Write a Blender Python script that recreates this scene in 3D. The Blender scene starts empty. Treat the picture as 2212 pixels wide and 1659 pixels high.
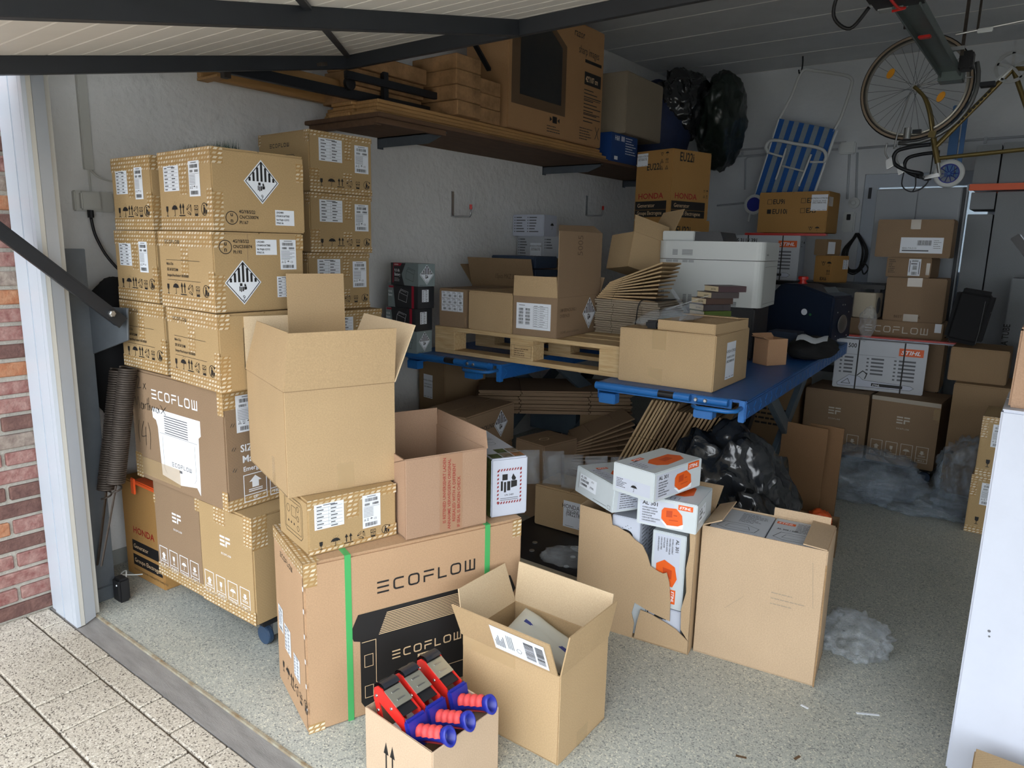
import bpy, bmesh, math, random
from mathutils import Vector, Matrix, noise
random.seed(7)
SC = bpy.context.scene
COL = SC.collection
PI = math.pi
def rad(a): return math.radians(a)

# ------------------------------------------------------------------ camera
cam_d = bpy.data.cameras.new('camera')
cam = bpy.data.objects.new('camera', cam_d)
COL.objects.link(cam)
RIGHT = Vector((0.79606031, 0.60481922, 0.02194759))
DOWN = Vector((0.13324725, -0.13977462, -0.98117696))
FWD = Vector((-0.59036697, 0.78400049, -0.19185952))
rot = Matrix((RIGHT, -DOWN, -FWD)).transposed()
cam.matrix_world = Matrix.Translation((0, 0, 1.45)) @ rot.to_4x4()
cam_d.sensor_fit = 'HORIZONTAL'
cam_d.sensor_width = 36.0
cam_d.lens = 1540.0 / 2212.0 * 36.0
cam_d.clip_start = 0.02
SC.camera = cam

# ------------------------------------------------------------------ world: overcast sky
world = bpy.data.worlds.new('overcast_sky')
SC.world = world
world.use_nodes = True
wn, wl = world.node_tree.nodes, world.node_tree.links
wn.clear()
w_out = wn.new('ShaderNodeOutputWorld')
w_bg = wn.new('ShaderNodeBackground')
w_bg.inputs['Color'].default_value = (0.90, 0.95, 1.0, 1)
w_bg.inputs['Strength'].default_value = 2.0
wl.new(w_bg.outputs[0], w_out.inputs[0])

SC.view_settings.view_transform = 'Standard'
SC.view_settings.look = 'None'
SC.view_settings.gamma = 1.0
SC.view_settings.use_curve_mapping = False
SC.view_settings.exposure = 1.3
SC.cycles.max_bounces = 10
SC.cycles.diffuse_bounces = 6
SC.cycles.transparent_max_bounces = 16
SC.cycles.use_denoising = True

# ------------------------------------------------------------------ materials
def lin(c):
    return tuple(((x/255.0)/12.92 if x <= 10 else (((x/255.0)+0.055)/1.055)**2.4) for x in c)
MATS = {}
def mat(name, rgb, rough=0.6, metal=0.0, var=0.0, vscale=8.0, bump=0.0, bscale=40.0, rgb2=None, spec=0.5, trans=0.0, alpha=1.0, stretch=None):
    """principled material; var mixes towards rgb2 (or a darker tone) with a noise; bump adds fine relief"""
    if name in MATS: return MATS[name]
    m = bpy.data.materials.new(name); MATS[name] = m
    m.use_nodes = True
    nt = m.node_tree; n = nt.nodes; l = nt.links
    b = n['Principled BSDF']
    c = lin(rgb)
    b.inputs['Base Color'].default_value = (*c, 1)
    b.inputs['Roughness'].default_value = rough
    b.inputs['Metallic'].default_value = metal
    b.inputs['Specular IOR Level'].default_value = spec
    if trans: b.inputs['Transmission Weight'].default_value = trans
    if alpha < 1: b.inputs['Alpha'].default_value = alpha
    if var > 0 or bump > 0:
        tc = n.new('ShaderNodeTexCoord')
        mp = n.new('ShaderNodeMapping'); l.new(tc.outputs['Object'], mp.inputs[0])
        if stretch: mp.inputs['Scale'].default_value = stretch
    if var > 0:
        nz = n.new('ShaderNodeTexNoise'); nz.inputs['Scale'].default_value = vscale; nz.inputs['Detail'].default_value = 5
        nz.inputs['Roughness'].default_value = 0.65
        l.new(mp.outputs[0], nz.inputs['Vector'])
        rp = n.new('ShaderNodeValToRGB')
        rp.color_ramp.elements[0].position = 0.32; rp.color_ramp.elements[1].position = 0.68
        c2 = lin(rgb2) if rgb2 else tuple(x*(1-var) for x in c)
        rp.color_ramp.elements[0].color = (*c2, 1); rp.color_ramp.elements[1].color = (*c, 1)
        l.new(nz.outputs['Fac'], rp.inputs[0]); l.new(rp.outputs[0], b.inputs['Base Color'])
    if bump > 0:
        nb = n.new('ShaderNodeTexNoise'); nb.inputs['Scale'].default_value = bscale; nb.inputs['Detail'].default_value = 6
        l.new(mp.outputs[0], nb.inputs['Vector'])
        bp = n.new('ShaderNodeBump'); bp.inputs['Strength'].default_value = bump; bp.inputs['Distance'].default_value = 0.01
        l.new(nb.outputs['Fac'], bp.inputs['Height']); l.new(bp.outputs[0], b.inputs['Normal'])
    return m
def kraft(name, rgb, var=0.12):
    """corrugated board: blotchy tone, paper fibre speckle, faint flute relief"""
    if name in MATS: return MATS[name]
    m = mat(name, rgb, rough=0.85, spec=0.2)
    nt = m.node_tree; n = nt.nodes; l = nt.links; b = n['Principled BSDF']
    tc = n.new('ShaderNodeTexCoord')
    n1 = n.new('ShaderNodeTexNoise'); n1.inputs['Scale'].default_value = 5; n1.inputs['Detail'].default_value = 4
    n2 = n.new('ShaderNodeTexNoise'); n2.inputs['Scale'].default_value = 260; n2.inputs['Detail'].default_value = 3
    l.new(tc.outputs['Object'], n1.inputs['Vector']); l.new(tc.outputs['Object'], n2.inputs['Vector'])
    c = lin(rgb)
    mx = n.new('ShaderNodeMix'); mx.data_type = 'RGBA'
    mx.inputs[6].default_value = (*[x*(1-var) for x in c], 1); mx.inputs[7].default_value = (*[min(1, x*(1+var*0.5)) for x in c], 1)
    l.new(n1.outputs['Fac'], mx.inputs[0])
    mx2 = n.new('ShaderNodeMix'); mx2.data_type = 'RGBA'; mx2.blend_type = 'OVERLAY'; mx2.inputs[0].default_value = 0.22
    l.new(mx.outputs[2], mx2.inputs[6]); l.new(n2.outputs['Fac'], mx2.inputs[7])
    l.new(mx2.outputs[2], b.inputs['Base Color'])
    wv = n.new('ShaderNodeTexWave'); wv.inputs['Scale'].default_value = 55; wv.inputs['Distortion'].default_value = 0.6
    wv.bands_direction = 'DIAGONAL'
    l.new(tc.outputs['Object'], wv.inputs['Vector'])
    bp = n.new('ShaderNodeBump'); bp.inputs['Strength'].default_value = 0.05; bp.inputs['Distance'].default_value = 0.002
    l.new(wv.outputs['Fac'], bp.inputs['Height']); l.new(bp.outputs[0], b.inputs['Normal'])
    return m
K_TAN = kraft('kraft_tan', (180, 154, 118))
K_RIVER = kraft('kraft_olive', (174, 148, 108))
K_BROWN = kraft('kraft_brown', (144, 121, 97))
K_DELTA = kraft('kraft_delta', (182, 150, 118))
K_RED = kraft('kraft_reddish', (168, 138, 114))
K_PALE = kraft('kraft_pale', (206, 184, 152))
K_IN = kraft('kraft_inner', (176, 148, 112))
K_HONDA = kraft('kraft_ochre', (170, 130, 78))
K_GREY = kraft('kraft_grey', (150, 138, 120))
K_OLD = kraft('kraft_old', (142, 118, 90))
EDGE = mat('corrugated_edge', (168, 136, 98), 0.9, var=0.35, vscale=180)
WHITEC = mat('white_carton', (192, 198, 212), 0.6, var=0.05, vscale=6)
GREYC = mat('pale_grey_carton', (196, 204, 208), 0.5, var=0.04, vscale=6)
STIHLG = mat('silver_grey_carton', (186, 191, 198), 0.5, var=0.05, vscale=5)
PAPER = mat('label_paper', (226, 232, 240), 0.55)
INK = mat('black_ink', (26, 25, 26), 0.6)
INKS = mat('grey_ink', (96, 98, 104), 0.7)
INKB = mat('faded_brown_ink', (96, 74, 52), 0.7)
WINK = mat('white_ink', (236, 240, 246), 0.6)
SINK = mat('silver_ink', (196, 190, 178), 0.6)
REDI = mat('red_ink', (150, 56, 48), 0.6)
HRED = mat('dark_red_ink', (150, 30, 26), 0.6)
ORANGE = mat('orange_ink', (224, 92, 20), 0.5, var=0.08, vscale=30)
DORANGE = mat('deep_orange_ink', (186, 66, 14), 0.5)
CREAMI = mat('cream_ink', (226, 196, 156), 0.6)
BLACK = mat('black_plastic', (24, 24, 27), 0.45)
BLACKM = mat('black_steel', (38, 41, 46), 0.45, metal=0.3, var=0.25, vscale=14)
GREYST = mat('grey_steel', (96, 104, 112), 0.5, metal=0.3, var=0.15, vscale=12)
STEEL = mat('bright_steel', (190, 192, 192), 0.28, metal=0.9)
RUST = mat('dark_spring_steel', (74, 66, 60), 0.55, metal=0.5, var=0.35, vscale=40)
BLUEM = mat('blue_enamel', (36, 106, 176), 0.42, var=0.15, vscale=18)
WOOD = mat('pale_pine', (206, 182, 140), 0.75, var=0.25, vscale=7, stretch=(1, 14, 14), rgb2=(178, 146, 100))
WOODY = mat('pine_frame', (182, 140, 88), 0.7, var=0.25, vscale=6, stretch=(14, 1, 14))
WOODO = mat('weathered_timber', (178, 136, 92), 0.85, var=0.55, vscale=9, bump=0.2, bscale=60)
WOODD = mat('old_shelf_board', (110, 82, 60), 0.85, var=0.35, vscale=5, stretch=(8, 1, 8))
WHITEP = mat('white_plastic', (222, 226, 226), 0.4)
WHITEPVC = mat('white_pvc', (190, 199, 210), 0.35, var=0.03, vscale=4)
CREAMP = mat('grey_white_paint', (196, 196, 190), 0.5, var=0.06, vscale=8)
RUBBER = mat('tyre_rubber', (22, 22, 23), 0.7)
GUMW = mat('tyre_sidewall', (150, 132, 112), 0.7)
NAVY = mat('navy_enamel', (26, 38, 58), 0.4, var=0.1, vscale=10)
DBLUE = mat('dark_blue_card', (48, 62, 82), 0.6)
BLUEC = mat('blue_carton', (28, 66, 128), 0.5)
ORANGEP = mat('orange_plastic', (232, 96, 44), 0.45)
REDP = mat('red_plastic', (200, 40, 34), 0.35)
CORALP = mat('coral_rubber', (224, 78, 78), 0.5)
COBALT = mat('cobalt_plastic', (36, 46, 150), 0.35)
CABG = mat('grey_cabinet', (150, 156, 162), 0.5, var=0.05, vscale=4)
ALU = mat('white_lacquered_tube', (206, 210, 210), 0.35)
BAGB = mat('black_bin_film', (34, 37, 41), 0.2, spec=0.8)
BAGD = mat('dark_green_film', (30, 40, 36), 0.3)
BAGN = mat('navy_bag_cloth', (26, 40, 74), 0.7, var=0.3, vscale=12)
CLOTHB = mat('black_cloth', (20, 21, 24), 0.9, var=0.2, vscale=20)
GOLDF = mat('gold_frame_paint', (120, 104, 62), 0.3, metal=0.5)
GREENS = mat('green_strap', (70, 168, 96), 0.35)
def crinkle(m, scale, strength=0.7, dist=0.03, stretch=None):
    """sharp creases of crumpled film as relief"""
    nt = m.node_tree; n = nt.nodes; l = nt.links; b = n['Principled BSDF']
    tc = n.new('ShaderNodeTexCoord'); nz = n.new('ShaderNodeTexNoise'); nz.inputs['Scale'].default_value = 5
    l.new(tc.outputs['Object'], nz.inputs['Vector'])
    mx = n.new('ShaderNodeMix'); mx.data_type = 'RGBA'; mx.inputs[0].default_value = 0.22
    l.new(tc.outputs['Object'], mx.inputs[6]); l.new(nz.outputs['Color'], mx.inputs[7])
    v = n.new('ShaderNodeTexVoronoi'); v.inputs['Scale'].default_value = scale
    mp = n.new('ShaderNodeMapping'); l.new(mx.outputs[2], mp.inputs[0]); l.new(mp.outputs[0], v.inputs['Vector'])
    if stretch: mp.inputs['Scale'].default_value = stretch; mp.inputs['Rotation'].default_value = (0.3, 0.8, 0.4)
    bp = n.new('ShaderNodeBump'); bp.inputs['Strength'].default_value = strength; bp.inputs['Distance'].default_value = dist
    l.new(v.outputs['Distance'], bp.inputs['Height']); l.new(bp.outputs[0], b.inputs['Normal'])
crinkle(BAGB, 9, 0.9, 0.06, (1.0, 1.0, 0.25)); crinkle(BAGD, 8, .5)
def film(name, rgb, dens):
    """thin clear plastic: part see-through, part milky, glossy"""
    m = bpy.data.materials.new(name); MATS[name] = m; m.use_nodes = True
    nt = m.node_tree; n = nt.nodes; l = nt.links
    b = n['Principled BSDF']; b.inputs['Base Color'].default_value = (*lin(rgb), 1); b.inputs['Roughness'].default_value = 0.12
    out = n['Material Output']; tr = n.new('ShaderNodeBsdfTransparent'); mx = n.new('ShaderNodeMixShader')
    tc = n.new('ShaderNodeTexCoord'); nz = n.new('ShaderNodeTexNoise'); nz.inputs['Scale'].default_value = 14; nz.inputs['Detail'].default_value = 6
    l.new(tc.outputs['Object'], nz.inputs['Vector'])
    nz.inputs['Scale'].default_value = 6
    dm = n.new('ShaderNodeMix'); dm.data_type = 'RGBA'; dm.inputs[0].default_value = 0.3
    l.new(tc.outputs['Object'], dm.inputs[6]); l.new(nz.outputs['Color'], dm.inputs[7])
    vo = n.new('ShaderNodeTexVoronoi'); vo.feature = 'DISTANCE_TO_EDGE'; vo.inputs['Scale'].default_value = 8; l.new(dm.outputs[2], vo.inputs['Vector'])
    mr = n.new('ShaderNodeMapRange'); mr.inputs['From Min'].default_value = 0.0; mr.inputs['From Max'].default_value = 0.2
    mr.inputs['To Min'].default_value = min(1, dens*1.7); mr.inputs['To Max'].default_value = dens*0.9
    l.new(vo.outputs['Distance'], mr.inputs['Value']); l.new(mr.outputs[0], mx.inputs[0])
    l.new(tr.outputs[0], mx.inputs[1]); l.new(b.outputs[0], mx.inputs[2]); l.new(mx.outputs[0], out.inputs[0])
    crinkle(m, 10)
    return m
FILM = film('clear_film', (214, 222, 230), 0.17)
FILMD = film('clear_film_heap', (160, 174, 188), 0.22)
TAPEC = mat('clear_tape', (204, 178, 136), 0.12, alpha=0.45)
TAPEW = mat('shiny_clear_tape', (214, 206, 192), 0.12, alpha=0.6)
def tape_pattern():
    """brown packing tape with rows of small slanted white marks (uv in metres)"""
    m = mat('printed_tape', (170, 138, 92), 0.25)
    nt = m.node_tree; n = nt.nodes; l = nt.links; b = n['Principled BSDF']
    uv = n.new('ShaderNodeUVMap'); sep = n.new('ShaderNodeSeparateXYZ'); l.new(uv.outputs[0], sep.inputs[0])
    ad = n.new('ShaderNodeMath'); ad.operation = 'MULTIPLY_ADD'; ad.inputs[1].default_value = -0.8
    l.new(sep.outputs[1], ad.inputs[0]); l.new(sep.outputs[0], ad.inputs[2])
    cb = n.new('ShaderNodeCombineXYZ'); l.new(ad.outputs[0], cb.inputs[0]); l.new(sep.outputs[1], cb.inputs[1])
    br = n.new('ShaderNodeTexBrick'); br.inputs['Scale'].default_value = 1.0
    br.inputs['Brick Width'].default_value = 0.0185; br.inputs['Row Height'].default_value = 0.0135
    br.inputs['Mortar Size'].default_value = 0.0042; br.inputs['Mortar Smooth'].default_value = 0.4; br.offset = 0.35; br.inputs['Bias'].default_value = 0
    br.inputs['Color1'].default_value = (*lin((226, 216, 194)), 1); br.inputs['Color2'].default_value = (*lin((182, 156, 112)), 1)
    br.inputs['Mortar'].default_value = (*lin((168, 136, 90)), 1)
    l.new(cb.outputs[0], br.inputs['Vector']); l.new(br.outputs['Color'], b.inputs['Base Color'])
    return m
TAPEP = tape_pattern()
# ------------------------------------------------------------------ geometry helpers
def tag(o, label=None, cat=None, group=None, kind=None):
    if label: o['label'] = label
    if cat: o['category'] = cat
    if group: o['group'] = group
    if kind: o['kind'] = kind
    return o
def link(o, parent=None):
    COL.objects.link(o)
    if parent is not None: o.parent = parent
    return o
def empty(name, loc=(0, 0, 0), rz=0.0, rot=None):
    o = bpy.data.objects.new(name, None); o.empty_display_size = 0.05
    o.location = loc; o.rotation_euler = rot if rot else (0, 0, rz)
    return link(o)
class G:
    """collects faces, builds ONE mesh object"""
    def __init__(s): s.v = []; s.f = []; s.uv = []
    def add(s, vs, fs):
        b = len(s.v); s.v += [tuple(p) for p in vs]; s.f += [tuple(i+b for i in f) for f in fs]; return s
    def box(s, x0, y0, z0, x1, y1, z1):
        return s.add([(x0,y0,z0),(x1,y0,z0),(x1,y1,z0),(x0,y1,z0),(x0,y0,z1),(x1,y0,z1),(x1,y1,z1),(x0,y1,z1)],
                     [(0,3,2,1),(4,5,6,7),(0,1,5,4),(1,2,6,5),(2,3,7,6),(3,0,4,7)])
    def obox(s, c, ax, ay, az):
        c = Vector(c); ax = Vector(ax); ay = Vector(ay); az = Vector(az)
        return s.add([c+i*ax+j*ay+k*az for k in (-1,1) for (i,j) in ((-1,-1),(1,-1),(1,1),(-1,1))],
                     [(0,3,2,1),(4,5,6,7),(0,1,5,4),(1,2,6,5),(2,3,7,6),(3,0,4,7)])
    def beam(s, p, q, w, h, up=(0,0,1)):
        p = Vector(p); q = Vector(q); d = (q-p); u = Vector(up); sd = d.cross(u)
        if sd.length < 1e-6: sd = d.cross(Vector((1,0,0)))
        sd.normalize(); u = sd.cross(d).normalized()
        return s.obox((p+q)/2, d/2, sd*w/2, u*h/2)
    def prism(s, poly, fr, t):
        """poly in (u,v), frame fr=(O,U,V,N), extruded by t along N"""
        O, U, V, N = [Vector(x) for x in fr]; k = len(poly)
        a = [O+U*p[0]+V*p[1] for p in poly]; b = [p+N*t for p in a]
        return s.add(a+b, [tuple(range(k))[::-1], tuple(range(k, 2*k))]+[(i,(i+1)%k,(i+1)%k+k,i+k) for i in range(k)])
    def tube(s, pts, r, n=8, closed=False, r2=None):
        pts = [Vector(p) for p in pts]; m = len(pts); rings = []; up = None
        for i, p in enumerate(pts):
            if closed: d = pts[(i+1)%m]-pts[i-1]
            else: d = pts[min(i+1,m-1)]-pts[max(i-1,0)]
            if d.length < 1e-9: d = Vector((0,0,1))
            d.normalize()
            if up is None:
                up = d.orthogonal().normalized()
            else:
                up = (up-d*up.dot(d))
                if up.length < 1e-6: up = d.orthogonal()
                up.normalize()
            sd = d.cross(up)
            rr = r if not isinstance(r, (list, tuple)) else r[i]
            rings.append([p+(up*math.cos(2*PI*k/n)+sd*math.sin(2*PI*k/n))*rr for k in range(n)])
        vs = [q for rg in rings for q in rg]; fs = []
        for i in range(m if closed else m-1):
            j = (i+1) % m
            for k in range(n):
                fs.append((i*n+k, i*n+(k+1)%n, j*n+(k+1)%n, j*n+k))
        if not closed: fs += [tuple(range(n))[::-1], tuple(range((m-1)*n, m*n))]
        return s.add(vs, fs)
    def cyl(s, p, q, r, n=16): return s.tube([p, q], r, n)
    def lathe(s, prof, fr, n=32):
        """prof list of (radius, height) around axis N of fr"""
        O, U, V, N = [Vector(x) for x in fr]; m = len(prof)
        vs = [O+N*h+(U*math.cos(2*PI*k/n)+V*math.sin(2*PI*k/n))*r for (r,h) in prof for k in range(n)]
        fs = [(i*n+k, i*n+(k+1)%n, (i+1)*n+(k+1)%n, (i+1)*n+k) for i in range(m-1) for k in range(n)]
        fs += [tuple(range(n))[::-1], tuple(range((m-1)*n, m*n))]
        return s.add(vs, fs)
    def build(s, name, m, parent=None, smooth=False, bev=0.0, seg=2, uv=None):
        me = bpy.data.meshes.new(name); me.from_pydata(s.v, [], s.f); me.update()
        if bev > 0:
            bm = bmesh.new(); bm.from_mesh(me)
            bmesh.ops.remove_doubles(bm, verts=bm.verts, dist=1e-6)
            bmesh.ops.bevel(bm, geom=list(bm.edges), offset=bev, segments=seg, affect='EDGES', clamp_overlap=True)
            bm.to_mesh(me); bm.free()
        if isinstance(m, (list, tuple)):
            for x in m: me.materials.append(x)
        else: me.materials.append(m)
        if smooth:
            for p in me.polygons: p.use_smooth = True
        if uv:
            ul = me.uv_layers.new(name='UVMap')
            for lp in me.loops: ul.data[lp.index].uv = uv[lp.vertex_index]
        o = bpy.data.objects.new(name, me)
        return link(o, parent)
def copy_tree(o, parent=None):
    c = o.copy(); COL.objects.link(c); c.parent = parent
    for ch in list(o.children): copy_tree(ch, c)
    return c

# ------------------------------------------------------------------ lettering
GLY = {}
def _glyph_bank():
    chars = "ABCDEFGHIJKLMNOPQRSTUVWXYZabcdefghijklmnopqrstuvwxyz0123456789/:;.,-+*()'\"&% "
    obs = []
    for bold in (0, 1):
        for c in list(chars) + ['||']:
            for body in ((c, c+'|') if c != '||' else ('|', '||')):
                cu = bpy.data.curves.new('g', 'FONT'); cu.body = body; cu.size = 1.0; cu.resolution_u = 2
                cu.offset = 0.018 if bold else 0.0
                ob = bpy.data.objects.new('g', cu); COL.objects.link(ob); obs.append((bold, c, body, ob))
    bpy.context.view_layer.update()
    dg = bpy.context.evaluated_depsgraph_get()
    tmp = {}
    for bold, c, body, ob in obs:
        me = ob.evaluated_get(dg).to_mesh()
        vs = [(v.co.x, v.co.y) for v in me.vertices]; fs = [tuple(p.vertices) for p in me.polygons]
        tmp[(bold, body)] = (vs, fs, max([v[0] for v in vs]) if vs else 0.0)
        ob.evaluated_get(dg).to_mesh_clear()
    for bold in (0, 1):
        bar = tmp[(bold, '|')][2]
        for c in chars:
            vs, fs, mxx = tmp[(bold, c)]
            GLY[(bold, c)] = (vs, fs, tmp[(bold, c+'|')][2]-bar)
    for bold, c, body, ob in obs:
        cu = ob.data; bpy.data.objects.remove(ob); bpy.data.curves.remove(cu)
_glyph_bank()
CAP = 0.73  # cap height of the built-in face at size 1
def text_width(s, h, bold=0, sx=1.0): return sum(GLY.get((bold, c), GLY[(bold, '-')])[2] for c in s)*h/CAP*sx

class Dw:
    """flat print drawn in (u,v) metres on a face"""
    def __init__(s): s.v = []; s.f = []
    def poly(s, pts):
        b = len(s.v); s.v += [tuple(p) for p in pts]; s.f.append(tuple(range(b, b+len(pts)))); return s
    def rect(s, u0, v0, u1, v1): return s.poly([(u0,v0),(u1,v0),(u1,v1),(u0,v1)])
    def line(s, p, q, w):
        dx, dy = q[0]-p[0], q[1]-p[1]; L = math.hypot(dx, dy) or 1e-9; nx, ny = -dy/L*w/2, dx/L*w/2
        return s.poly([(p[0]+nx,p[1]+ny),(p[0]-nx,p[1]-ny),(q[0]-nx,q[1]-ny),(q[0]+nx,q[1]+ny)])
    def path(s, pts, w, closed=False):
        n = len(pts); a = []; b = []
        for i in range(n):
            p = pts[i]; q0 = pts[i-1] if (i > 0 or closed) else p; q1 = pts[(i+1)%n] if (i < n-1 or closed) else p
            d0 = Vector((p[0]-q0[0], p[1]-q0[1])); d1 = Vector((q1[0]-p[0], q1[1]-p[1]))
            if d0.length < 1e-9: d0 = d1
            if d1.length < 1e-9: d1 = d0
            d0 = d0.normalized(); d1 = d1.normalized(); t = d0+d1
            if t.length < 1e-6: t = d0
            t.normalize(); nn = Vector((-t.y, t.x)); c = max(0.35, abs(nn.dot(Vector((-d0.y, d0.x)))))
            k = w/2/c; a.append((p[0]+nn.x*k, p[1]+nn.y*k)); b.append((p[0]-nn.x*k, p[1]-nn.y*k))
        base = len(s.v); s.v += a+b
        for i in range(n if closed else n-1):
            j = (i+1) % n; s.f.append((base+i, base+j, base+n+j, base+n+i))
        return s
    def disc(s, cu, cv, r, n=20, r2=None):
        r2 = r2 or r
        return s.poly([(cu+r*math.cos(2*PI*k/n), cv+r2*math.sin(2*PI*k/n)) for k in range(n)])
    def ring(s, cu, cv, r, w, n=28, a0=0, a1=2*PI, r2=None):
        r2 = r2 or r; full = abs(a1-a0-2*PI) < 1e-6
        pts = [(cu+r*math.cos(a0+(a1-a0)*k/n), cv+r2*math.sin(a0+(a1-a0)*k/n)) for k in range(n if full else n+1)]
        return s.path(pts, w, full)
    def text(s, st, u, v, h, bold=0, sx=1.0, shear=0.0, rot=0.0, align='l'):
        k = h/CAP; W_ = text_width(st, h, bold, sx); x = 0.0
        if align == 'c': x = -W_/2
        if align == 'r': x = -W_
        cr, sr = math.cos(rot), math.sin(rot)
        for c in st:
            vs, fs, adv = GLY.get((bold, c), GLY[(bold, '-')])
            b = len(s.v)
            for (gx, gy) in vs:
                px = x+(gx+gy*shear)*k*sx; py = gy*k
                s.v.append((u+px*cr-py*sr, v+px*sr+py*cr))
            s.f += [tuple(i+b for i in f) for f in fs]
            x += adv*k*sx
        return s
    def bars(s, u0, v0, u1, v1, seed=1, vertical=True):
        rng = random.Random(seed); x = 0.0; L = (u1-u0) if vertical else (v1-v0)
        unit = L/46
        while x < L-unit*2:
            w = unit*rng.choice((0.6, 0.6, 1.0, 1.6))
            if vertical: s.rect(u0+x, v0, u0+x+w, v1)
            else: s.rect(u0, v0+x, u1, v0+x+w)
            x += w+unit*rng.choice((0.6, 0.9, 1.4))
        return s
    def scribble(s, u0, v0, u1, lines, h, gap, seed=1, short=0.5):
        rng = random.Random(seed)
        for i in range(lines):
            e = u0+(u1-u0)*rng.uniform(short, 1.0); x = u0; vv = v0-i*gap
            while x < e:
                w = (u1-u0)*rng.uniform(0.06, 0.2); s.rect(x, vv, min(x+w, e), vv+h); x += w+h*0.6
        return s
    def on(s, fr, name, m, parent, eps=0.0006):
        if not s.f: return None
        O, U, V, N = [Vector(x) for x in fr]
        g = G(); g.v = [tuple(O+U*p[0]+V*p[1]+N*eps) for p in s.v]; g.f = s.f
        return g.build(name, m, parent, uv=s.v)

def curve(pts, n=6):
    """smooth polyline through pts (Catmull-Rom), 2-D or 3-D"""
    P = [Vector(p) for p in pts]; out = []
    for i in range(len(P)-1):
        p0 = P[max(i-1, 0)]; p1 = P[i]; p2 = P[i+1]; p3 = P[min(i+2, len(P)-1)]
        for k in range(n):
            t = k/n
            out.append(0.5*((2*p1)+(p2-p0)*t+(2*p0-5*p1+4*p2-p3)*t*t+(3*p1-p0-3*p2+p3)*t**3))
    out.append(P[-1]); return out

# ------------------------------------------------------------------ logos and symbols
def logo_ecoflow(d, u, v, h, slant=0.0, wt=0.17):
    w = h*1.0; st = h*wt; gap = h*0.34; x = 0.0
    def P(px, py): return (u+px+py*slant, v+py)
    for k in range(3): d.line(P(x, st/2+k*(h-st)/2), P(x+w*0.98, st/2+k*(h-st)/2), st)
    x += w+gap
    r = h*0.22
    def rr(x0, x1, op=False):
        y0, y1 = st/2, h-st/2; pts = []
        for cx, cy, a in ((x1-r, y0+r, -90), (x1-r, y1-r, 0), (x0+r, y1-r, 90), (x0+r, y0+r, 180)):
            for k in range(4):
                t = rad(a+30*k); pts.append(P(cx+r*math.cos(t), cy+r*math.sin(t)))
        return pts
    p = [P(x+w*0.9, h-st/2)] + rr(x+st/2, x+w)[8:] + [P(x+w*0.9, st/2)]
    d.path(p, st); x += w+gap*0.8
    d.path(rr(x+st/2, x+w-st/2), st, True); x += w+gap
    d.line(P(x+st*0.2, h-st/2), P(x+w*0.95, h-st/2), st)
    d.path([P(x+st/2, 0), P(x+st/2, h*0.5), P(x+w*0.9, h*0.5)], st); x += w*0.95+gap
    d.path([P(x+st/2, h), P(x+st/2, st/2), P(x+w*0.8, st/2)], st); x += w*0.8+gap
    d.path(rr(x+st/2, x+w-st/2), st, True); x += w+gap
    d.path([P(x+st/2, h), P(x+st/2, st/2), P(x+w-st/2, st/2), P(x+w-st/2, h)], st)
    d.line(P(x+w/2, st/2), P(x+w/2, h), st); x += w
    return x
ECOW = 8.55  # width of that logo in letter heights
def logo_ef(d, u, v, h):
    st = h*0.2; w = h*0.78
    for k in range(3): d.line((u, v+st/2+k*(h-st)/2), (u+w, v+st/2+k*(h-st)/2), st)
    x = u+w+h*0.14
    d.line((x, v+h-st/2), (x+w*0.95, v+h-st/2), st); d.line((x, v+h/2), (x+w*0.95, v+h/2), st); d.line((x+st/2, v), (x+st/2, v+h*0.55), st)
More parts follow.
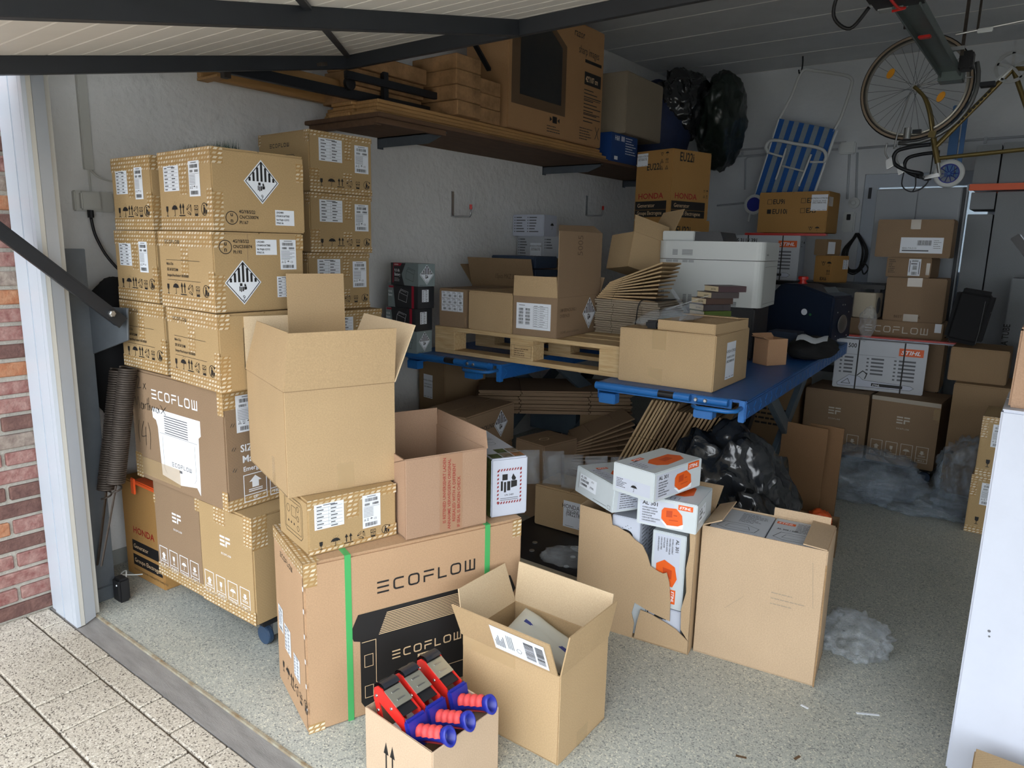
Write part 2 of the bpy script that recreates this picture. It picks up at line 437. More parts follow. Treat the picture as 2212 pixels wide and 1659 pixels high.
def icon(d, k, u, v, s):
    """symbol k in a square of side s whose lower left corner is u,v"""
    def P(x, y): return (u+x*s, v+y*s)
    if k == 'glass':
        d.poly([P(.28,1),P(.3,.55),P(.42,.42),P(.58,.42),P(.7,.55),P(.72,1)]); d.line(P(.5,.45),P(.5,.06),s*.07); d.rect(u+.3*s,v,u+.7*s,v+.07*s)
    elif k == 'umbrella':
        d.poly([P(0,.5),P(.04,.64),P(.16,.78),P(.34,.86),P(.5,.88),P(.66,.86),P(.84,.78),P(.96,.64),P(1,.5),P(.84,.56),P(.67,.5),P(.5,.56),P(.33,.5),P(.16,.56)])
        d.path([P(.5,.55),P(.5,.1),P(.44,.02),P(.36,.06)], s*.05)
        for (a, b) in ((.3,.95),(.5,1.06),(.7,.95),(.84,1.04),(.62,1.14)): d.disc(u+a*s, v+b*s, s*.028, 6)
    elif k == 'up2':
        for x in (.26, .72):
            d.line(P(x,.16),P(x,.75),s*.1); d.poly([P(x-.18,.66),P(x+.18,.66),P(x,1.02)])
        d.rect(u, v, u+s, v+.08*s)
    elif k == 'recycle':
        for a in (90, 210, 330):
            c, sn = math.cos(rad(a)), math.sin(rad(a)); c2, s2 = math.cos(rad(a+78)), math.sin(rad(a+78))
            c1, s1 = math.cos(rad(a+40)), math.sin(rad(a+40))
            d.path([P(.5+.42*c,.5+.42*sn),P(.5+.36*c1,.5+.36*s1),P(.5+.42*c2,.5+.42*s2)], s*.04)
            d.path([P(.5+.26*c,.5+.26*sn),P(.5+.18*c1,.5+.18*s1),P(.5+.26*c2,.5+.26*s2)], s*.04)
            d.poly([P(.5+.5*c2,.5+.5*s2),P(.5+.2*c2,.5+.2*s2),P(.5+.42*math.cos(rad(a+98)),.5+.42*math.sin(rad(a+98)))])
    elif k == 'stack10':
        d.path([P(.15,.62),P(.85,.62),P(.85,1),P(.15,1)], s*.04, True); d.line(P(.15,.62),P(.85,1),s*.03); d.line(P(.15,1),P(.85,.62),s*.03)
        d.path([P(.2,.22),P(.8,.22),P(.8,.58),P(.2,.58)], s*.04, True); d.text('10', u+.5*s, v+.3*s, s*.2, align='c'); d.rect(u+.2*s, v, u+.8*s, v+.18*s)
    elif k == 'tidy':
        d.ring(u+.46*s, v+.5*s, .46*s, s*.05, a0=rad(30), a1=rad(300)); d.disc(u+.42*s, v+.76*s, s*.08, 10)
        d.poly([P(.34,.66),P(.5,.66),P(.56,.4),P(.6,.14),P(.5,.12),P(.42,.36),P(.34,.12),P(.24,.14),P(.32,.42)])
        d.line(P(.48,.6),P(.66,.46),s*.06); d.poly([P(.64,.44),P(.86,.44),P(.82,.14),P(.68,.14)]); d.poly([P(.8,.95),P(1,.8),P(.84,.68)])
    elif k == 'bigup':
        d.poly([P(.5,1),P(.05,.62),P(.26,.62),P(.26,.22),P(.74,.22),P(.74,.62),P(.95,.62)]); d.rect(u, v+.08*s, u+s, v+.14*s); d.rect(u, v-.04*s, u+s, v+.02*s)
    elif k == 'press':
        d.poly([P(.5,.36),P(.1,.66),P(.3,.66),P(.3,1),P(.7,1),P(.7,.66),P(.9,.66)]); d.rect(u, v+.22*s, u+s, v+.28*s); d.rect(u, v+.06*s, u+s, v+.12*s)
    elif k == 'hands':
        d.path([P(.1,.9),P(.3,.45),P(.4,.1)], s*.1); d.path([P(.9,.9),P(.7,.45),P(.6,.1)], s*.1); d.disc(u+.5*s, v+.75*s, s*.14, 10)
    elif k == 'tri':
        d.path([P(.1,.1),P(.9,.1),P(.5,.85)], s*.1, True); d.line(P(.3,.3), P(.7,.3), s*.1)
    elif k == 'batt':
        d.rect(u+.02*s, v+.1*s, u+.14*s, v+.62*s); d.rect(u+.2*s, v, u+.32*s, v+.56*s); d.poly([P(.1,.66),P(.4,.66),P(.4,.98),P(.1,.98)])
        d.rect(u+.38*s, v+.08*s, u+.56*s, v+.58*s); d.poly([P(.6,.22),P(.94,.28),P(.94,.6),P(.6,.6)])
        d.poly([P(.68,.62),P(.62,.76),P(.72,.98),P(.8,.84),P(.88,.74),P(.84,.62)])
# ------------------------------------------------------------------ cartons
class Bx:
    """carton: local origin at its nearest bottom corner, x along the right face, y along the left face, z up"""
    def __init__(s, o, w, d, h): s.o = o; s.w = w; s.d = d; s.h = h
    def fr(s, f):
        w, d, h = s.w, s.d, s.h
        return {'L': ((0,d,0),(0,-1,0),(0,0,1),(-1,0,0)), 'R': ((0,0,0),(1,0,0),(0,0,1),(0,-1,0)),
                'T': ((0,0,h),(1,0,0),(0,1,0),(0,0,1)), 'TL': ((0,d,h),(0,-1,0),(1,0,0),(0,0,1))}[f]
    def put(s, dw, face, name, m, layer=1, parent=None):
        return dw.on(s.fr(face), name, m, parent or s.o, 0.0005+0.0005*(layer-1))
    def U(s, face): return s.d if face in ('L', 'TL') else s.w
def place(o, P):
    o.location = (P[0], P[1], P[2]); o.rotation_euler = (0, 0, rad(P[3]))
def carton(name, label, P, m, cat='box', group=None, flaps=True, bev=0.005, along='x', dent=0.0, tilt=None):
    x, y, z, a, w, d, h = P
    t = 0.0035 if flaps else 0.0
    g = G().box(0, 0, 0, w, d, h-t)
    o = g.build(name, m, None, bev=bev)
    if dent:
        for v in o.data.vertices:
            n_ = noise.noise_vector(Vector((v.co.x*9+x, v.co.y*9+y, v.co.z*9+z)))*dent
            v.co.x += n_.x; v.co.y += n_.y
    tag(o, label, cat, group); place(o, P)
    if tilt: o.rotation_euler = (rad(tilt[0]), rad(tilt[1]), rad(a))
    if flaps:
        e = 0.003
        if along == 'x':
            G().box(e, e, h-t, w-e, d/2-0.0025, h).build('flap', m, o); G().box(e, d/2+0.0025, h-t, w-e, d-e, h).build('flap', m, o)
        else:
            G().box(e, e, h-t, w/2-0.0025, d-e, h).build('flap', m, o); G().box(w/2+0.0025, e, h-t, w-e, d-e, h).build('flap', m, o)
    return Bx(o, w, d, h)
def flap(b, side, length, ang, m, tr0=0.0, tr1=0.0, e0=0.0, e1=0.0, zt=None, t=0.004, name='flap', prof=None):
    """one flap hinged on the top edge of a side: ang 0 folded shut, 90 upright, 180 flat outwards"""
    w, d, h = b.w, b.d, (b.h if zt is None else zt)
    A, B, inn = {'R': ((0,0,h),(w,0,h),(0,1,0)), 'L': ((0,d,h),(0,0,h),(1,0,0)), 'r': ((w,0,h),(w,d,h),(-1,0,0)), 'l': ((w,d,h),(0,d,h),(0,-1,0))}[side]
    A = Vector(A); B = Vector(B); E = (B-A).normalized(); Lh = (B-A).length; inn = Vector(inn)
    Dv = inn*math.cos(rad(ang))+Vector((0,0,1))*math.sin(rad(ang)); N = E.cross(Dv)
    A = A+inn*(t if side in ('R', 'l') else t*0.2)
    poly = prof or [(e0, 0), (Lh-e1, 0), (Lh-e1-tr1, length), (e0+tr0, length)]
    return G().prism(poly, (A, E, Dv, N), t).build(name, m, b.o)
def open_carton(name, label, P, m, cat='box', group=None, t=0.004, skip=(), inner=None, wallh=None):
    """carton without a lid: floor and four walls of real board"""
    x, y, z, a, w, d, h = P
    hh = {'R': h, 'L': h, 'r': h, 'l': h}
    if wallh: hh.update(wallh)
    g = G().box(0, 0, 0, w, d, t)
    if 'R' not in skip: g.box(0, 0, t, w, t, hh['R'])
    if 'l' not in skip: g.box(0, d-t, t, w, d, hh['l'])
    if 'L' not in skip: g.box(0, t, t, t, d-t, hh['L'])
    if 'r' not in skip: g.box(w-t, t, t, w, d-t, hh['r'])
    o = g.build(name, m, None, bev=0.0012, seg=1)
    tag(o, label, cat, group); place(o, P)
    return Bx(o, w, d, h)
# --- things printed or stuck on cartons
def label(b, face, u, v, w, h, seed=1, kind='list', layer=2, name='label'):
    """paper label u,v lower left; its print is a sub-part"""
    p = b.put(Dw().rect(u, v, u+w, v+h), face, name, PAPER, layer)
    d = Dw(); dl = Dw()
    if kind == 'list':
        for i in range(1, 7): dl.rect(u+w*.05, v+h*i/7.2, u+w*.95, v+h*i/7.2+0.0007)
        dl.rect(u+w*.48, v+h*.12, u+w*.485, v+h*.86)
        for i in range(7):
            yy = v+h*(i+.35)/7.2
            dl.rect(u+w*.08, yy, u+w*(.25+.03*((i*seed) % 4)), yy+h*.045); dl.rect(u+w*.55, yy, u+w*(.7+.04*((i+seed) % 3)), yy+h*.045)
        dl.rect(u+w*.3, v+h*.93, u+w*.7, v+h*.96)
    elif kind == 'ship':
        d.bars(u+w*.14, v+h*.8, u+w*.86, v+h*.9, seed); d.bars(u+w*.12, v+h*.68, u+w*.42, v+h*.75, seed+1); d.bars(u+w*.55, v+h*.68, u+w*.9, v+h*.75, seed+2)
        dl.rect(u+w*.25, v+h*.94, u+w*.75, v+h*.96)
        for i in range(7): dl.rect(u+w*.06, v+h*(.34+.042*i), u+w*(.6+.3*((i*seed) % 3)/2), v+h*(.34+.042*i)+h*.012)
        dl.path([(u+w*.06, v+h*.64), (u+w*.94, v+h*.64)], 0.0008)
        icon(d, 'umbrella', u+w*.42, v+h*.22, w*.14); icon(dl, 'tri', u+w*.06, v+h*.22, w*.14); icon(dl, 'stack10', u+w*.22, v+h*.22, w*.14)
        d.text('CE', u+w*.62, v+h*.225, w*.1); d.bars(u+w*.14, v+h*.05, u+w*.86, v+h*.16, seed+5)
    elif kind == 'text':
        d.text('UN3480', u+w*.05, v+h*.78, h*.13, 1, .9); d.text('LITHIUM ION BATTERIES', u+w*.04, v+h*.55, h*.13, 1, .52)
        d.text('Net Weight: 6.20 KG', u+w*.05, v+h*.31, h*.13, 1, .62); d.text('PI965 IA', u+w*.05, v+h*.09, h*.13, 1, .85)
    elif kind == 'grid':
        for i in range(4):
            for j in range(3):
                uu, vv = u+w*(.02+.245*i), v+h*(.02+.327*j)
                dl.path([(uu, vv), (uu+w*.235, vv), (uu+w*.235, vv+h*.31), (uu, vv+h*.31)], 0.0009, True)
                d.bars(uu+w*.06, vv+h*.05, uu+w*.19, vv+h*.17, seed+i*3+j); dl.rect(uu+w*.02, vv+h*.22, uu+w*.16, vv+h*.24); dl.rect(uu+w*.02, vv+h*.27, uu+w*.12, vv+h*.29)
    elif kind == 'barlist':
        for i in range(5):
            for j in range(2): d.bars(u+w*(.07+.2*j), v+h*(.2+.13*i), u+w*(.21+.2*j), v+h*(.28+.13*i), seed+i*2+j); dl.rect(u+w*(.07+.2*j), v+h*(.175+.13*i), u+w*(.2+.2*j), v+h*(.185+.13*i))
        dl.rect(u+w*.07, v+h*.9, u+w*.25, v+h*.92)
        for i in range(10): dl.rect(u+w*.5, v+h*(.1+.085*i), u+w*.92, v+h*(.1+.085*i)+0.0008); dl.rect(u+w*.52, v+h*(.13+.085*i), u+w*.62, v+h*(.145+.085*i)); dl.rect(u+w*.68, v+h*(.13+.085*i), u+w*(.78+.03*(i % 3)), v+h*(.145+.085*i))
        dl.path([(u+w*.5, v+h*.1), (u+w*.92, v+h*.1), (u+w*.92, v+h*.88), (u+w*.5, v+h*.88)], 0.001, True); dl.rect(u+w*.65, v+h*.1, u+w*.653, v+h*.88)
    elif kind == 'parcel':
        d.bars(u+w*.6, v+h*.12, u+w*.76, v+h*.8, seed, False); d.bars(u+w*.8, v+h*.12, u+w*.94, v+h*.8, seed+3, False)
        for i in range(7): dl.rect(u+w*(.08+.035*i), v+h*.2, u+w*(.095+.035*i), v+h*(.55+.2*((i*seed) % 3)/2))
        for i in range(3): dl.rect(u+w*(.36+.03*i), v+h*.3, u+w*(.37+.03*i), v+h*.85)
        dl.ring(u+w*.5, v+h*.28, w*.035, 0.0012, 6)
    elif kind == 'tag':
        d.bars(u+w*.4, v+h*.5, u+w*.75, v+h*.82, seed); d.text('4003-710-2115', u+w*.05, v+h*.26, h*.11, 0, .9); dl.scribble(u+w*.78, v+h*.8, u+w*.96, 5, h*.03, h*.12, seed); dl.rect(u+w*.05, v+h*.12, u+w*.68, v+h*.2)
    elif kind == 'oil':
        d.text('HONDA 4 STROKE', u+w*.5, v+h*.72, w*.11, 0, .85, align='c'); d.text('ENGINE OIL 10W30', u+w*.5, v+h*.57, w*.085, 0, .8, align='c')
        d.text('(08221888061HE)', u+w*.5, v+h*.45, w*.1, 0, .85, align='c'); dl.rect(u+w*.06, v+h*.05, u+w*.3, v+h*.065); dl.rect(u+w*.42, v+h*.05, u+w*.6, v+h*.065); dl.rect(u+w*.72, v+h*.05, u+w*.94, v+h*.065)
    elif kind == 'tall':
        d.bars(u+w*.25, v+h*.82, u+w*.8, v+h*.93, seed); d.bars(u+w*.35, v+h*.36, u+w*.7, v+h*.62, seed+2, False); d.bars(u+w*.3, v+h*.06, u+w*.75, v+h*.24, seed+3)
        dl.rect(u+w*.08, v+h*.2, u+w*.14, v+h*.9); dl.rect(u+w*.86, v+h*.1, u+w*.92, v+h*.85); dl.rect(u+w*.2, v+h*.68, u+w*.7, v+h*.74)
    if p:
        b.put(d, face, 'label_print', INK, layer+1, p); b.put(dl, face, 'label_small_print', INKS, layer+1, p)
    return p
def hazard9(b, face, cu, cv, r, layer=2, seed=1, paper=True):
    p = b.o
    if paper: p = b.put(Dw().poly([(cu,cv-r),(cu+r*.9,cv),(cu,cv+r),(cu-r*.9,cv)]), face, 'hazard_label', PAPER, layer)
    d = Dw(); q = r*.9
    d.path([(cu,cv-q),(cu+q*.9,cv),(cu,cv+q),(cu-q*.9,cv)], r*.035, True)
    for i in range(-3, 4):
        x = cu+i*q*.225; top = cv+q-abs(x-cu)/.9-r*.03
        d.rect(x-q*.06, cv+r*.02, x+q*.06, max(cv+r*.05, top))
    icon(d, 'batt', cu-r*.22, cv-r*.42, r*.4); d.text('9', cu, cv-r*.76, r*.2, 0, align='c'); d.rect(cu-r*.09, cv-r*.81, cu+r*.09, cv-r*.79)
    return b.put(d, face, 'hazard_print', INK, layer+1, p)
def tape(b, face, u0, v0, u1, v1, layer=1, m=None, name='tape'):
    return b.put(Dw().rect(u0, v0, u1, v1), face, name, m or TAPEP, layer)
def icons_row(b, face, u, v, s, step, ink=INK, kinds=('glass','umbrella','up2','recycle','stack10','tidy'), layer=3):
    for i, k in enumerate(kinds):
        d = Dw(); icon(d, k, u+i*step, v, s*(0.8 if k in ('glass', 'stack10') else 1)); b.put(d, face, 'handling_symbol', ink, layer)
def ef_icons(b, face, u, v, s, step, ink=WINK):
    for i, (k, cap) in enumerate((('bigup','UP'),('glass','FRAGILE'),('umbrella','KEEP DRY'),('press','MAX 5'))):
        x = u+i*step; d = Dw()
        d.path([(x, v), (x+s, v), (x+s, v+s*1.5), (x, v+s*1.5)], s*.05, True); d.line((x, v+s*.38), (x+s, v+s*.38), s*.04)
        icon(d, k, x+s*.2, v+s*.52, s*.6); d.text(cap, x+s*.5, v+s*.1, s*.17, 1, .8, align='c')
        b.put(d, face, 'handling_symbol', ink, 1)
def stihl(b, face, u, v, w, rot=0, layer=1, orange=ORANGE):
    h = w*.36
    c, s_ = math.cos(rot), math.sin(rot)
    def Q(x, y): return (u+x*c-y*s_, v+x*s_+y*c)
    p = b.put(Dw().poly([Q(0,0),Q(w,0),Q(w,h),Q(0,h)]), face, 'logo_panel', orange, layer)
    d = Dw(); tw = text_width('STIHL', h*.52, 1, 1.0); k = min(1.3, w*.8/tw); o = Q((w-tw*k)/2-w*.03, h*.24)
    d.text('STIHL', o[0], o[1], h*.52, 1, k, 0.25, rot)
    b.put(d, face, 'logo_lettering', WINK, layer+1, p)
# ------------------------------------------------------------------ the setting
XL, XR, YF, YB, ZC = -3.2, 2.7, 1.08, 6.8, 3.03
def speckle(name, base, dark, light, scale, rough=0.7):
    m = mat(name, base, rough)
    nt = m.node_tree; n = nt.nodes; l = nt.links; b = n['Principled BSDF']
    tc = n.new('ShaderNodeTexCoord')
    v1 = n.new('ShaderNodeTexVoronoi'); v1.inputs['Scale'].default_value = scale
    v2 = n.new('ShaderNodeTexNoise'); v2.inputs['Scale'].default_value = scale*1.1; v2.inputs['Detail'].default_value = 4
    v3 = n.new('ShaderNodeTexNoise'); v3.inputs['Scale'].default_value = 1.6; v3.inputs['Detail'].default_value = 5
    for v in (v1, v2, v3): l.new(tc.outputs['Object'], v.inputs['Vector'])
    r1 = n.new('ShaderNodeValToRGB'); e = r1.color_ramp.elements
    e[0].position = 0.0; e[0].color = (*lin(dark), 1); e[1].position = 0.24; e[1].color = (*lin(base), 1)
    e2 = r1.color_ramp.elements.new(0.82); e2.color = (*lin(base), 1); e3 = r1.color_ramp.elements.new(0.95); e3.color = (*lin(light), 1)
    sp = n.new('ShaderNodeSeparateColor'); l.new(v1.outputs['Color'], sp.inputs[0]); l.new(sp.outputs[0], r1.inputs[0])
    r2 = n.new('ShaderNodeValToRGB'); r2.color_ramp.elements[0].position = 0.35; r2.color_ramp.elements[1].position = 0.7
    r2.color_ramp.elements[0].color = (0.72, 0.72, 0.72, 1); r2.color_ramp.elements[1].color = (1.1, 1.1, 1.1, 1)
    l.new(v2.outputs['Fac'], r2.inputs[0])
    mx = n.new('ShaderNodeMix'); mx.data_type = 'RGBA'; mx.blend_type = 'MULTIPLY'; mx.inputs[0].default_value = 1
    l.new(r1.outputs[0], mx.inputs[6]); l.new(r2.outputs[0], mx.inputs[7])
    r3 = n.new('ShaderNodeValToRGB'); r3.color_ramp.elements[0].position = 0.3; r3.color_ramp.elements[1].position = 0.7
    r3.color_ramp.elements[0].color = (0.82, 0.82, 0.80, 1); r3.color_ramp.elements[1].color = (1.05, 1.05, 1.05, 1)
    l.new(v3.outputs['Fac'], r3.inputs[0])
    mx2 = n.new('ShaderNodeMix'); mx2.data_type = 'RGBA'; mx2.blend_type = 'MULTIPLY'; mx2.inputs[0].default_value = 1
    l.new(mx.outputs[2], mx2.inputs[6]); l.new(r3.outputs[0], mx2.inputs[7]); l.new(mx2.outputs[2], b.inputs['Base Color'])
    bp = n.new('ShaderNodeBump'); bp.inputs['Strength'].default_value = 0.15; bp.inputs['Distance'].default_value = 0.004
    l.new(v2.outputs['Fac'], bp.inputs['Height']); l.new(bp.outputs[0], b.inputs['Normal'])
    return m
FLOORM = speckle('speckled_floor_paint', (188, 191, 184), (128, 132, 132), (222, 221, 206), 230, 0.55)
PAVEM = speckle('washed_concrete_paver', (200, 192, 178), (74, 66, 60), (226, 220, 208), 250, 0.85)
PLASTER = mat('rough_plaster', (226, 226, 224), 0.9, var=0.08, vscale=3, bump=0.9, bscale=22)
PLASTERB = mat('back_wall_plaster', (218, 222, 226), 0.85, var=0.07, vscale=3, bump=0.35, bscale=20)
CEILM = mat('painted_ceiling_board', (214, 217, 220), 0.7, var=0.08, vscale=5)
CEILG = mat('ceiling_joint_light', (238, 238, 236), 0.8)
CONC = mat('worn_concrete_strip', (146, 144, 142), 0.7, var=0.3, vscale=7, bump=0.2, bscale=80, stretch=(1, 6, 6))
RIDGE = mat('weathered_sill_paint', (176, 176, 160), 0.7, var=0.35, vscale=16, rgb2=(128, 104, 72))
MORTAR = mat('brick_mortar', (184, 180, 170), 0.95, var=0.2, vscale=30, bump=0.5, bscale=120)
SAND = mat('joint_sand', (88, 78, 66), 0.95, var=0.3, vscale=40)

floor = G().box(XL, 1.075, -0.1, XR, YB, 0).build('floor', FLOORM); tag(floor, kind='structure')
sill = G().box(-3.2, 0.985, -0.1, XR, 1.0745, -0.004).build('trim_1', CONC); tag(sill, 'worn grey concrete strip across the garage threshold', kind='structure')
G().box(-2.80, 1.066, -0.004, XR, 1.0745, 0.004).build('edge_ridge', RIDGE, sill)
# driveway: a bed of jointing sand and single pavers
drive = G().box(-9, -9, -0.12, 9, 0.985, -0.012).build('driveway', SAND); tag(drive, 'driveway of pale speckled square concrete pavers', kind='structure')
pm = None; rows = [(0.905, 0.982)]
yy = 0.902
while yy > -1.6: rows.append((yy-0.197, yy-0.003)); yy -= 0.2
cnt = 0
for ri, (y0, y1) in enumerate(rows):
    off = (0.0, -0.116, -0.03)[ri % 3]; x = -3.0+off-(0 if ri else 0.05)
    k = 0
    while x < -0.6 and ri < 9:
        x1 = x+0.186
        g = G().box(x+0.0028, y0, -0.05, x1-0.0028, y1, random.uniform(-0.003, 0.0005)-0.002)
        o = g.build('paver', PAVEM, drive, bev=0.004, seg=1); cnt += 1
        x = x1
rest = G()
for ri, (y0, y1) in enumerate(rows):
    if ri < 9:
        x = -0.6
        while x < 3.0: rest.box(x+.002, y0, -.05, x+.184, y1, -.002); x += .186
    else:
        x = -3.0
        while x < 3.0: rest.box(x+.002, y0, -.05, x+.184, y1, -.002); x += .186
yy = -1.7
while yy > -5.5:
    x = -3.0
    while x < 3.6: rest.box(x+.002, yy-.197, -.05, x+.184, yy-.003, -.002); x += .186
    yy -= 0.2
ro = rest.build('paver_field', PAVEM, drive); ro['kind'] = 'stuff'

# side wall of brick beside the opening: mortar core, single bricks proud of it
bw = G().box(-3.5, -2.2, -0.1, -3.014, 1.0, 3.2).build('wall_brick', MORTAR); tag(bw, 'weathered red and tan brick wall beside the white door jamb', kind='structure')
BR = [mat('brick_red', (122, 76, 72), .95, var=.45, vscale=26, bump=.6, bscale=60, rgb2=(160, 128, 120)),
      mat('brick_brown', (116, 86, 78), .95, var=.45, vscale=22, bump=.6, bscale=60, rgb2=(88, 62, 58)),
      mat('brick_tan', (172, 128, 98), .95, var=.4, vscale=24, bump=.6, bscale=60, rgb2=(150, 92, 62)),
      mat('brick_grey', (158, 146, 134), .95, var=.4, vscale=30, bump=.6, bscale=60, rgb2=(112, 96, 90))]
rb = random.Random(11); ci = 0; z = 0.006
far = G()
while z < 2.5:
    y = 0.998; first = True
    while y > -2.0:
        L = (0.104 if (ci % 2) else 0.2) if first else 0.2
        first = False
        y0 = y-L
        b_ = rb.uniform(-.003, .003)
        if y0 > 0.2 and z < 2.1:
            g = G().box(-3.02, y0, z+rb.uniform(-.002, .002), -3.0+b_, y-0.001, z+0.0505+rb.uniform(-.002, .002))
            o = g.build('brick', BR[rb.choice((0, 0, 1, 1, 2, 3))], bw, bev=0.004, seg=1)
        else:
            far.box(-3.02, y0, z, -3.002, y-.001, z+.0505)
        y = y0-0.012
    z += 0.0663; ci += 1
o = far.build('brick_field', BR[1], bw); o['kind'] = 'stuff'

# front wall: lintel over the opening and its two ends
fw = G()
fw.box(-3.2, 1.0, 0, -2.97, 1.1, ZC); fw.box(-2.97, 1.0, 2.22, 2.3, 1.25, ZC); fw.box(2.3, 1.0, 0, XR+.3, 1.25, ZC)
o = fw.build('wall_front', PLASTER); tag(o, kind='structure')
o = G().box(XL-0.25, 1.1, -0.05, XL, YB+.25, ZC+.1).build('wall_left', PLASTER); tag(o, kind='structure')
wallL = o
o = G().box(XR, 1.25, -0.05, XR+.25, YB+.25, ZC+.1).build('wall_right', PLASTER); tag(o, kind='structure')
# back wall with the window opening (x -1.40..-0.30, z 1.22..2.05)
WX0, WX1, WZ0, WZ1 = -1.42, -0.40, 1.2, 2.10
bk = G(); bk.box(XL, YB, -.05, WX0, YB+.25, ZC+.1); bk.box(WX1, YB, -.05, XR, YB+.25, ZC+.1); bk.box(WX0, YB, -.05, WX1, YB+.25, WZ0); bk.box(WX0, YB, WZ1, WX1, YB+.25, ZC+.1)
o = bk.build('wall_back', PLASTERB); tag(o, kind='structure')
# skirting patch low on the left wall (grey band under the white)
o = G().box(XL, 1.1, 0, XL+.004, 1.9, .07).build('baseboard_left', mat('grey_wall_base', (150, 152, 148), .9)); tag(o, kind='structure')
# window: frame, sash, pane, sill
win = G(); win.box(WX0, YB+.03, WZ0, WX0+.05, YB+.09, WZ1); win.box(WX1-.05, YB+.03, WZ0, WX1, YB+.09, WZ1); win.box(WX0+.05, YB+.03, WZ1-.05, WX1-.05, YB+.09, WZ1); win.box(WX0+.05, YB+.03, WZ0, WX1-.05, YB+.09, WZ0+.05)
wino = win.build('window_1', WHITEPVC); tag(wino, 'white framed window in the back wall behind the cabinet', kind='structure')
g = G(); a0, a1, b0, b1 = WX0+.05, WX1-.05, WZ0+.05, WZ1-.05
g.box(a0, YB+.02, b0, a0+.06, YB+.07, b1); g.box(a1-.06, YB+.02, b0, a1, YB+.07, b1); g.box(a0+.06, YB+.02, b1-.06, a1-.06, YB+.07, b1); g.box(a0+.06, YB+.02, b0, a1-.06, YB+.07, b0+.06)
sash = g.build('sash', WHITEPVC, wino)
frost = mat('obscured_pane', (196, 210, 220), .35, trans=.35)
G().box(a0+.06, YB+.04, b0+.06, a1-.06, YB+.046, b1-.06).build('pane', frost, wino)
G().box(a0-.012, YB+.005, b1-.15, a0+.01, YB+.03, b1-.06).build('hinge', BLACKM, wino)
G().box(WX0-.04, YB-.05, WZ0-.03, WX1+.04, YB+.03, WZ0).build('window_sill', WHITEPVC, wino)
# ceiling: wide boards with light joints
JOINT = mat('pale_joint_strip', (240, 240, 236), .8)
ceil = G().box(XL, 1.1, ZC+.02, XR, YB, ZC+.12).build('ceiling', CEILG); tag(ceil, kind='structure')
y = YB
while y > 1.3:
    y0 = max(1.26, y-0.452)
    G().box(XL+.002, y0+.006, ZC, XR-.002, y-.001, ZC+.025).build('plank', CEILM, ceil, bev=.003, seg=1); G().box(XL+.002, y-.001, ZC-.0015, XR-.002, y+.006, ZC+.02).build('joint_strip', JOINT, ceil); y -= 0.458
roof = G().box(XL-.3, 1.0, ZC+.13, XR+.3, YB+.3, ZC+.25).build('roof', CONC); tag(roof, kind='structure')

# white clad jamb at the left of the opening
jb = empty('trim_2', (-2.76, 0.99, 0)); tag(jb, 'white ribbed plastic door jamb beside the brick wall', kind='structure')
g = G(); g.box(-.235, 0, 0, 0, .008, 2.22)
for xx in (-.19, -.105): g.box(xx, -.006, 0, xx+.075, 0, 2.22)
g.build('cladding', WHITEPVC, jb)
G().box(-.028, -.006, 0, .0, .0, 2.22).build('corner_bead', WHITEPVC, jb)
G().prism([(0,.0),(-.003,.024),(-.05,.024),(-.05,.0)], ((0,0,0),(1,0,0),(0,1,0),(0,0,1)), 2.22).build('reveal_strip', CREAMP, jb)
G().prism([(-.006,.026),(-.036,.076),(-.06,.076),(-.06,.026)], ((0,0,0),(1,0,0),(0,1,0),(0,0,1)), 2.22).build('reveal_panel', WHITEPVC, jb)
G().box(-.2, .012, 0, -.062, .1, 2.22).build('core', CREAMP, jb)

# steel post of the door frame, with bracket and lifting arm
ps = empty('door_post', (-2.965, 1.14, 0)); tag(ps, 'grey steel door frame post with pivot bracket behind the white jamb', 'post')
PM = mat('post_paint', (86, 92, 98), .5, metal=.3, var=.2, vscale=10)
G().box(0, 0, .06, .06, .04, 1.39).build('post', PM, ps, bev=.003)
G().box(0.056, -.03, .05, .064, .05, 1.40).build('flange', PM, ps, bev=.002)
G().box(-.01, -.035, 0.0, .07, .055, .06).build('foot_plate', PM, ps, bev=.003)
g = G(); g.prism([(0, 0), (.2, .07), (.21, .19), (.005, .19)], ((.05, .05, 1.0), (1, .25, 0), (0, 0, 1), (0, -1, 0)), .008); g.build('bracket_plate', PM, ps, bev=.002, seg=1)
G().lathe([(.022, 0), (.022, .012), (.019, .014)], ((.03, -.001, 1.36), (1, 0, 0), (0, 0, 1), (0, -1, 0)), 20).build('roller', BLACKM, ps)
G().lathe([(.009, 0), (.009, .018), (.007, .02)], ((.03, -.001, 1.36), (1, 0, 0), (0, 0, 1), (0, -1, 0)), 14).build('bolt', STEEL, ps)
arm = empty('lifting_arm', (-2.715, 1.172, 1.175)); tag(arm, 'dark steel lifting arm running from the post bracket up out of the opening', 'door arm')
D = Vector((0, 0.886-1.202, 1.455-1.167)).normalized()
p0 = -D*0.055; p1 = D*0.95
G().beam(p0, p1, .035, .045, up=(1, 0, 0)).build('bar', BLACKM, arm, bev=.002, seg=1)
G().beam(p0+Vector((.02, 0, 0)), p1+Vector((.02, 0, 0)), .045, .004, up=(1, 0, 0)).build('bar_lip', BLACKM, arm)
G().lathe([(.012, 0), (.012, .012), (.008, .016)], ((.024, .0, .0), (0, 1, 0), (0, 0, 1), (1, 0, 0)), 6).build('bolt', STEEL, arm)
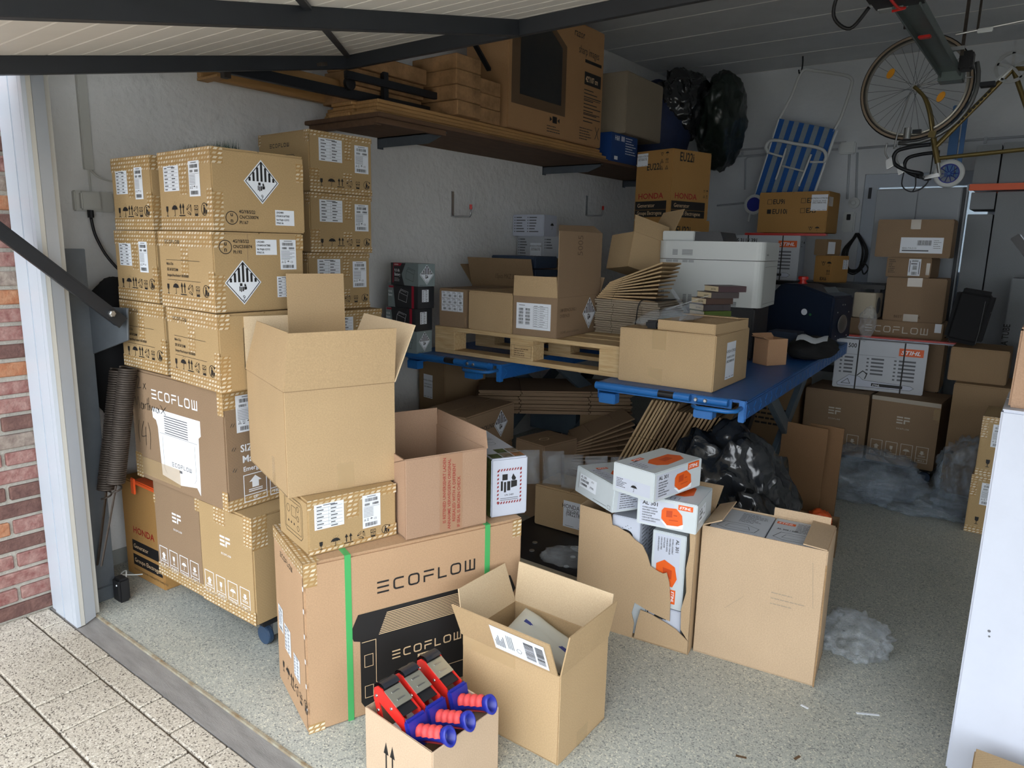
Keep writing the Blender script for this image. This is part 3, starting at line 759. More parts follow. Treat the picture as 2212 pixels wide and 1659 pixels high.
# the two tension springs
def coil(p, q, r, wire, turns):
    p = Vector(p); q = Vector(q); ax = (q-p); L = ax.length; ax.normalize(); u = ax.orthogonal().normalized(); v = ax.cross(u); n = 12
    return [p+ax*(L*i/(turns*n))+(u*math.cos(2*PI*i/n)+v*math.sin(2*PI*i/n))*r for i in range(turns*n+1)]
def spring(lbl, top, bot, tail):
    e = empty('tension_spring', bot); tag(e, lbl, 'spring', 'door springs at the left wall')
    b = Vector(bot); t = Vector(top)-b
    G().tube(coil(t, (0, 0, 0), .029, .004, 52), .0046, 6).build('coil', RUST, e, smooth=True)
    T = Vector(tail)-b
    G().tube(coil((0, 0, -.005), (0, 0, -.04), .018, .003, 1), .0035, 6).build('hook', RUST, e, smooth=True)
    g = G().beam((0, 0, -.01), T, .014, .005); g.build('tension_rod', RUST, e)
    return e
spring('coiled door spring nearer the cartons, hooked to a flat rod', (-2.735, 1.235, .965), (-2.745, 1.16, .53), (-2.79, 1.10, .20))
spring('coiled door spring nearer the steel post, partly behind the other spring', (-2.86, 1.255, .94), (-2.86, 1.17, .475), (-2.90, 1.13, .16))
# black sensor block on the floor with its lead
sn = empty('floor_sensor', (-2.85, 1.19, 0)); tag(sn, 'small black plastic sensor block standing on the floor by the jamb', 'sensor')
G().box(-.03, -.022, 0, .03, .022, .1).build('housing', BLACK, sn, bev=.008)
G().tube([tuple(p) for p in curve([(-.01, .02, .06), (-.06, .05, .09), (-.12, .06, .05), (-.13, .2, .01), (-.3, .3, .01)])], .0028, 6).build('lead', WHITEP, sn)
G().lathe([(.004, 0), (.003, .002)], ((.012, -.0225, .075), (1, 0, 0), (0, 0, 1), (0, -1, 0)), 8).build('led', WINK, sn)

# raised up-and-over door: tilted panel of boards, dark steel frame under it
DY0, DZ0, DY1, DZ1 = 0.25, 1.800, 2.36, 2.235
dd = empty('garage_door', (-2.76, DY0, DZ0)); tag(dd, 'raised white boarded garage door on a dark steel frame overhead', 'garage door')
slope = math.atan2(DZ1-DZ0, DY1-DY0); dd.rotation_euler = (slope, 0, 0); DL = math.hypot(DZ1-DZ0, DY1-DY0); DW = 5.0
BOARD = mat('door_board_paint', (232, 229, 222), .55, var=.06, vscale=5)
G().box(0, 0, .075, DW, DL, .08).build('skin', CEILG, dd)
y = 0.0
while y < DL-.02:
    y1 = min(y+0.104, DL); G().box(.003, y+.0015, .055, DW-.003, y1-.0015, .076).build('board', BOARD, dd, bev=.003, seg=1); y = y1
FR = mat('door_frame_steel', (52, 56, 62), .5, metal=.25, var=.12, vscale=9)
def bar(name, x0, y0, x1, y1, z0=0.0, z1=.055): G().box(x0, y0, z0, x1, y1, z1).build(name, FR, dd, bev=.002, seg=1)
bar('side_bar', 0, 0, .04, DL-.05); bar('side_bar', DW-.04, 0, DW, DL-.05)
bar('end_bar', 0, DL-.05, DW, DL); bar('end_bar', 0, 0, DW, .04)
bar('cross_bar', .98, .04, 1.02, DL-.05); bar('cross_bar', 2.05, .04, 2.09, DL-.05); bar('cross_bar', 3.08, .04, 3.12, DL-.05); bar('cross_bar', 4.04, .04, 4.08, DL-.05)
G().beam((.06, DL-.06, .05), (2.05, .08, .05), .02, .012).build('diagonal_brace', FR, dd)
G().box(.25, DL-.4, -.012, .28, DL-.37, .0).build('stud', RUST, dd)
# guide rails under the ceiling on the left (dark angle with hangers)
rl = empty('door_rail', (-2.86, 2.36, 2.16)); tag(rl, 'dark steel door guide rail with hangers in front of the timber shelf', 'guide rail')
G().beam((0, -.95, -.02), (0, 1.35, .0), .03, .045).build('track', BLACKM, rl, bev=.002)
G().beam((.06, 0.0, .06), (.06, 1.32, .07), .025, .035).build('upper_track', BLACKM, rl, bev=.002)
for yy in (0.25, 1.3): G().box(.03, yy, -.03, .055, yy+.03, .42 if yy > 1 else .12).build('hanger', BLACKM, rl)
G().beam((.05, 1.28, .12), (.05, .95, .40), .03, .012).build('hanger_strut', BLACKM, rl)
G().lathe([(.03, 0), (.03, .02), (.02, .022)], ((.02, .05, .03), (0, 1, 0), (0, 0, 1), (1, 0, 0)), 18).build('track_roller', BLACK, rl)
for yy in (-.6,): G().box(-.01, yy, -.06, .02, yy+.03, -.02).build('end_stop', RUST, rl)
# ------------------------------------------------------------------ left stack of printed cartons
MID = 'SIZE: 360*330*255 MM'
def river(label_, P, kind, group, right=None, m=None):
    b = carton('battery_carton', label_, P, m or K_RIVER, group=group, along='y', bev=.004)
    w, d, h = P[4:]
    # patterned tape along the edges of the left face and round the corner
    tape(b, 'L', 0, h-.05, d, h); tape(b, 'L', 0, 0, d, .045); tape(b, 'L', d*.42, h-.14, d*.56, h-.05)
    tape(b, 'R', 0, 0, .035, .12); tape(b, 'R', 0, h-.05, .04, h); tape(b, 'L', d-.035, 0.045, d, .13)
    icons_row(b, 'L', d*.10, .046, .041, d*.14)
    if kind == 'labels':
        label(b, 'L', d*.11, h*.5, d*.3, h*.32, 2); label(b, 'L', d*.6, h*.42, d*.2, h*.43, 3, 'ship')
    else:
        dd_ = Dw(); logo_ecoflow(dd_, d*.13, h*.84, .0115)
        for i, t_ in enumerate(('Made in China', MID, 'Emergency Phone Number:+1 800-368-8604')):
            dd_.text(t_, d*.14, h*(.56-.075*i), .0095, 1, .62)
        dd_.rect(d*.14, h*.625, d*.76, h*.63); dd_.rect(d*.14, h*.365, d*.76, h*.37)
        b.put(dd_, 'L', 'print', INK, 2)
    return b
GRP = 'battery cartons stacked by the left wall'
b = river('upper wide battery carton with black class 9 diamond high on its right face', (-2.123,1.253,1.472,87,.33,.36,.255), 'labels', GRP)
hazard9(b, 'R', .170, .16, .070)
d = Dw(); d.ring(.060, .042, .020, .0024); d.text('u', .060, .047, .014, 1, align='c'); d.text('n', .060, .028, .014, 1, align='c')
for i, t_ in enumerate(('4G/Y8/S/22', 'CN/C530074', 'PI:167')): d.text(t_, .086, .058-.017*i, .0105, 1, .85)
b.put(d, 'R', 'un_marking', INK, 2); label(b, 'R', .215, .024, .072, .05, 1, 'text', name='battery_label'); tape(b, 'R', .30, .17, .328, .23)
b = river('second-row wide battery carton with class 9 diamond and PI:192 marking', (-2.116,1.240,1.2145,88,.33,.36,.255), 'china', GRP)
hazard9(b, 'R', .098, .095, .072)
d = Dw(); d.ring(.042, .208, .021, .0024); d.text('u', .042, .213, .015, 1, align='c'); d.text('n', .042, .194, .015, 1, align='c')
for i, t_ in enumerate(('4G/Y8/S/22', 'CN/C530074', 'PI:192')): d.text(t_, .068, .222-.017*i, .0105, 1, .85)
b.put(d, 'R', 'un_marking', INK, 2); label(b, 'R', .148, .184, .078, .05, 1, 'text', name='battery_label')
label(b, 'R', .238, .135, .062, .1, 4, 'ship'); label(b, 'R', .222, .042, .06, .07, 2); tape(b, 'R', .30, .2, .33, .252)
d = Dw(); d.line((.118, .165), (.121, .25), .0015); b.put(d, 'R', 'crease', K_BROWN, 1)
b = river('third-row wide battery carton with an outlined device drawn on its right face', (-2.10,1.233,.957,86.5,.33,.36,.255), 'china', GRP)
d = Dw()
def dev(d, u, v, s):
    def rr(u0, v0, u1, v1, r): return [(u0+r, v0), (u1-r, v0), (u1, v0+r), (u1, v1-r), (u1-r, v1), (u0+r, v1), (u0, v1-r), (u0, v0+r)]
    d.path(rr(u, v, u+s, v+s*1.05, s*.08), .0016, True); d.path(rr(u+s*.2, v+s*.1, u+s*.95, v+s*.95, s*.2), .0016, True); d.path(rr(u+s*.27, v+s*.16, u+s*.95, v+s*.88, s*.16), .0012, True)
    d.line((u, v+s*.62), (u+s*.14, v+s*.62), .0014); d.line((u+s*.1, v-.006), (u+s*.3, v-.006), .004); d.line((u+s*.7, v-.006), (u+s*.9, v-.006), .004)
dev(d, .085, .06, .15); b.put(d, 'R', 'device_drawing', INK, 1)
river('upper narrow battery carton beside the left wall, two paper labels on its face', (-2.553,1.28,1.472,90,.33,.288,.255), 'labels', GRP)
river('second-row narrow battery carton beside the left wall with two paper labels', (-2.551,1.28,1.2145,90,.33,.309,.255), 'labels', GRP)
river('third-row narrow battery carton beside the left wall with printed size text', (-2.523,1.277,.957,90,.33,.333,.255), 'china', GRP)
# big brown carton with a white printed cooler and handwriting
b = carton('cooler_carton', 'brown carton with a white printed appliance and handwriting, under the battery cartons', (-2.17,1.276,.52,90.6,.46,.635,.434), K_BROWN, along='y')
d = Dw(); logo_ecoflow(d, .16, .335, .036, 0, .15)
d.poly([(.155,.30),(.485,.30),(.485,.245),(.47,.235),(.462,.02),(.44,.045),(.33,.03),(.20,.045),(.19,.23),(.18,.255),(.158,.262)])
b.put(d, 'L', 'white_print', WINK, 1)
d = Dw()
for i in range(8): d.rect(.24, .215+.009*i, .40, .2185+.009*i)
d.rect(.20, .21, .46, .2112); d.path([(.22,.2),(.22,.075),(.235,.058)], .0012); d.path([(.44,.2),(.44,.075),(.425,.058)], .0012)
logo_ecoflow(d, .275, .095, .0155); d.rect(.325, .078, .345, .088); b.put(d, 'L', 'appliance_lines', INKS, 2)
d = Dw()
def hand(d, pts, k=6, w=.0022): d.path([tuple(p) for p in curve(pts, k)], w)
hand(d, [(.055,.392),(.068,.408),(.078,.396),(.064,.372),(.058,.362),(.085,.366)]); hand(d, [(.103,.386),(.122,.364)]); hand(d, [(.122,.388),(.100,.362)])
HW = [d]; d = Dw()
hand(d, [(.024,.275),(.034,.325),(.044,.293),(.058,.328),(.066,.283)], 5); hand(d, [(.094,.300),(.080,.306),(.076,.288),(.090,.284),(.095,.305),(.098,.285)]); hand(d, [(.106,.286),(.106,.304),(.116,.304)])
hand(d, [(.126,.33),(.123,.284)]); hand(d, [(.118,.308),(.134,.310)]); hand(d, [(.137,.335),(.134,.286),(.142,.306),(.15,.286)]); hand(d, [(.158,.288),(.160,.304),(.170,.286),(.174,.304),(.184,.286)])
hand(d, [(.204,.298),(.192,.304),(.190,.288),(.202,.286),(.206,.302),(.212,.286)]); hand(d, [(.22,.318),(.255,.284)]); hand(d, [(.258,.314),(.222,.286)])
HW.append(d); d = Dw()
hand(d, [(.052,.235),(.040,.19),(.046,.145)]); hand(d, [(.085,.235),(.062,.175),(.100,.180)]); hand(d, [(.098,.215),(.092,.140)]); hand(d, [(.118,.235),(.130,.19),(.122,.13)])
HW.append(d)
for d in HW: b.put(d, 'L', 'handwriting', INK, 3)
tape(b, 'L', 0, 0, .05, .1); tape(b, 'L', 0, .36, .02, .43); tape(b, 'L', .62-.02, .34, .635, .43); tape(b, 'L', .6, 0, .635, .07); tape(b, 'R', 0, .36, .16, .43); tape(b, 'R', 0, 0, .22, .04); tape(b, 'L', .02, .02, .33, .09, 4, TAPEC)
label(b, 'R', .045, .275, .1, .13, 6, 'ship')
d = Dw(); d.text('SIZE:', .055, .205, .026, 1); d.text('Made in China', .06, .165, .026, 1); d.text('Emergency Phone', .062, .133, .017, 1)
for i, (k, cap) in enumerate((('bigup', 'UP'), ('glass', 'FRAGILE'))):
    x = .062+i*.105; d.path([(x, .02), (x+.09, .02), (x+.09, .118), (x, .118)], .003, True); d.line((x, .044), (x+.09, .044), .003); icon(d, k, x+.018, .056, .055); d.text(cap, x+.045, .026, .012, 1, align='c')
b.put(d, 'R', 'white_lettering', WINK, 2)
for v in (.14, .215, .3):
    for q in (0, .008): b.put(Dw().line((.022+q, v-q*.25), (.03+q, v+.012-q*.25), .002), 'R', 'staple', STEEL, 2)
# two bottom cartons on a wheeled dolly
dl = empty('wheeled_dolly', (-2.42, 1.5, 0)); tag(dl, 'low dark dolly with blue castors under the pair of bottom cartons', 'dolly')
G().box(-.33, -.17, .095, .34, .2, .118).build('board', CLOTHB, dl, bev=.003)
def caster(parent, x, y, h=.095):
    c = G().box(x-.025, y-.025, h-.006, x+.025, y+.025, h).build('caster', STEEL, parent)
    G().prism([(-.02, .03), (.02, .03), (.03, h-.006), (-.03, h-.006)], ((x, y-.017, 0), (1, 0, 0), (0, 0, 1), (0, 1, 0)), .034).build('fork', STEEL, c)
    G().lathe([(.02, -.012), (.034, -.011), (.036, -.006), (.036, .006), (.034, .011), (.02, .012)], ((x, y-.03, .036), (1, 0, 0), (0, 0, 1), (0, 1, 0)), 24).build('wheel', mat('castor_tread', (44, 66, 92), .5), c, smooth=False)
for x, y in ((-.27, .0), (.29, -.10), (-.27, .16), (.29, .16)): caster(dl, x, y)
def efbox(lbl, P, face='L', ink=WINK, m=None, dull=False):
    b = carton('power_station_carton', lbl, P, m or K_BROWN, group='brown cartons with a white bar logo', along='y')
    U = b.U(face); d = Dw(); logo_ef(d, U*.40, P[6]*.63, U*.085*1.35); logo_ecoflow(d, U*.41, P[6]*.545, U*.021); b.put(d, face, 'logo', ink, 1)
    ef_icons(b, face, U*.06, P[6]*.10, U*.17, U*.225, ink)
    return b
b = efbox('left bottom carton with a white bar logo, against the wall end of the dolly', (-2.405,1.297,.118,91,.4,.33,.40)); tape(b, 'L', 0, 0, .33, .05); tape(b, 'L', .3, .34, .33, .4); tape(b, 'L', 0, .3, .012, .34)
b = efbox('right bottom carton with a white bar logo, at the open corner of the dolly', (-2.072,1.297,.118,91,.4,.33,.40), m=K_RIVER); tape(b, 'L', 0, 0, .33, .05); tape(b, 'L', .1, .33, .17, .4); tape(b, 'L', .28, .29, .33, .4); tape(b, 'R', 0, .28, .06, .4)
# ochre generator carton leaning behind the bottom cartons
b = carton('generator_carton', 'ochre generator carton half hidden behind the dolly at the left wall', (-2.79,1.335,0,92,.42,.30,.44), K_HONDA, along='y')
d = Dw(); d.text('HONDA', .075, .205, .03, 1, 1.1); b.put(d, 'L', 'red_lettering', HRED, 1)
p = b.put(Dw().rect(.06, .12, .29, .17).rect(.06, .055, .29, .105), 'L', 'black_bands', INK, 1)
d = Dw(); d.text('Generator', .07, .135, .02); d.text('Groupe Electrogene', .07, .07, .02); b.put(d, 'L', 'band_lettering', CREAMI, 2, p)
d = Dw(); d.text('MADE IN THAILAND / FABRIQUE EN THAILANDE', .06, .03, .009); b.put(d, 'L', 'small_lettering', INK, 1)
st = empty('orange_clamp', (-2.80, 1.31, .44)); tag(st, 'bright orange plastic edge clamp on top of the ochre generator carton', 'clamp')
G().box(-.15, .0, 0, .16, .05, .018).build('bar', ORANGEP, st, bev=.004); G().box(-.15, -.008, -.04, -.12, .0, .03).build('jaw', ORANGEP, st, bev=.003)

# ------------------------------------------------------------------ tall stack behind
def evbox(lbl, P, logo=True):
    b = carton('solar_generator_carton', lbl, P, K_RIVER, group='cartons in the tall stack at the wall', along='x')
    w, d_, h = P[4:]
    label(b, 'R', .05, h*.52, w*.36, h*.37, 2); label(b, 'R', w*.71, h*.38, w*.23, h*.47, 3, 'ship')
    icons_row(b, 'R', w*.13, .028, .038, w*.145)
    tape(b, 'R', 0, h-.022, w, h); tape(b, 'R', w*.55, h-.11, w*.66, h-.022); tape(b, 'R', 0, 0, w, .026); tape(b, 'R', w*.52, .06, w*.66, .09); tape(b, 'R', 0, .03, .05, .1)
    tape(b, 'L', d_-.03, h-.05, d_, h); tape(b, 'L', 0, h-.05, .02, h)
    if logo:
        d = Dw(); logo_ecoflow(d, .09, h-.062, .017); d.path([(.07,.02),(.07,.14),(.085,.158),(.27,.158),(.285,.14)], .002); d.path([(.12,.02),(.13,.135),(.25,.135),(.26,.12)], .002)
        b.put(d, 'L', 'print', INK, 1)
    return b
evbox('topmost carton of the tall stack, just under the timber shelf', (-2.60,1.985,1.655,88,.34,.38,.255))
evbox('second carton from the top in the tall stack below the shelf', (-2.60,1.98,1.398,88,.34,.38,.255))
evbox('third carton of the tall stack, partly behind the raised flap', (-2.62,1.975,1.141,87,.34,.38,.255))
evbox('fourth carton of the tall stack, mostly hidden behind the big open carton', (-2.56,1.99,.884,86,.34,.38,.255))
carton('plain_carton', 'plain brown carton at the bottom of the tall stack against the wall', (-2.58,1.98,0,88,.36,.40,.884), K_OLD)
# strip of artificial turf behind the narrow cartons' top
tf = empty('artificial_turf', (-2.88, 1.66, 1.728)); tag(tf, 'rolled strip of dark green artificial turf lying on top of the battery cartons', 'turf')
G().tube([(.02,-.09,.02),(.18,-.085,.02),(.36,-.075,.02)], .018, 10).build('roll', mat('turf_back', (30, 38, 32), .9), tf)
g = G(); rt = random.Random(5)
for i in range(700):
    x = rt.uniform(.02, .37); yb = -.09+.015*x/.36+rt.uniform(-.02, .02); hh = rt.uniform(.035, .065); dx, dy = rt.uniform(-.014, .014), rt.uniform(-.012, .012)
    g.add([(x-.0012, yb, .025), (x+.0012, yb, .025), (x+dx, yb+dy, .027+hh)], [(0, 1, 2)])
o = g.build('blades', mat('turf_blade', (34, 66, 50), .7), tf); o['kind'] = 'stuff'
bpy.context.view_layer.update()

# ------------------------------------------------------------------ the large printed carton in front and what stands on it
DP = (-1.601,1.156,0,69.2,.743,.336,.544)
b = carton('large_battery_carton', 'large brown carton printed with a black power station and bound with green straps', DP, K_DELTA, bev=.006)
d = Dw(); logo_ecoflow(d, .222, .398, .039, 0, .15); b.put(d, 'R', 'logo', INK, 1)
d = Dw()
d.poly([(.135,.292),(.16,.345),(.70,.345),(.722,.292),(.70,.255),(.70,.05),(.68,.022),(.18,.022),(.165,.05),(.165,.255),(.145,.262)])
p = b.put(d, 'R', 'power_station_print', INK, 1)
d = Dw()
for i in range(13): d.poly([(.225+.0022*i, .262+.0055*i), (.632-.0022*i, .262+.0055*i), (.632-.0022*i, .2645+.0055*i), (.225+.0022*i, .2645+.0055*i)])
d.path([(.17,.25),(.215,.25),(.215,.105),(.235,.085)], .002); d.path([(.64,.25),(.64,.105),(.62,.085)], .002); d.path([(.235,.085),(.62,.085)], .002)
for (u0, v0, u1, v1) in ((.178,.165,.205,.205),(.178,.06,.205,.10),(.65,.165,.685,.205),(.65,.06,.685,.10)): d.path([(u0,v0),(u1,v0),(u1,v1),(u0,v1)], .0018, True)
logo_ecoflow(d, .268, .165, .028, 0, .15); d.rect(.355, .136, .405, .156); b.put(d, 'R', 'power_station_lines', CREAMI, 2, p)
d = Dw(); d.text('PRO', .38, .140, .013, 1, 1.1, align='c'); b.put(d, 'R', 'badge_lettering', INK, 3, p)
for k, u in enumerate((.122, .598)):
    g = G(); g.box(u, -.0016, 0, u+.019, -.0004, .5447); g.box(u, -.0016, .5443, u+.019, .34, .5455); g.build('strap', GREENS, b.o)
d = Dw(); logo_ecoflow(d, .08, .47, .016, 0, .16); icons_row(b, 'L', .05, .06, .045, .05, kinds=('glass','umbrella','up2','recycle','stack10','tidy')); b.put(d, 'L', 'logo', INK, 1)
label(b, 'L', .03, .20, .055, .085, 2, 'ship'); label(b, 'L', .10, .16, .07, .09, 3); label(b, 'L', .20, .125, .065, .075, 4, 'list')
tape(b, 'L', 0, .505, .336, .544); tape(b, 'R', 0, .47, .04, .544); tape(b, 'R', 0, 0, .05, .03); tape(b, 'R', .705, .48, .74, .54); tape(b, 'TL', 0, 0, .336, .05)
d = Dw(); d.line((.329, .02), (.329, .5), .004); b.put(d, 'L', 'open_seam', INKB, 1)
g = Dw(); 
for v in (.07,.15,.23,.31,.39,.46): g.rect(.326, v, .336, v+.014)
b.put(g, 'L', 'torn_paper_spots', PAPER, 2)
b = carton('small_battery_carton', 'low battery carton under the big open carton, on the strapped carton', (-1.629,1.199,.5458,75,.287,.23,.168), K_RIVER, group=None)
label(b, 'R', .02, .075, .092, .077, 2); label(b, 'R', .172, .045, .06, .105, 3, 'ship'); icons_row(b, 'R', .026, .012, .030, .042)
tape(b, 'R', 0, .14, .287, .168); tape(b, 'R', .12, .09, .16, .14); tape(b, 'R', 0, 0, .287, .018); tape(b, 'R', .25, .018, .287, .04)
d = Dw()
def panel(d, u, v, w, h):
    r = .012; d.path([(u+r,v),(u+w-r,v),(u+w,v+r),(u+w,v+h-r),(u+w-r,v+h),(u+r,v+h),(u,v+h-r),(u,v+r)], .0016, True); d.path([(u+.01,v+.012),(u+w-.01,v+.012),(u+w-.01,v+h-.01),(u+.01,v+h-.01)], .0012, True)
    d.ring(u+.03, v+h-.04, .012, .0014); d.path([(u+.055,v+h*.5),(u+.09,v+h*.5),(u+.09,v+h-.025),(u+.055,v+h-.025)], .0012, True)
    for i in range(3): d.disc(u+.03+i*.022, v+.035, .004, 8); d.ring(u+.105, v+.03+i*.03, .008, .0014)
panel(d, .05, .03, .14, .115); b.put(d, 'L', 'device_drawing', INK, 1)
# big empty carton with its four flaps up
b = open_carton('open_carton', 'large empty open carton with raised flaps standing on the low battery carton', (-1.689,1.179,.7145,70.8,.337,.425,.315), K_TAN)
flap(b, 'R', .168, 96, K_TAN, tr0=.012, tr1=.0); flap(b, 'L', .165, 80, K_TAN, tr0=.06, tr1=.0); flap(b, 'r', .185, 112, K_PALE, tr0=.0, tr1=.02)
flap(b, 'l', .172, 92, K_PALE)
o = G().box(0,0,0,.198,.004,.62).build('cardboard_sheet', K_TAN); o.location = (-1.689+.143*math.cos(rad(70.8))-.405*math.sin(rad(70.8)), 1.179+.143*math.sin(rad(70.8))+.405*math.cos(rad(70.8)), .719); o.rotation_euler = (rad(-2), 0, rad(70.8)); tag(o, 'loose cardboard sheet standing up inside the large empty open carton', 'cardboard sheet')
tape(b, 'L', .27, 0, .30, .09, 1, TAPEC); tape(b, 'R', .15, 0, .2, .08, 1, TAPEC)
d = Dw(); d.line((.0, .313), (.337, .313), .0015); b.put(d, 'R', 'crease', K_OLD, 1); d = Dw(); d.line((.0, .313), (.425, .313), .0015); b.put(d, 'L', 'crease', K_OLD, 1)
# red-taped open carton
b = open_carton('taped_carton', 'reddish open carton closed with red lettered tape, between two others on the strapped carton', (-1.497,1.462,.5458,69.4,.285,.365,.256), K_RED)
flap(b, 'r', .055, 94, K_RED, tr0=.02, tr1=.0); flap(b, 'l', .06, 92, K_RED); flap(b, 'R', .13, -20, K_RED, t=.003)
tape(b, 'R', .115, 0, .195, .256, 1, mat('brown_tape', (162, 128, 102), .3))
d = Dw()
for i, t_ in enumerate(('IS RETENED UNVERSEHRT LADEN', 'ANNAHME VERWEIGERN ORIGINAL', 'RESEALED WITH A DIFFERENT', 'IF SEAL IS BROKEN CHECK')):
    d.text(t_, .128+.017*i+.008, .008 if i % 2 else .03, .0105, 1, 1.0, 0, PI/2)
b.put(d, 'R', 'red_lettering', REDI, 2)
# white boxed battery with lithium mark
b = carton('white_battery_box', 'white box with a red striped lithium battery mark, at the end of the strapped carton', (-1.412,1.772,.5458,62,.135,.36,.204), WHITEC, flaps=False)
d = Dw(); u0, v0, u1, v1 = .022, .045, .112, .168; n_ = 9
for i in range(n_):
    t0 = (i+.15)/n_; t1 = (i+.65)/n_
    for vv in (v0, v1-.008): d.poly([(u0+(u1-u0)*t0, vv), (u0+(u1-u0)*t1, vv), (u0+(u1-u0)*t1+.004, vv+.008), (u0+(u1-u0)*t0+.004, vv+.008)])
    for uu in (u0, u1-.006): d.poly([(uu, v0+(v1-v0)*t0), (uu+.006, v0+(v1-v0)*t0+.003), (uu+.006, v0+(v1-v0)*t1+.003), (uu, v0+(v1-v0)*t1)])
b.put(d, 'R', 'hatched_border', mat('dark_red_hatch', (140, 44, 48), .6), 1)
d = Dw(); icon(d, 'batt', .034, .085, .065); d.text('UN 3481', .067, .072, .007, align='c'); b.put(d, 'R', 'battery_mark', INK, 1)
d = Dw(); d.rect(.034, .063, .1, .065); d.rect(.034, .057, .1, .059); b.put(d, 'R', 'small_print', INKS, 1)
FOL = [mat('photo_green', (96, 112, 60), .5, var=.6, vscale=60, rgb2=(40, 50, 28)), mat('photo_tan', (160, 150, 132), .5, var=.7, vscale=50, rgb2=(80, 60, 44)), mat('photo_orange', (178, 110, 70), .5, var=.7, vscale=50, rgb2=(70, 80, 50))]
for i, (u, v) in enumerate(((.008,.012),(.05,.012),(.092,.012),(.05,.062),(.092,.062))): b.put(Dw().rect(u, v, u+.038, v+.046), 'T', 'picture', FOL[i % 3], 1)
d = Dw(); d.ring(.075, .18, .016, .0016); d.text('AK 30', .03, .30, .014, 1); d.ring(.04, .18, .008, .001); d.scribble(.02, .26, .11, 4, .003, .011, 4); b.put(d, 'T', 'lid_print', INKS, 1)
b.put(Dw().rect(.05, .235, .085, .25), 'T', 'logo_panel', ORANGE, 1); b.put(Dw().rect(.0, 0, .36, .204), 'L', 'side_picture', FOL[0], 1)
# ------------------------------------------------------------------ soft shapes
def lump(name, m, center, rads, seed=0, amp=.18, freq=3.0, parent=None, rz=0.0, shear=(0, 0), sub=5, zmin=0.0, ridge=True, fine=.05, octv=4):
    """crumpled film or cloth: a ball pushed about by creased noise, flattened where it rests"""
    bm = bmesh.new(); bmesh.ops.create_icosphere(bm, subdivisions=sub, radius=1.0)
    off = Vector((seed*7.31, seed*3.17, seed*1.73))
    for v in bm.verts:
        p = v.co.normalized(); q = p*freq+off
        r = noise.ridged_multi_fractal(q, 1.0, 2.1, octv, 1.0, 2.0)-1.0 if ridge else noise.fractal(q, 1.0, 2.0, 4)
        f = noise.noise(q*6.0)
        k = 1+amp*r*.8+fine*f
        x, y, z = p.x*rads[0]*k, p.y*rads[1]*k, p.z*rads[2]*k
        x += shear[0]*z; y += shear[1]*z
        v.co = (x, y, z)
    zf = zmin-center[2]
    for v in bm.verts:
        if v.co.z < zf: v.co.z = zf+abs(noise.noise(v.co*9))*.004
    me = bpy.data.meshes.new(name); bm.to_mesh(me); bm.free(); me.materials.append(m)
    for p in me.polygons: p.use_smooth = True
    o = bpy.data.objects.new(name, me); o.location = center; o.rotation_euler = (0, 0, rad(rz))
    return link(o, parent)
def pillow(m, c, ax, ay, az, n=14, puff=.5, parent=None, name='pillow', seed=0):
    """air-filled flat bag: thick in the middle, seam edge thin"""
    g = G(); c = Vector(c); ax = Vector(ax); ay = Vector(ay); az = Vector(az); vs = []; fs = []
    for sgn in (1, -1):
        b = len(vs)
        for i in range(n+1):
            for j in range(n+1):
                u = i/n*2-1; v = j/n*2-1; t = max(0, (1-u**4)*(1-v**4))**puff
                w = noise.noise(Vector((u*3+seed, v*3, sgn)))*.18
                vs.append(c+ax*u+ay*v+az*(sgn*t*(1+w)))
        fs += [(b+i*(n+1)+j, b+(i+1)*(n+1)+j, b+(i+1)*(n+1)+j+1, b+i*(n+1)+j+1) for i in range(n) for j in range(n)]
    g.add(vs, fs); return g.build(name, m, parent, smooth=True)

# ------------------------------------------------------------------ open carton in the foreground with padded mailers
FP = (-.947,1.513,0,90.3,.265,.357,.281)
b = open_carton('open_carton', 'open tan carton with a parcel label on its raised flap, in the foreground', FP, K_TAN)
fL = flap(b, 'L', .125, 112, K_TAN, e0=-.004, e1=.01); flap(b, 'R', .13, 101, K_TAN); flap(b, 'r', .135, 98, K_PALE); flap(b, 'l', .13, 112, K_PALE, tr0=.0, tr1=.03)
# the parcel label follows the leaning flap
A = Vector((0, .357, .281)); E_ = Vector((0, -1, 0)); Dv = Vector((1, 0, 0))*math.cos(rad(112))+Vector((0, 0, 1))*math.sin(rad(112)); Nn = E_.cross(Dv)
Nn = -Nn if Nn.x > 0 else Nn
fr_ = (A+Nn*.0045, E_, Dv, Nn)
d = Dw().rect(.135, .012, .325, .108); p = d.on(fr_, 'parcel_label', PAPER, b.o, .0006)
d = Dw(); d.bars(.252, .025, .285, .095, 3, False); d.on(fr_, 'barcode', INK, p, .0012); d = Dw(); d.bars(.292, .025, .318, .095, 5, False); d.on(fr_, 'barcode', INK, p, .0012)
d = Dw()
for i in range(6): d.rect(.145+.006*i, .03, .1475+.006*i, .055+.01*(i % 3))
for i in range(4): d.rect(.19+.006*i, .035, .192+.006*i, .09)
d.ring(.228, .042, .009, .0012, 6); d.on(fr_, 'label_small_print', INKS, p, .0012)
tape(b, 'R', .10, .0, .16, .05, 1, TAPEC); tape(b, 'L', .0, .24, .2, .28, 1, TAPEC)
def inbox(P, x, y, z):
    a = rad(P[3]); return Vector((P[0]+x*math.cos(a)-y*math.sin(a), P[1]+x*math.sin(a)+y*math.cos(a), P[2]+z))
MAIL = mat('milky_mailer_film', (212, 214, 204), .12, alpha=.72)
BLUEI = mat('blue_ink', (58, 66, 130), .5)
e = empty('padded_mailer', inbox(FP, .15, .175, .0), rad(90)); tag(e, 'rolled clear plastic mailer with blue marks, upper one in the foreground carton', 'mailer')
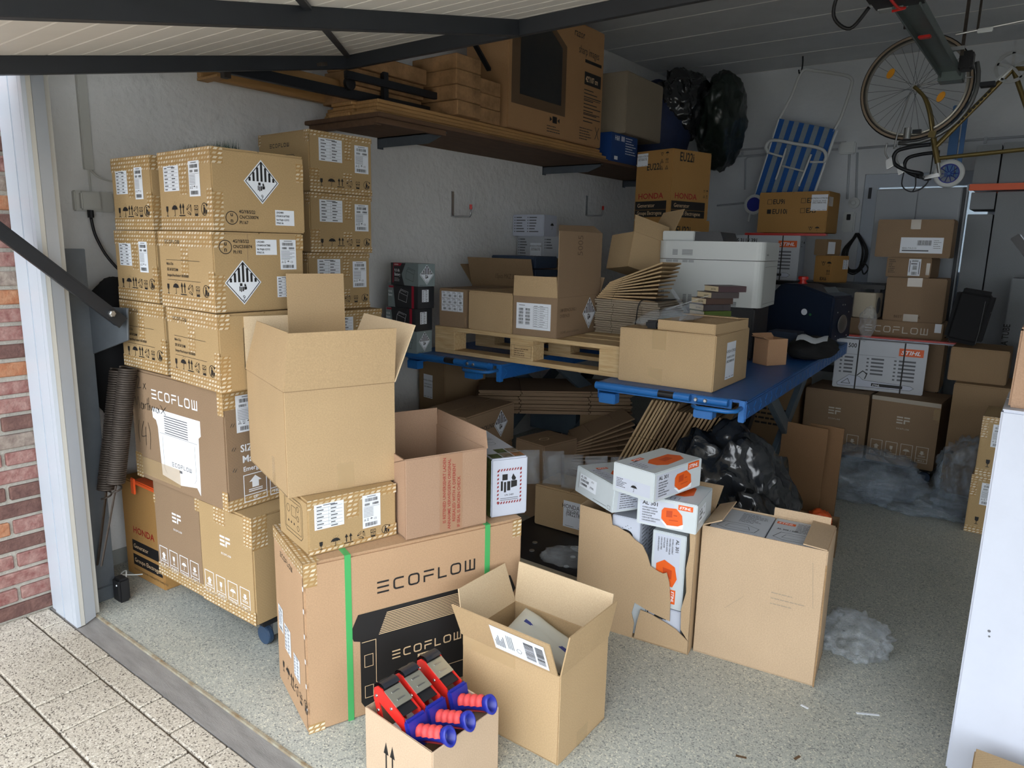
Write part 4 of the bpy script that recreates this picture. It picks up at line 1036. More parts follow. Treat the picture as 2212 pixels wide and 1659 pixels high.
pillow(MAIL, (.03, -.01, .235), (.055, 0, .015), (0, .125, .04), (-.01, -.01, .03), parent=e, name='pouch')
G().obox((.02, -.07, .2475), (.005, 0, .0012), (0, .022, .006), (0, -.001, .001)).build('blue_mark', BLUEI, e); G().obox((.02, .05, .284), (.005, 0, .0012), (0, .022, .006), (0, -.001, .001)).build('blue_mark', BLUEI, e)
e = empty('padded_mailer', inbox(FP, .10, .21, .0), rad(90)); tag(e, 'crinkled clear plastic mailer lying under the other one in the foreground carton', 'mailer')
pillow(MAIL, (.0, -.06, .16), (.07, .0, .01), (0, .115, .04), (0, -.01, .03), parent=e, name='pouch', seed=4); pillow(MAIL, (-.04, .02, .21), (.04, .02, .03), (-.01, .06, .03), (0, -.01, .02), parent=e, name='loose_end', seed=9)

# ------------------------------------------------------------------ small carton with the tape guns
SP = (-1.089,1.152,0,86.6,.248,.272,.195)
b = open_carton('small_open_carton', 'small pale open carton holding three tape guns, at the front', SP, kraft('kraft_pinkish', (196, 172, 146)))
d = Dw(); icon(d, 'up2', .075, .02, .075); d.v = [(.07+(u-.07)*.75, v*1.35) for (u, v) in d.v]
d2 = Dw(); icon(d2, 'umbrella', .16, .02, .085); d.f += [tuple(i+len(d.v) for i in f) for f in d2.f]; d.v += d2.v
b.put(d, 'L', 'handling_symbols', INK, 1)
GUARD = mat('smoked_guard', (46, 48, 54), .1)
def tape_gun(lbl, lx, ly, lz, yaw=0):
    e = empty('tape_gun', inbox(SP, lx, ly, lz), rad(SP[3]-90+yaw)); e.rotation_euler = (0, rad(-16), rad(SP[3]-90+yaw)); e.scale = (1.08, 1.08, 1.08); tag(e, lbl, 'tape gun', 'tape guns in the small carton')
    # local: x = handle direction, y = width, z = up
    for s in (-1, 1):
        yo = s*.0265-(.0015)
        g = G()
        def pl(poly): g.prism(poly, ((0, yo, 0), (1, 0, 0), (0, 0, 1), (0, 1, 0)), .003)
        pl([(-.014,.07),(-.004,.098),(.012,.104),(.028,.098),(.036,.088),(.006,.062)]); pl([(.006,.062),(.036,.088),(.096,.034),(.096,-.002),(.078,.006)])
        pl([(.078,.006),(.096,-.002),(.096,-.04),(.074,-.068),(.060,-.06)]); pl([(-.014,.07),(.006,.062),(.01,-.06),(-.004,-.06)]); pl([(-.004,-.06),(.074,-.068),(.06,-.05),(.01,-.045)])
        g.build('side_plate', REDP, e)
        for (x, z) in ((.0, .078), (.052, .052), (-.004, .04)): G().lathe([(.0045, 0), (.0035, .002)], ((x, yo+(0 if s < 0 else .003), z), (1, 0, 0), (0, 0, 1), (0, s, 0)), 10).build('rivet', STEEL, e)
    n = 10; vs = []
    for k in range(n+1):
        a = rad(200-k*17); vs += [(.014+.026*math.cos(a), -.025, .086+.026*math.sin(a)), (.014+.026*math.cos(a), .025, .086+.026*math.sin(a))]
    G().add(vs, [(2*k, 2*k+1, 2*k+3, 2*k+2) for k in range(n)]).build('guard', GUARD, e, smooth=True)
    G().cyl((.014, -.025, .086), (.014, .025, .086), .017, 18).build('roller', BLACK, e, smooth=False)
    PLT = mat('blade_plate', (186, 186, 172), .3, metal=.7)
    o = G().obox((.052, 0, .075), (.02, 0, -.017), (0, .026, 0), (.001, 0, .0012)).build('blade_plate', PLT, e)
    for s in (-.008, .01): G().obox((.052+s, 0, .0775-s*.85), (.0015, 0, -.0012), (0, .012, 0), (.0007, 0, .0008)).build('slot', STEEL, o)
    G().obox((.076, .0, .045), (.012, 0, -.009), (0, .024, 0), (.001, 0, .001)).build('spring_plate', BLACKM, e)
    G().lathe([(.02, -.022), (.045, -.022), (.045, .022), (.02, .022)], ((.034, 0, -.045), (1, 0, 0), (0, 0, 1), (0, 1, 0)), 28).build('tape_roll', WHITEP, e, smooth=False)
    G().box(.096, -.034, -.048, .112, .034, .032).build('mount', COBALT, e, bev=.006)
    ax = Vector((.985, 0, .12)); dn = Vector((-.12, 0, .985)); o0 = Vector((.108, 0, -.012)); vs = []; m_ = 13
    prof = [(.0, .022), (.01, .018), (.03, .0155), (.06, .0155), (.09, .0165), (.108, .021), (.116, .022)]
    for (t, r) in prof:
        for k in range(m_): a = 2*PI*k/m_; vs.append(o0+ax*t+Vector((0, 1, 0))*(r*.8*math.cos(a))+dn*(r*1.1*math.sin(a)))
    g = G().add(vs, [(i*m_+k, i*m_+(k+1) % m_, (i+1)*m_+(k+1) % m_, (i+1)*m_+k) for i in range(len(prof)-1) for k in range(m_)]); g.build('handle', COBALT, e, smooth=True)
    gl = G().lathe([(.0225, -.004), (.0235, .004), (.021, .007), (.0165, .006), (.015, -.02), (.002, -.021)], (o0+ax*.114, dn*1.1, Vector((0, .82, 0)), ax), 20); gl.f = gl.f[:-2]; gl.build('handle_end', COBALT, e, smooth=True)
    vs = []; T = 22
    for i in range(T+1):
        t = .006+.094*i/T; bump = .0022*math.sin(i/T*4*2*PI)
        for k in range(7): a = rad(0+k*30); r = .0192+bump; vs.append(o0+ax*t+Vector((0, 1, 0))*((r*.86)*math.cos(a))+dn*(r*1.14*math.sin(a)))
    G().add(vs, [(i*7+k, i*7+k+1, (i+1)*7+k+1, (i+1)*7+k) for i in range(T) for k in range(6)]).build('grip', CORALP, e, smooth=True)
    vs = []
    for i in range(9):
        t = .012+.08*i/8
        for k in range(4): a = rad(235+k*22); vs.append(o0+ax*t+Vector((0, 1, 0))*(.0160*math.cos(a))+dn*(.0212*math.sin(a)))
    G().add(vs, [(i*4+k, i*4+k+1, (i+1)*4+k+1, (i+1)*4+k) for i in range(8) for k in range(3)]).build('lower_grip', CORALP, e, smooth=True)
    return e
tape_gun('red and blue tape gun nearest the front left rim of the small carton', .050, .223, .150)
tape_gun('red and blue tape gun between the other two in the small carton', .124, .225, .152, 0)
tape_gun('red and blue tape gun at the back right of the small carton', .212, .228, .154, 0)
e = empty('tape_dispenser', inbox(SP, .075, .075, .008)); tag(e, 'black plastic dispenser head lying at the bottom of the small carton', 'dispenser')
G().box(-.05, -.045, 0, .05, .045, .075).build('body', BLACK, e, bev=.015); G().box(-.02, -.03, .075, .02, .012, .079).build('clip', STEEL, e, bev=.002)
e = empty('blue_cutter', inbox(SP, .035, .05, .006)); tag(e, 'bright blue plastic cutter beside the black dispenser in the small carton', 'cutter')
G().box(-.02, -.03, 0, .025, .03, .06).build('handle', mat('sky_blue_plastic', (40, 130, 190), .4), e, bev=.006); G().box(-.004, .03, .02, .004, .045, .05).build('blade', STEEL, e)

# ------------------------------------------------------------------ torn charger carton
TP = (-.891,2.281,0,97,.25,.45,.483)
b = open_carton('torn_carton', 'torn open tan carton spilling grey charger boxes, behind the foreground carton', TP, kraft('kraft_torn', (180, 154, 122)), skip=('L',))
t_ = .004
def panel(poly, nm): G().prism(poly, ((t_, .45, 0), (0, -1, 0), (0, 0, 1), (-1, 0, 0)), t_).build(nm, MATS['kraft_torn'], b.o)
panel([(0,0),(.235,0),(.240,.06),(.228,.10),(.238,.145),(.30,.125),(.375,.11),(.372,.19),(.364,.26),(.352,.295),(.338,.288),(.32,.292),(.29,.305),(.275,.345),(.255,.378),(.225,.392),(.20,.412),(.18,.418),(.155,.428),(.134,.43),(.130,.455),(.125,.47),(0,.483)], 'torn_panel')
panel([(.243,0),(.45,0),(.45,.05),(.40,.085),(.36,.10),(.30,.118),(.262,.122),(.25,.06)], 'torn_bottom_piece')
panel([(.418,.09),(.45,.05),(.45,.483),(.424,.483),(.43,.40),(.421,.33),(.428,.24),(.414,.17)], 'torn_edge_strip')
flap(b, 'r', .12, 150, MATS['kraft_torn']); flap(b, 'R', .05, 60, MATS['kraft_torn'], e0=.05, e1=.02)
def art(b, face, flip=False):
    U, V = b.U(face), b.h
    b.put(Dw().poly([(U*.05,V*.08),(U*.5,V*.08),(U*.62,V*.5),(U*.62,V*.9),(U*.05,V*.9)]), face, 'text_panel', WHITEC, 1)
    d = Dw(); d.text('AL 301', U*.09, V*.72, V*.13, 1, 1.05)
    for i, s in enumerate(('SCHNELLLADEGERAT', 'HIGH SPEED CHARGER', 'CHARGEUR RAPIDE', 'HURTIGLADER', 'CARICA BATTERIE RAPIDO', 'CARGADOR RAPIDO')): d.text(s, U*.09, V*(.60-.09*i), V*.05, 1, .75)
    b.put(d, face, 'print', INK, 2)
    b.put(Dw().poly([(U*.41,V*.28),(U*.52,V*.05),(U*.78,V*.1),(U*.79,V*.26),(U*.54,V*.2)]), face, 'charger_base_picture', WINK, 2)
    o = b.put(Dw().poly([(U*.42,V*.62),(U*.46,V*.73),(U*.66,V*.76),(U*.76,V*.56),(U*.78,V*.26),(U*.70,V*.17),(U*.52,V*.14),(U*.42,V*.34)]), face, 'charger_picture', ORANGE, 3)
    d = Dw(); d.poly([(U*.50,V*.64),(U*.60,V*.66),(U*.60,V*.44),(U*.50,V*.42)]); d.rect(U*.62, V*.5, U*.68, V*.54); d.line((U*.55,V*.33),(U*.7,V*.35),V*.03); b.put(d, face, 'charger_detail', DORANGE, 4, o)
    stihl(b, face, U*.69, V*.74, U*.24, layer=2)
def small(b, face):
    U, V = b.U(face), b.h
    p = b.put(Dw().rect(U*.12, V*.3, U*.56, V*.78), face, 'label', PAPER, 1); d = Dw(); d.text('AL 301', U*.14, V*.66, V*.09, 1); d.bars(U*.14, V*.52, U*.36, V*.62, 3); d.bars(U*.14, V*.38, U*.32, V*.47, 5); d.text('STIHL', U*.39, V*.42, V*.07, 1, 1, .25); d.text('(EU)', U*.42, V*.66, V*.06)
    b.put(d, face, 'label_print', INK, 2, p); d = Dw(); d.line((U*.09,V*.2),(U*.09,V*.82),.0012); d.line((U*.5,V*.12),(U*.85,V*.12),.0012); d.path([(U*.88,V*.08),(U*.95,V*.08),(U*.95,V*.2),(U*.88,V*.2)], .001, True); b.put(d, face, 'print', INK, 1)
def umb(b, face):
    U, V = b.U(face), b.h
    p = b.put(Dw().rect(U*.08, V*.12, U*.92, V*.55), face, 'text_panel', WHITEC, 1); d = Dw(); d.scribble(U*.1, V*.49, U*.36, 6, V*.02, V*.055, 3); icon(d, 'umbrella', U*.46, V*.17, V*.26); b.put(d, face, 'print', INK, 2, p)
def lines_(b, face):
    U, V = b.U(face), b.h
    p = b.put(Dw().rect(U*.08, V*.08, U*.92, V*.9), face, 'text_panel', WHITEC, 1); d = Dw()
    for j in range(2): d.scribble(U*(.12+.4*j), V*.82, U*(.46+.4*j), 9, V*.03, V*.085, 3+j)
    b.put(d, face, 'print', INKS, 2, p)
def top(b):
    w, dd_ = b.w, b.d; o = b.put(Dw().poly([(w*.3,dd_*.3),(w*.42,dd_*.18),(w*.8,dd_*.22),(w*.88,dd_*.4),(w*.8,dd_*.62),(w*.4,dd_*.62),(w*.28,dd_*.5)]), 'T', 'charger_picture', ORANGE, 1)
    b.put(Dw().poly([(w*.5,dd_*.35),(w*.7,dd_*.37),(w*.68,dd_*.52),(w*.5,dd_*.5)]), 'T', 'charger_detail', DORANGE, 2, o); stihl(b, 'T', w*.2, dd_*.72, w*.2)
    p = b.put(Dw().rect(w*.06, dd_*.2, w*.26, dd_*.75), 'T', 'text_panel', WHITEC, 1); d = Dw(); d.scribble(w*.08, dd_*.68, w*.24, 6, .004, dd_*.07, 2); b.put(d, 'T', 'print', INKS, 2, p)
def charger(lbl, P, L, R, tilt=None):
    b = carton('charger_box', lbl, P, GREYC, group='grey boxed chargers', flaps=False, bev=.0025, tilt=tilt)
    for f, k in (('L', L), ('R', R)):
        if k: k(b, f)
    top(b); return b
charger('grey charger box tilted at the left of the heap, barcode label facing out', (-1.160,2.150,.515,66.7,.25,.235,.102), small, lines_, tilt=(2.5, 3))
charger('grey charger box at the right of the heap, large orange charger picture in front', (-.871,2.221,.488,98.7,.215,.212,.106), art, small)
charger('topmost grey charger box with an umbrella mark, resting on the other two', (-.985,2.110,.606,80,.285,.175,.104), umb, art)
bi = carton('charger_box', 'white box with a large umbrella mark inside the torn carton', (*inbox(TP, .02, .215, .284), 97, .2, .11, .18), WHITEC, group='grey boxed chargers', flaps=False, bev=.0025)
d = Dw(); icon(d, 'umbrella', .025, .08, .06); bi.put(d, 'L', 'umbrella_mark', INK, 1); lines_(bi, 'R')
bi = carton('charger_box', 'charger box standing on end in the torn carton, picture turned sideways', (*inbox(TP, .015, .038, .152), 97, .2, .125, .29), GREYC, group='grey boxed chargers', flaps=False, bev=.0025)
bi.put(Dw().poly([(.01,.28),(.105,.28),(.105,.10),(.05,.13),(.01,.16)]), 'L', 'text_panel', WHITEC, 1)
d = Dw(); d.text('AL 301', .088, .27, .012, 1, 1.05, 0, -PI/2)
for i in range(6): d.text(('SCHNELLLADEGERAT','HIGH SPEED CHARGER','CHARGEUR RAPIDE','HURTIGLADER','CARICA BATTERIE','CARGADOR RAPIDO')[i], .074-.0105*i, .27, .0055, 1, .8, 0, -PI/2)
bi.put(d, 'L', 'print', INK, 2)
o = bi.put(Dw().poly([(.02,.165),(.05,.185),(.09,.165),(.10,.12),(.085,.085),(.05,.09),(.02,.125)]), 'L', 'charger_picture', ORANGE, 3); bi.put(Dw().poly([(.045,.155),(.08,.15),(.08,.115),(.05,.12)]), 'L', 'charger_detail', DORANGE, 4, o)
stihl(bi, 'L', .078, .075, .055, -PI/2)
bi = carton('charger_box', 'white box low in the torn carton, seen through the torn side', (*inbox(TP, .015, .038, .006), 97, .2, .125, .142), WHITEC, group='grey boxed chargers', flaps=False, bev=.0025)
d = Dw(); icon(d, 'umbrella', .02, .07, .05); icon(d, 'umbrella', .07, .01, .05); bi.put(d, 'L', 'umbrella_mark', INK, 1)
carton('charger_box', 'plain grey box at the bottom left of the torn carton', (*inbox(TP, .02, .17, .006), 97, .2, .26, .272), GREYC, group='grey boxed chargers', flaps=False)
# ------------------------------------------------------------------ tall tan carton with grey boxed chargers showing at the top
QP = (-.478,2.372,0,97.3,.241,.413,.49)
b = open_carton('tall_carton', 'tall worn tan carton with grey charger boxes showing at its open top', QP, kraft('kraft_worn', (184, 160, 132)))
flap(b, 'R', .075, 4, MATS['kraft_worn']); flap(b, 'l', .07, 25, MATS['kraft_worn'], tr0=.02); flap(b, 'r', .03, 100, MATS['kraft_worn'], e0=.02, e1=.2)
d = Dw(); d.line((.37,.44),(.385,.28),.0012); d.line((.1,.2),(.16,.26),.001); d.scribble(.25,.3,.36,3,.003,.02,8); b.put(d, 'L', 'scuffs', K_GREY, 1)
G().tube([(-.002,.0,.0),(-.003,-.002,.2),(-.001,.001,.44)], .0025, 5).build('worn_edge', EDGE, b.o)
for k, (y0, y1, lb) in enumerate(((.205, .392, 'grey charger box in the tall carton, the one nearer the heap'), (.015, .2, 'grey charger box with orange logo in the tall carton, the one nearer the aisle'))):
    P_ = inbox(QP, .012, y0, .209); bi = carton('charger_box', lb, (*P_, 97.3, .215, y1-y0, .278), STIHLG, group='grey boxed chargers', flaps=False, bev=.002)
    U = y1-y0; d = Dw(); d.path([(U*.1,.03),(U*.3,.012),(U*.8,.02),(U*.85,.06),(U*.6,.085),(U*.2,.08)], .002, True); d.path([(U*.25,.035),(U*.7,.035),(U*.65,.065),(U*.3,.065)], .0015, True); d.scribble(U*.42, .19, U*.95, 8, .0035, .012, 4); bi.put(d, 'TL', 'lid_drawing', INK, 1)
    if k: stihl(bi, 'TL', U*.05, .16, U*.34); d = Dw(); d.text('AL 300 / 500', U*.1, .105, .012, 1, .8, 0, 0); bi.put(d, 'TL', 'lid_lettering', INK, 1)
# clear bag on the floor beside it
o = lump('clear_bag', FILM, (-.43,2.74,.04), (.12,.14,.07), 3, .4, 1.6, rz=20, octv=3, fine=.14); tag(o, 'crumpled clear plastic bag on the floor beside the tall tan carton', 'bag')

# ------------------------------------------------------------------ black dolly, oil carton and cartons behind
e = empty('black_dolly', (-1.66, 2.66, 0)); tag(e, 'black plywood dolly board with a hand hole on the floor', 'dolly')
G().box(-.3,-.29,.085,.3,.30,.103).build('board', mat('black_ply', (30,30,33), .55, var=.2, vscale=30), e, bev=.003)
G().box(-.3,-.292,.086,.3,-.29,.102).build('ply_edge', mat('ply_edge', (150,140,122), .8), e)
for x, y in ((-.25,-.24),(.25,-.24),(-.25,.25),(.25,.25)): caster(e, x, y, .085)
for (x, y) in ((-.1,-.12),(-.06,-.2),(.15,-.24),(.12,-.14)): G().lathe([(.012, 0), (.012, .003), (.004, .004)], ((x, y, .103), (1,0,0), (0,1,0), (0,0,1)), 12).build('bolt', STEEL, e)
G().lathe([(.04, 0), (.048, 0), (.048, .002), (.04, .002)], ((.1, -.05, .1025), (1,0,0), (0,.6,0), (0,0,1)), 20).build('hand_hole_rim', STEEL, e)
o = lump('clear_bag', FILM, (-1.52,2.44,.14), (.11,.07,.04), 9, .3, 1.6, rz=30, zmin=.105, octv=2, fine=.08); tag(o, 'small clear plastic bag lying on the black dolly board', 'bag')
b = carton('oil_carton', 'tan engine oil carton low on the floor dolly behind the torn carton', (-1.50,2.735,.106,92,.22,.395,.205), K_TAN); label(b, 'L', .165, .03, .2, .13, 1, 'oil')
b = carton('plain_carton', 'plain brown carton with a rubber band on top, below the overpack carton', (-2.02,2.975,0,80,.26,.22,.42), K_BROWN, along='x')
b.put(Dw().ring(.1,.1,.03,.004,r2=.02), 'T', 'rubber_band', CREAMI, 1)
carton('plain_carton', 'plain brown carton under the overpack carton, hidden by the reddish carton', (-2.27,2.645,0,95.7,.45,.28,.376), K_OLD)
def overpack_print(b, s=1.0):
    d = Dw(); d.text('UMVERPACKUNG /', .028, .128*s, .017, 1, .85); d.text('OVERPACK', .028, .10*s, .017, 1, .85); d.text('UN3480 Lithium ion batteries', .035, .02, .013, 0, .9); b.put(d, 'R', 'print', INKB, 1)
b = carton('overpack_carton', 'brown overpack carton with a barcode grid label, on the floor stack under the table', (-2.268,2.635,.378,95.7,.469,.293,.215), K_BROWN, along='x')
label(b, 'L', .008, .08, .23, .12, 3, 'grid'); hazard9(b, 'R', .33, .12, .075, seed=2)
d = Dw(); d.text('UMVERPACKUNG /', .04, .115, .024, 1, .85); d.text('OVERPACK', .04, .078, .024, 1, .85); b.put(d, 'R', 'print', INK, 1)
d = Dw(); hand(d, [(.1,.12),(.13,.14),(.15,.11),(.12,.10),(.15,.085),(.13,.07),(.10,.085)]); d.ring(.2,.105,.03,.0025,r2=.02); d.ring(.27,.105,.03,.0025,r2=.02); b.put(d, 'T', 'handwriting', INKB, 1)
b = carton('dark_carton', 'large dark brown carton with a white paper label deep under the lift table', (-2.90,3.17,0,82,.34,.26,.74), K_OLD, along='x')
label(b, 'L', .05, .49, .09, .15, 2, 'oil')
# strip of air cushions on the oil carton
e = empty('air_cushions', (-1.80, 2.60, .32)); tag(e, 'strip of clear air cushions standing on the low oil carton', 'air cushion')
for i in range(5):
    a = Vector((-.12+.10*i, .10+.045*i+.02*math.sin(i*2), .075)); pillow(FILM, a, (.05,.02,.006), (-.004,.0,.085), (-.02,.042,0), parent=e, name='cushion', seed=i*3)
# ------------------------------------------------------------------ two blue scissor lift tables
TREAD = mat('blue_tread_plate', (30, 92, 160), .42, var=.15, vscale=18)
LEG = mat('lift_leg_grey', (88, 102, 112), .5, metal=.2, var=.15, vscale=10)
def lift_table(lbl, x0, x1, y0, y1, zt=.85, n_tread=26):
    e = empty('lift_table', ((x0+x1)/2, (y0+y1)/2, 0)); tag(e, lbl, 'lift table', 'blue scissor lift tables')
    w, l = (x1-x0)/2, (y1-y0)/2
    G().box(-w, -l+.05, zt-.012, w, l, zt).build('deck', TREAD, e, bev=.003)
    for s in (-1, 1):
        x = s*w; G().box(min(x, x-s*.006), -l+.05, zt-.075, max(x, x-s*.006), l, zt-.012).build('side_skirt', TREAD, e)
    tr = G(); 
    for k in range(n_tread):
        y = -l+.08+k*(2*l-.12)/n_tread
        for row in range(2):
            z = zt-.03-.026*row; q = .012 if (k+row) % 2 else -.012
            tr.obox((w+.0008, y, z), (.0012, 0, 0), (0, q*.9, .009), (0, .0015, .0015))
    o = tr.build('tread_bars', BLUEM, e); o['kind'] = 'stuff'
    # hinge rail across the front with barrels
    x = -w-.01
    for k, (a, c) in enumerate(((.00, .30), (.37, .44), (.47, .60))):
        G().cyl((-w+a, -l+.03, zt-.014), (-w+c, -l+.03, zt-.014), .017, 14).build('hinge_barrel', BLUEM, e)
    G().cyl((-w+.30, -l+.03, zt-.014), (-w+.37, -l+.03, zt-.014), .0155, 14).build('hinge_pin', BLACK, e)
    G().box(-w, -l+.045, zt-.04, w-.06, -l+.055, zt-.003).build('front_lip', BLUEM, e)
    G().tube([(w-.02, -l+.06, zt-.03), (w-.02, -l-.03, zt-.03), (w-.05, -l-.05, zt-.032), (w-.17, -l-.05, zt-.034), (w-.2, -l-.02, zt-.034)], .009, 8).build('pull_handle', BLUEM, e, smooth=True)
    G().box(w-.2, -l-.01, zt-.085, w-.12, -l+.05, zt-.05).build('latch', BLUEM, e, bev=.003); G().box(w-.03, -l+.04, zt-.09, w-.004, -l+.07, zt-.0).build('corner_lug', BLUEM, e, bev=.003)
    G().box(-w+.02, -l+.02, zt-.09, -w+.1, -l+.07, zt-.045).build('latch', BLUEM, e, bev=.003)
    for k in range(2): G().lathe([(.009, 0), (.006, .006)], ((w-.2+.04*k, -l+.012, zt-.014), (1,0,0), (0,0,1), (0,-1,0)), 10).build('bolt', STEEL, e)
    # scissor legs and base frame
    for s in (-1, 1):
        for (ya, yb) in ((-.62, .55), (.62, -.55)):
            xo = s*(w-.09)+(.02 if ya > 0 else -.02)
            G().beam((xo, ya, .08), (xo, yb, zt-.08), .03, .075, up=(0, 0, 1)).build('scissor_leg', LEG, e, bev=.003)
        G().box(s*(w-.06)-.03, -.85, .0, s*(w-.06)+.03, .85, .06).build('base_rail', LEG, e, bev=.003)
    for y in (-.8, .8): G().box(-w+.06, y-.03, .0, w-.06, y+.03, .05).build('base_cross', LEG, e)
    G().box(-.18, -.2, .25, .18, -.16, .42).build('cross_plate', LEG, e)
    G().beam((0, -.3, .12), (0, .25, .6), .06, .06).build('hydraulic_ram', BLACKM, e)
    return e
lift_table('blue scissor lift table on the right, carrying the oil carton and the printer', -1.60, -.93, 2.77, 5.24).rotation_euler = (0, 0, rad(3.5))
bpy.data.objects['lift_table'].location = (-1.34, 3.982, 0)
lift_table('blue scissor lift table on the left, under the pallet and the battery boxes', -2.86, -2.19, 2.77, 5.24)
# ------------------------------------------------------------------ pallet
pe = empty('wooden_pallet', (-2.73, 2.90, .852)); tag(pe, 'pale wooden pallet spanning the two blue lift tables', 'pallet')
def pb(name, x0, y0, z0, x1, y1, z1): return G().box(x0, y0, z0, x1, y1, z1).build(name, WOOD, pe, bev=.002, seg=1)
for y0, y1 in ((0, .145), (.175, .275), (.328, .472), (.525, .625), (.655, .8)): pb('deck_board', 0, y0, .126, 1.2, y1, .148)
for x in (0, .5275, 1.055): pb('cross_board', x, 0, .104, x+.145, .8, .126)
for x in (0, .5275, 1.055):
    for y0, y1 in ((0, .1), (.35, .45), (.7, .8)):
        o = pb('block', x, y0, .022, x+.145, y1, .104)
for y0, y1 in ((0, .1), (.35, .45), (.7, .8)): pb('skid_board', 0, y0, 0, 1.2, y1, .022)
d = Dw(); d.path([(.01,.01),(.135,.01),(.135,.07),(.01,.07)], .0015, True); d.scribble(.03, .05, .12, 4, .004, .011, 2); d.line((.028,.01),(.028,.07),.0012); d.on(((.5275, 0, .025), (1,0,0), (0,0,1), (0,-1,0)), 'stamp', INKB, pe, .0008)
# ------------------------------------------------------------------ battery boxes at the left end
BGREY = mat('battery_box_grey', (128, 142, 144), .45); BCHAR = mat('battery_box_charcoal', (44, 46, 50), .45); BRED = mat('battery_box_red', (160, 30, 54), .45)
def toolpic(d, u, v, s):
    d.path([(u,v+s*.2),(u+s*.9,v),(u+s,v+s*.5),(u+s*.1,v+s*.75)], .0014, True); d.path([(u+s*.1,v+s*.75),(u+s*.3,v+s),(u+s*1.1,v+s*.8),(u+s,v+s*.5)], .0014); d.path([(u+s*.2,v+s*.8),(u+s*.35,v+s*.9),(u+s*.9,v+s*.75)], .0014)
def battbox(lbl, P, style):
    b = carton('battery_box', lbl, P, BGREY if style != 'dark' else BCHAR, group='boxed tool batteries', flaps=False, bev=.002)
    U, V = P[5], P[6]
    if style == 'haz':
        b.put(Dw().poly([(0,0),(U*.5,0),(U*.4,V*.5),(U*.55,V),(0,V)]), 'L', 'dark_panel', BCHAR, 1); b.put(Dw().poly([(U*.06,V*.1),(U*.1,V),(U*.42,V),(U*.36,V*.86),(U*.12,V*.86),(U*.1,V*.1)]), 'L', 'red_panel', BRED, 2)
        d = Dw(); d.text('9.0 Ah', U*.14, V*.6, V*.14, 1, .8); d.text('Battery', U*.14, V*.42, V*.14, 1, .8); d.text('HONDA', U*.14, V*.9, V*.06, 1); d.scribble(U*.14, V*.3, U*.4, 3, .002, V*.06, 1); b.put(d, 'L', 'lettering', WINK, 3)
        d = Dw(); toolpic(d, U*.55, V*.2, U*.3); b.put(d, 'L', 'battery_drawing', INK, 1); hazard9(b, 'R', P[4]*.5, V*.52, V*.44)
        d = Dw(); d.text('Lithium-Ion', P[4]*.05, V*.03, V*.06); b.put(d, 'R', 'lettering', INK, 1)
    elif style == 'dark':
        b.put(Dw().poly([(0,0),(U*.25,0),(U*.18,V),(0,V)]), 'L', 'grey_panel', BGREY, 1); b.put(Dw().rect(U*.8, 0, U*.88, V), 'L', 'red_band', BRED, 1); b.put(Dw().rect(U*.03, V*.88, U*.2, V*.97), 'L', 'red_tag', BRED, 2)
        d = Dw(); d.text('9.0 Ah', U*.02, V*.66, V*.11, 1, .6); d.text('Battery', U*.02, V*.5, V*.11, 1, .6); toolpic(d, U*.36, V*.25, U*.3); b.put(d, 'L', 'print', WINK, 2); label(b, 'R', P[4]*.25, V*.3, P[4]*.4, V*.55, 4, 'list')
    return b
battbox('grey and red battery box with class 9 diamond, topmost of its stack', (-2.735,2.775,1.2165,82,.115,.25,.121), 'haz')
battbox('charcoal battery box with red band, second from the top of its stack', (-2.745,2.78,1.0945,88,.125,.24,.121), 'dark')
battbox('charcoal battery box with red band, third from the top of its stack', (-2.755,2.775,.9725,90,.13,.235,.121), 'dark')
battbox('grey battery box with class 9 diamond at the bottom of its stack', (-2.745,2.772,.8505,94,.13,.22,.121), 'haz')
battbox('grey battery box behind the battery stack, upper of two against the wall', (-2.98,2.94,1.094,90,.13,.17,.121), 'plain')
battbox('grey battery box behind the battery stack, lower of two against the wall', (-2.98,2.94,.9725,90,.13,.17,.121), 'plain')
carton('battery_box', 'grey battery box lowest behind the battery stack', (-2.98,2.94,.8505,90,.13,.17,.121), BGREY, group='boxed tool batteries', flaps=False)
# ------------------------------------------------------------------ cartons on the pallet
ZP = 1.0008
b = carton('label_carton', 'brown carton with a white barcode grid, next to the battery boxes on the pallet', (-2.512,2.905,ZP,91,.46,.19,.208), K_BROWN, along='x'); label(b, 'L', .02, .085, .155, .108, 5, 'grid')
b = carton('plain_carton', 'plain tan carton between the barcode carton and the overpack on the pallet', (-2.187,2.89,ZP,86.5,.46,.31,.206), K_TAN, along='x', dent=.004)
OP = (-1.922,2.905,ZP,94,.46,.242,.199)
b = open_carton('overpack_carton', 'open overpack carton with a tall raised flap and handwritten number, on the pallet', (-1.922,2.905,ZP,94,.46,.255,.199), K_BROWN)
flap(b, 'L', .10, 92, K_TAN, tr0=.006, tr1=.006); flap(b, 'R', .32, 90, K_BROWN, tr0=.0, tr1=.0); flap(b, 'r', .1, 120, K_BROWN); flap(b, 'l', .1, 60, K_BROWN)
label(b, 'L', .02, .035, .2, .13, 7, 'barlist'); overpack_print(b); hazard9(b, 'R', .34, .105, .083)
fl = [c for c in b.o.children if c.name.startswith('flap')]
d = Dw(); d.text('5005', .24, .40, .055, 0, .7, 0, PI/2); b.put(d, 'R', 'handwriting', INKB, 2)
G().prism([(0,0),(.46,0),(.43,.05),(.05,.04)], ((.0, .004, .52), (1,0,0), (0,.7,.7), (0,.7,-.7)), .004).build('folded_flap_end', K_BROWN, b.o)
b = open_carton('open_carton', 'open brown carton with handwriting on its flap and dark blue boxes inside, near the wall', (-2.42,3.42,ZP,88,.26,.5,.20), K_OLD)
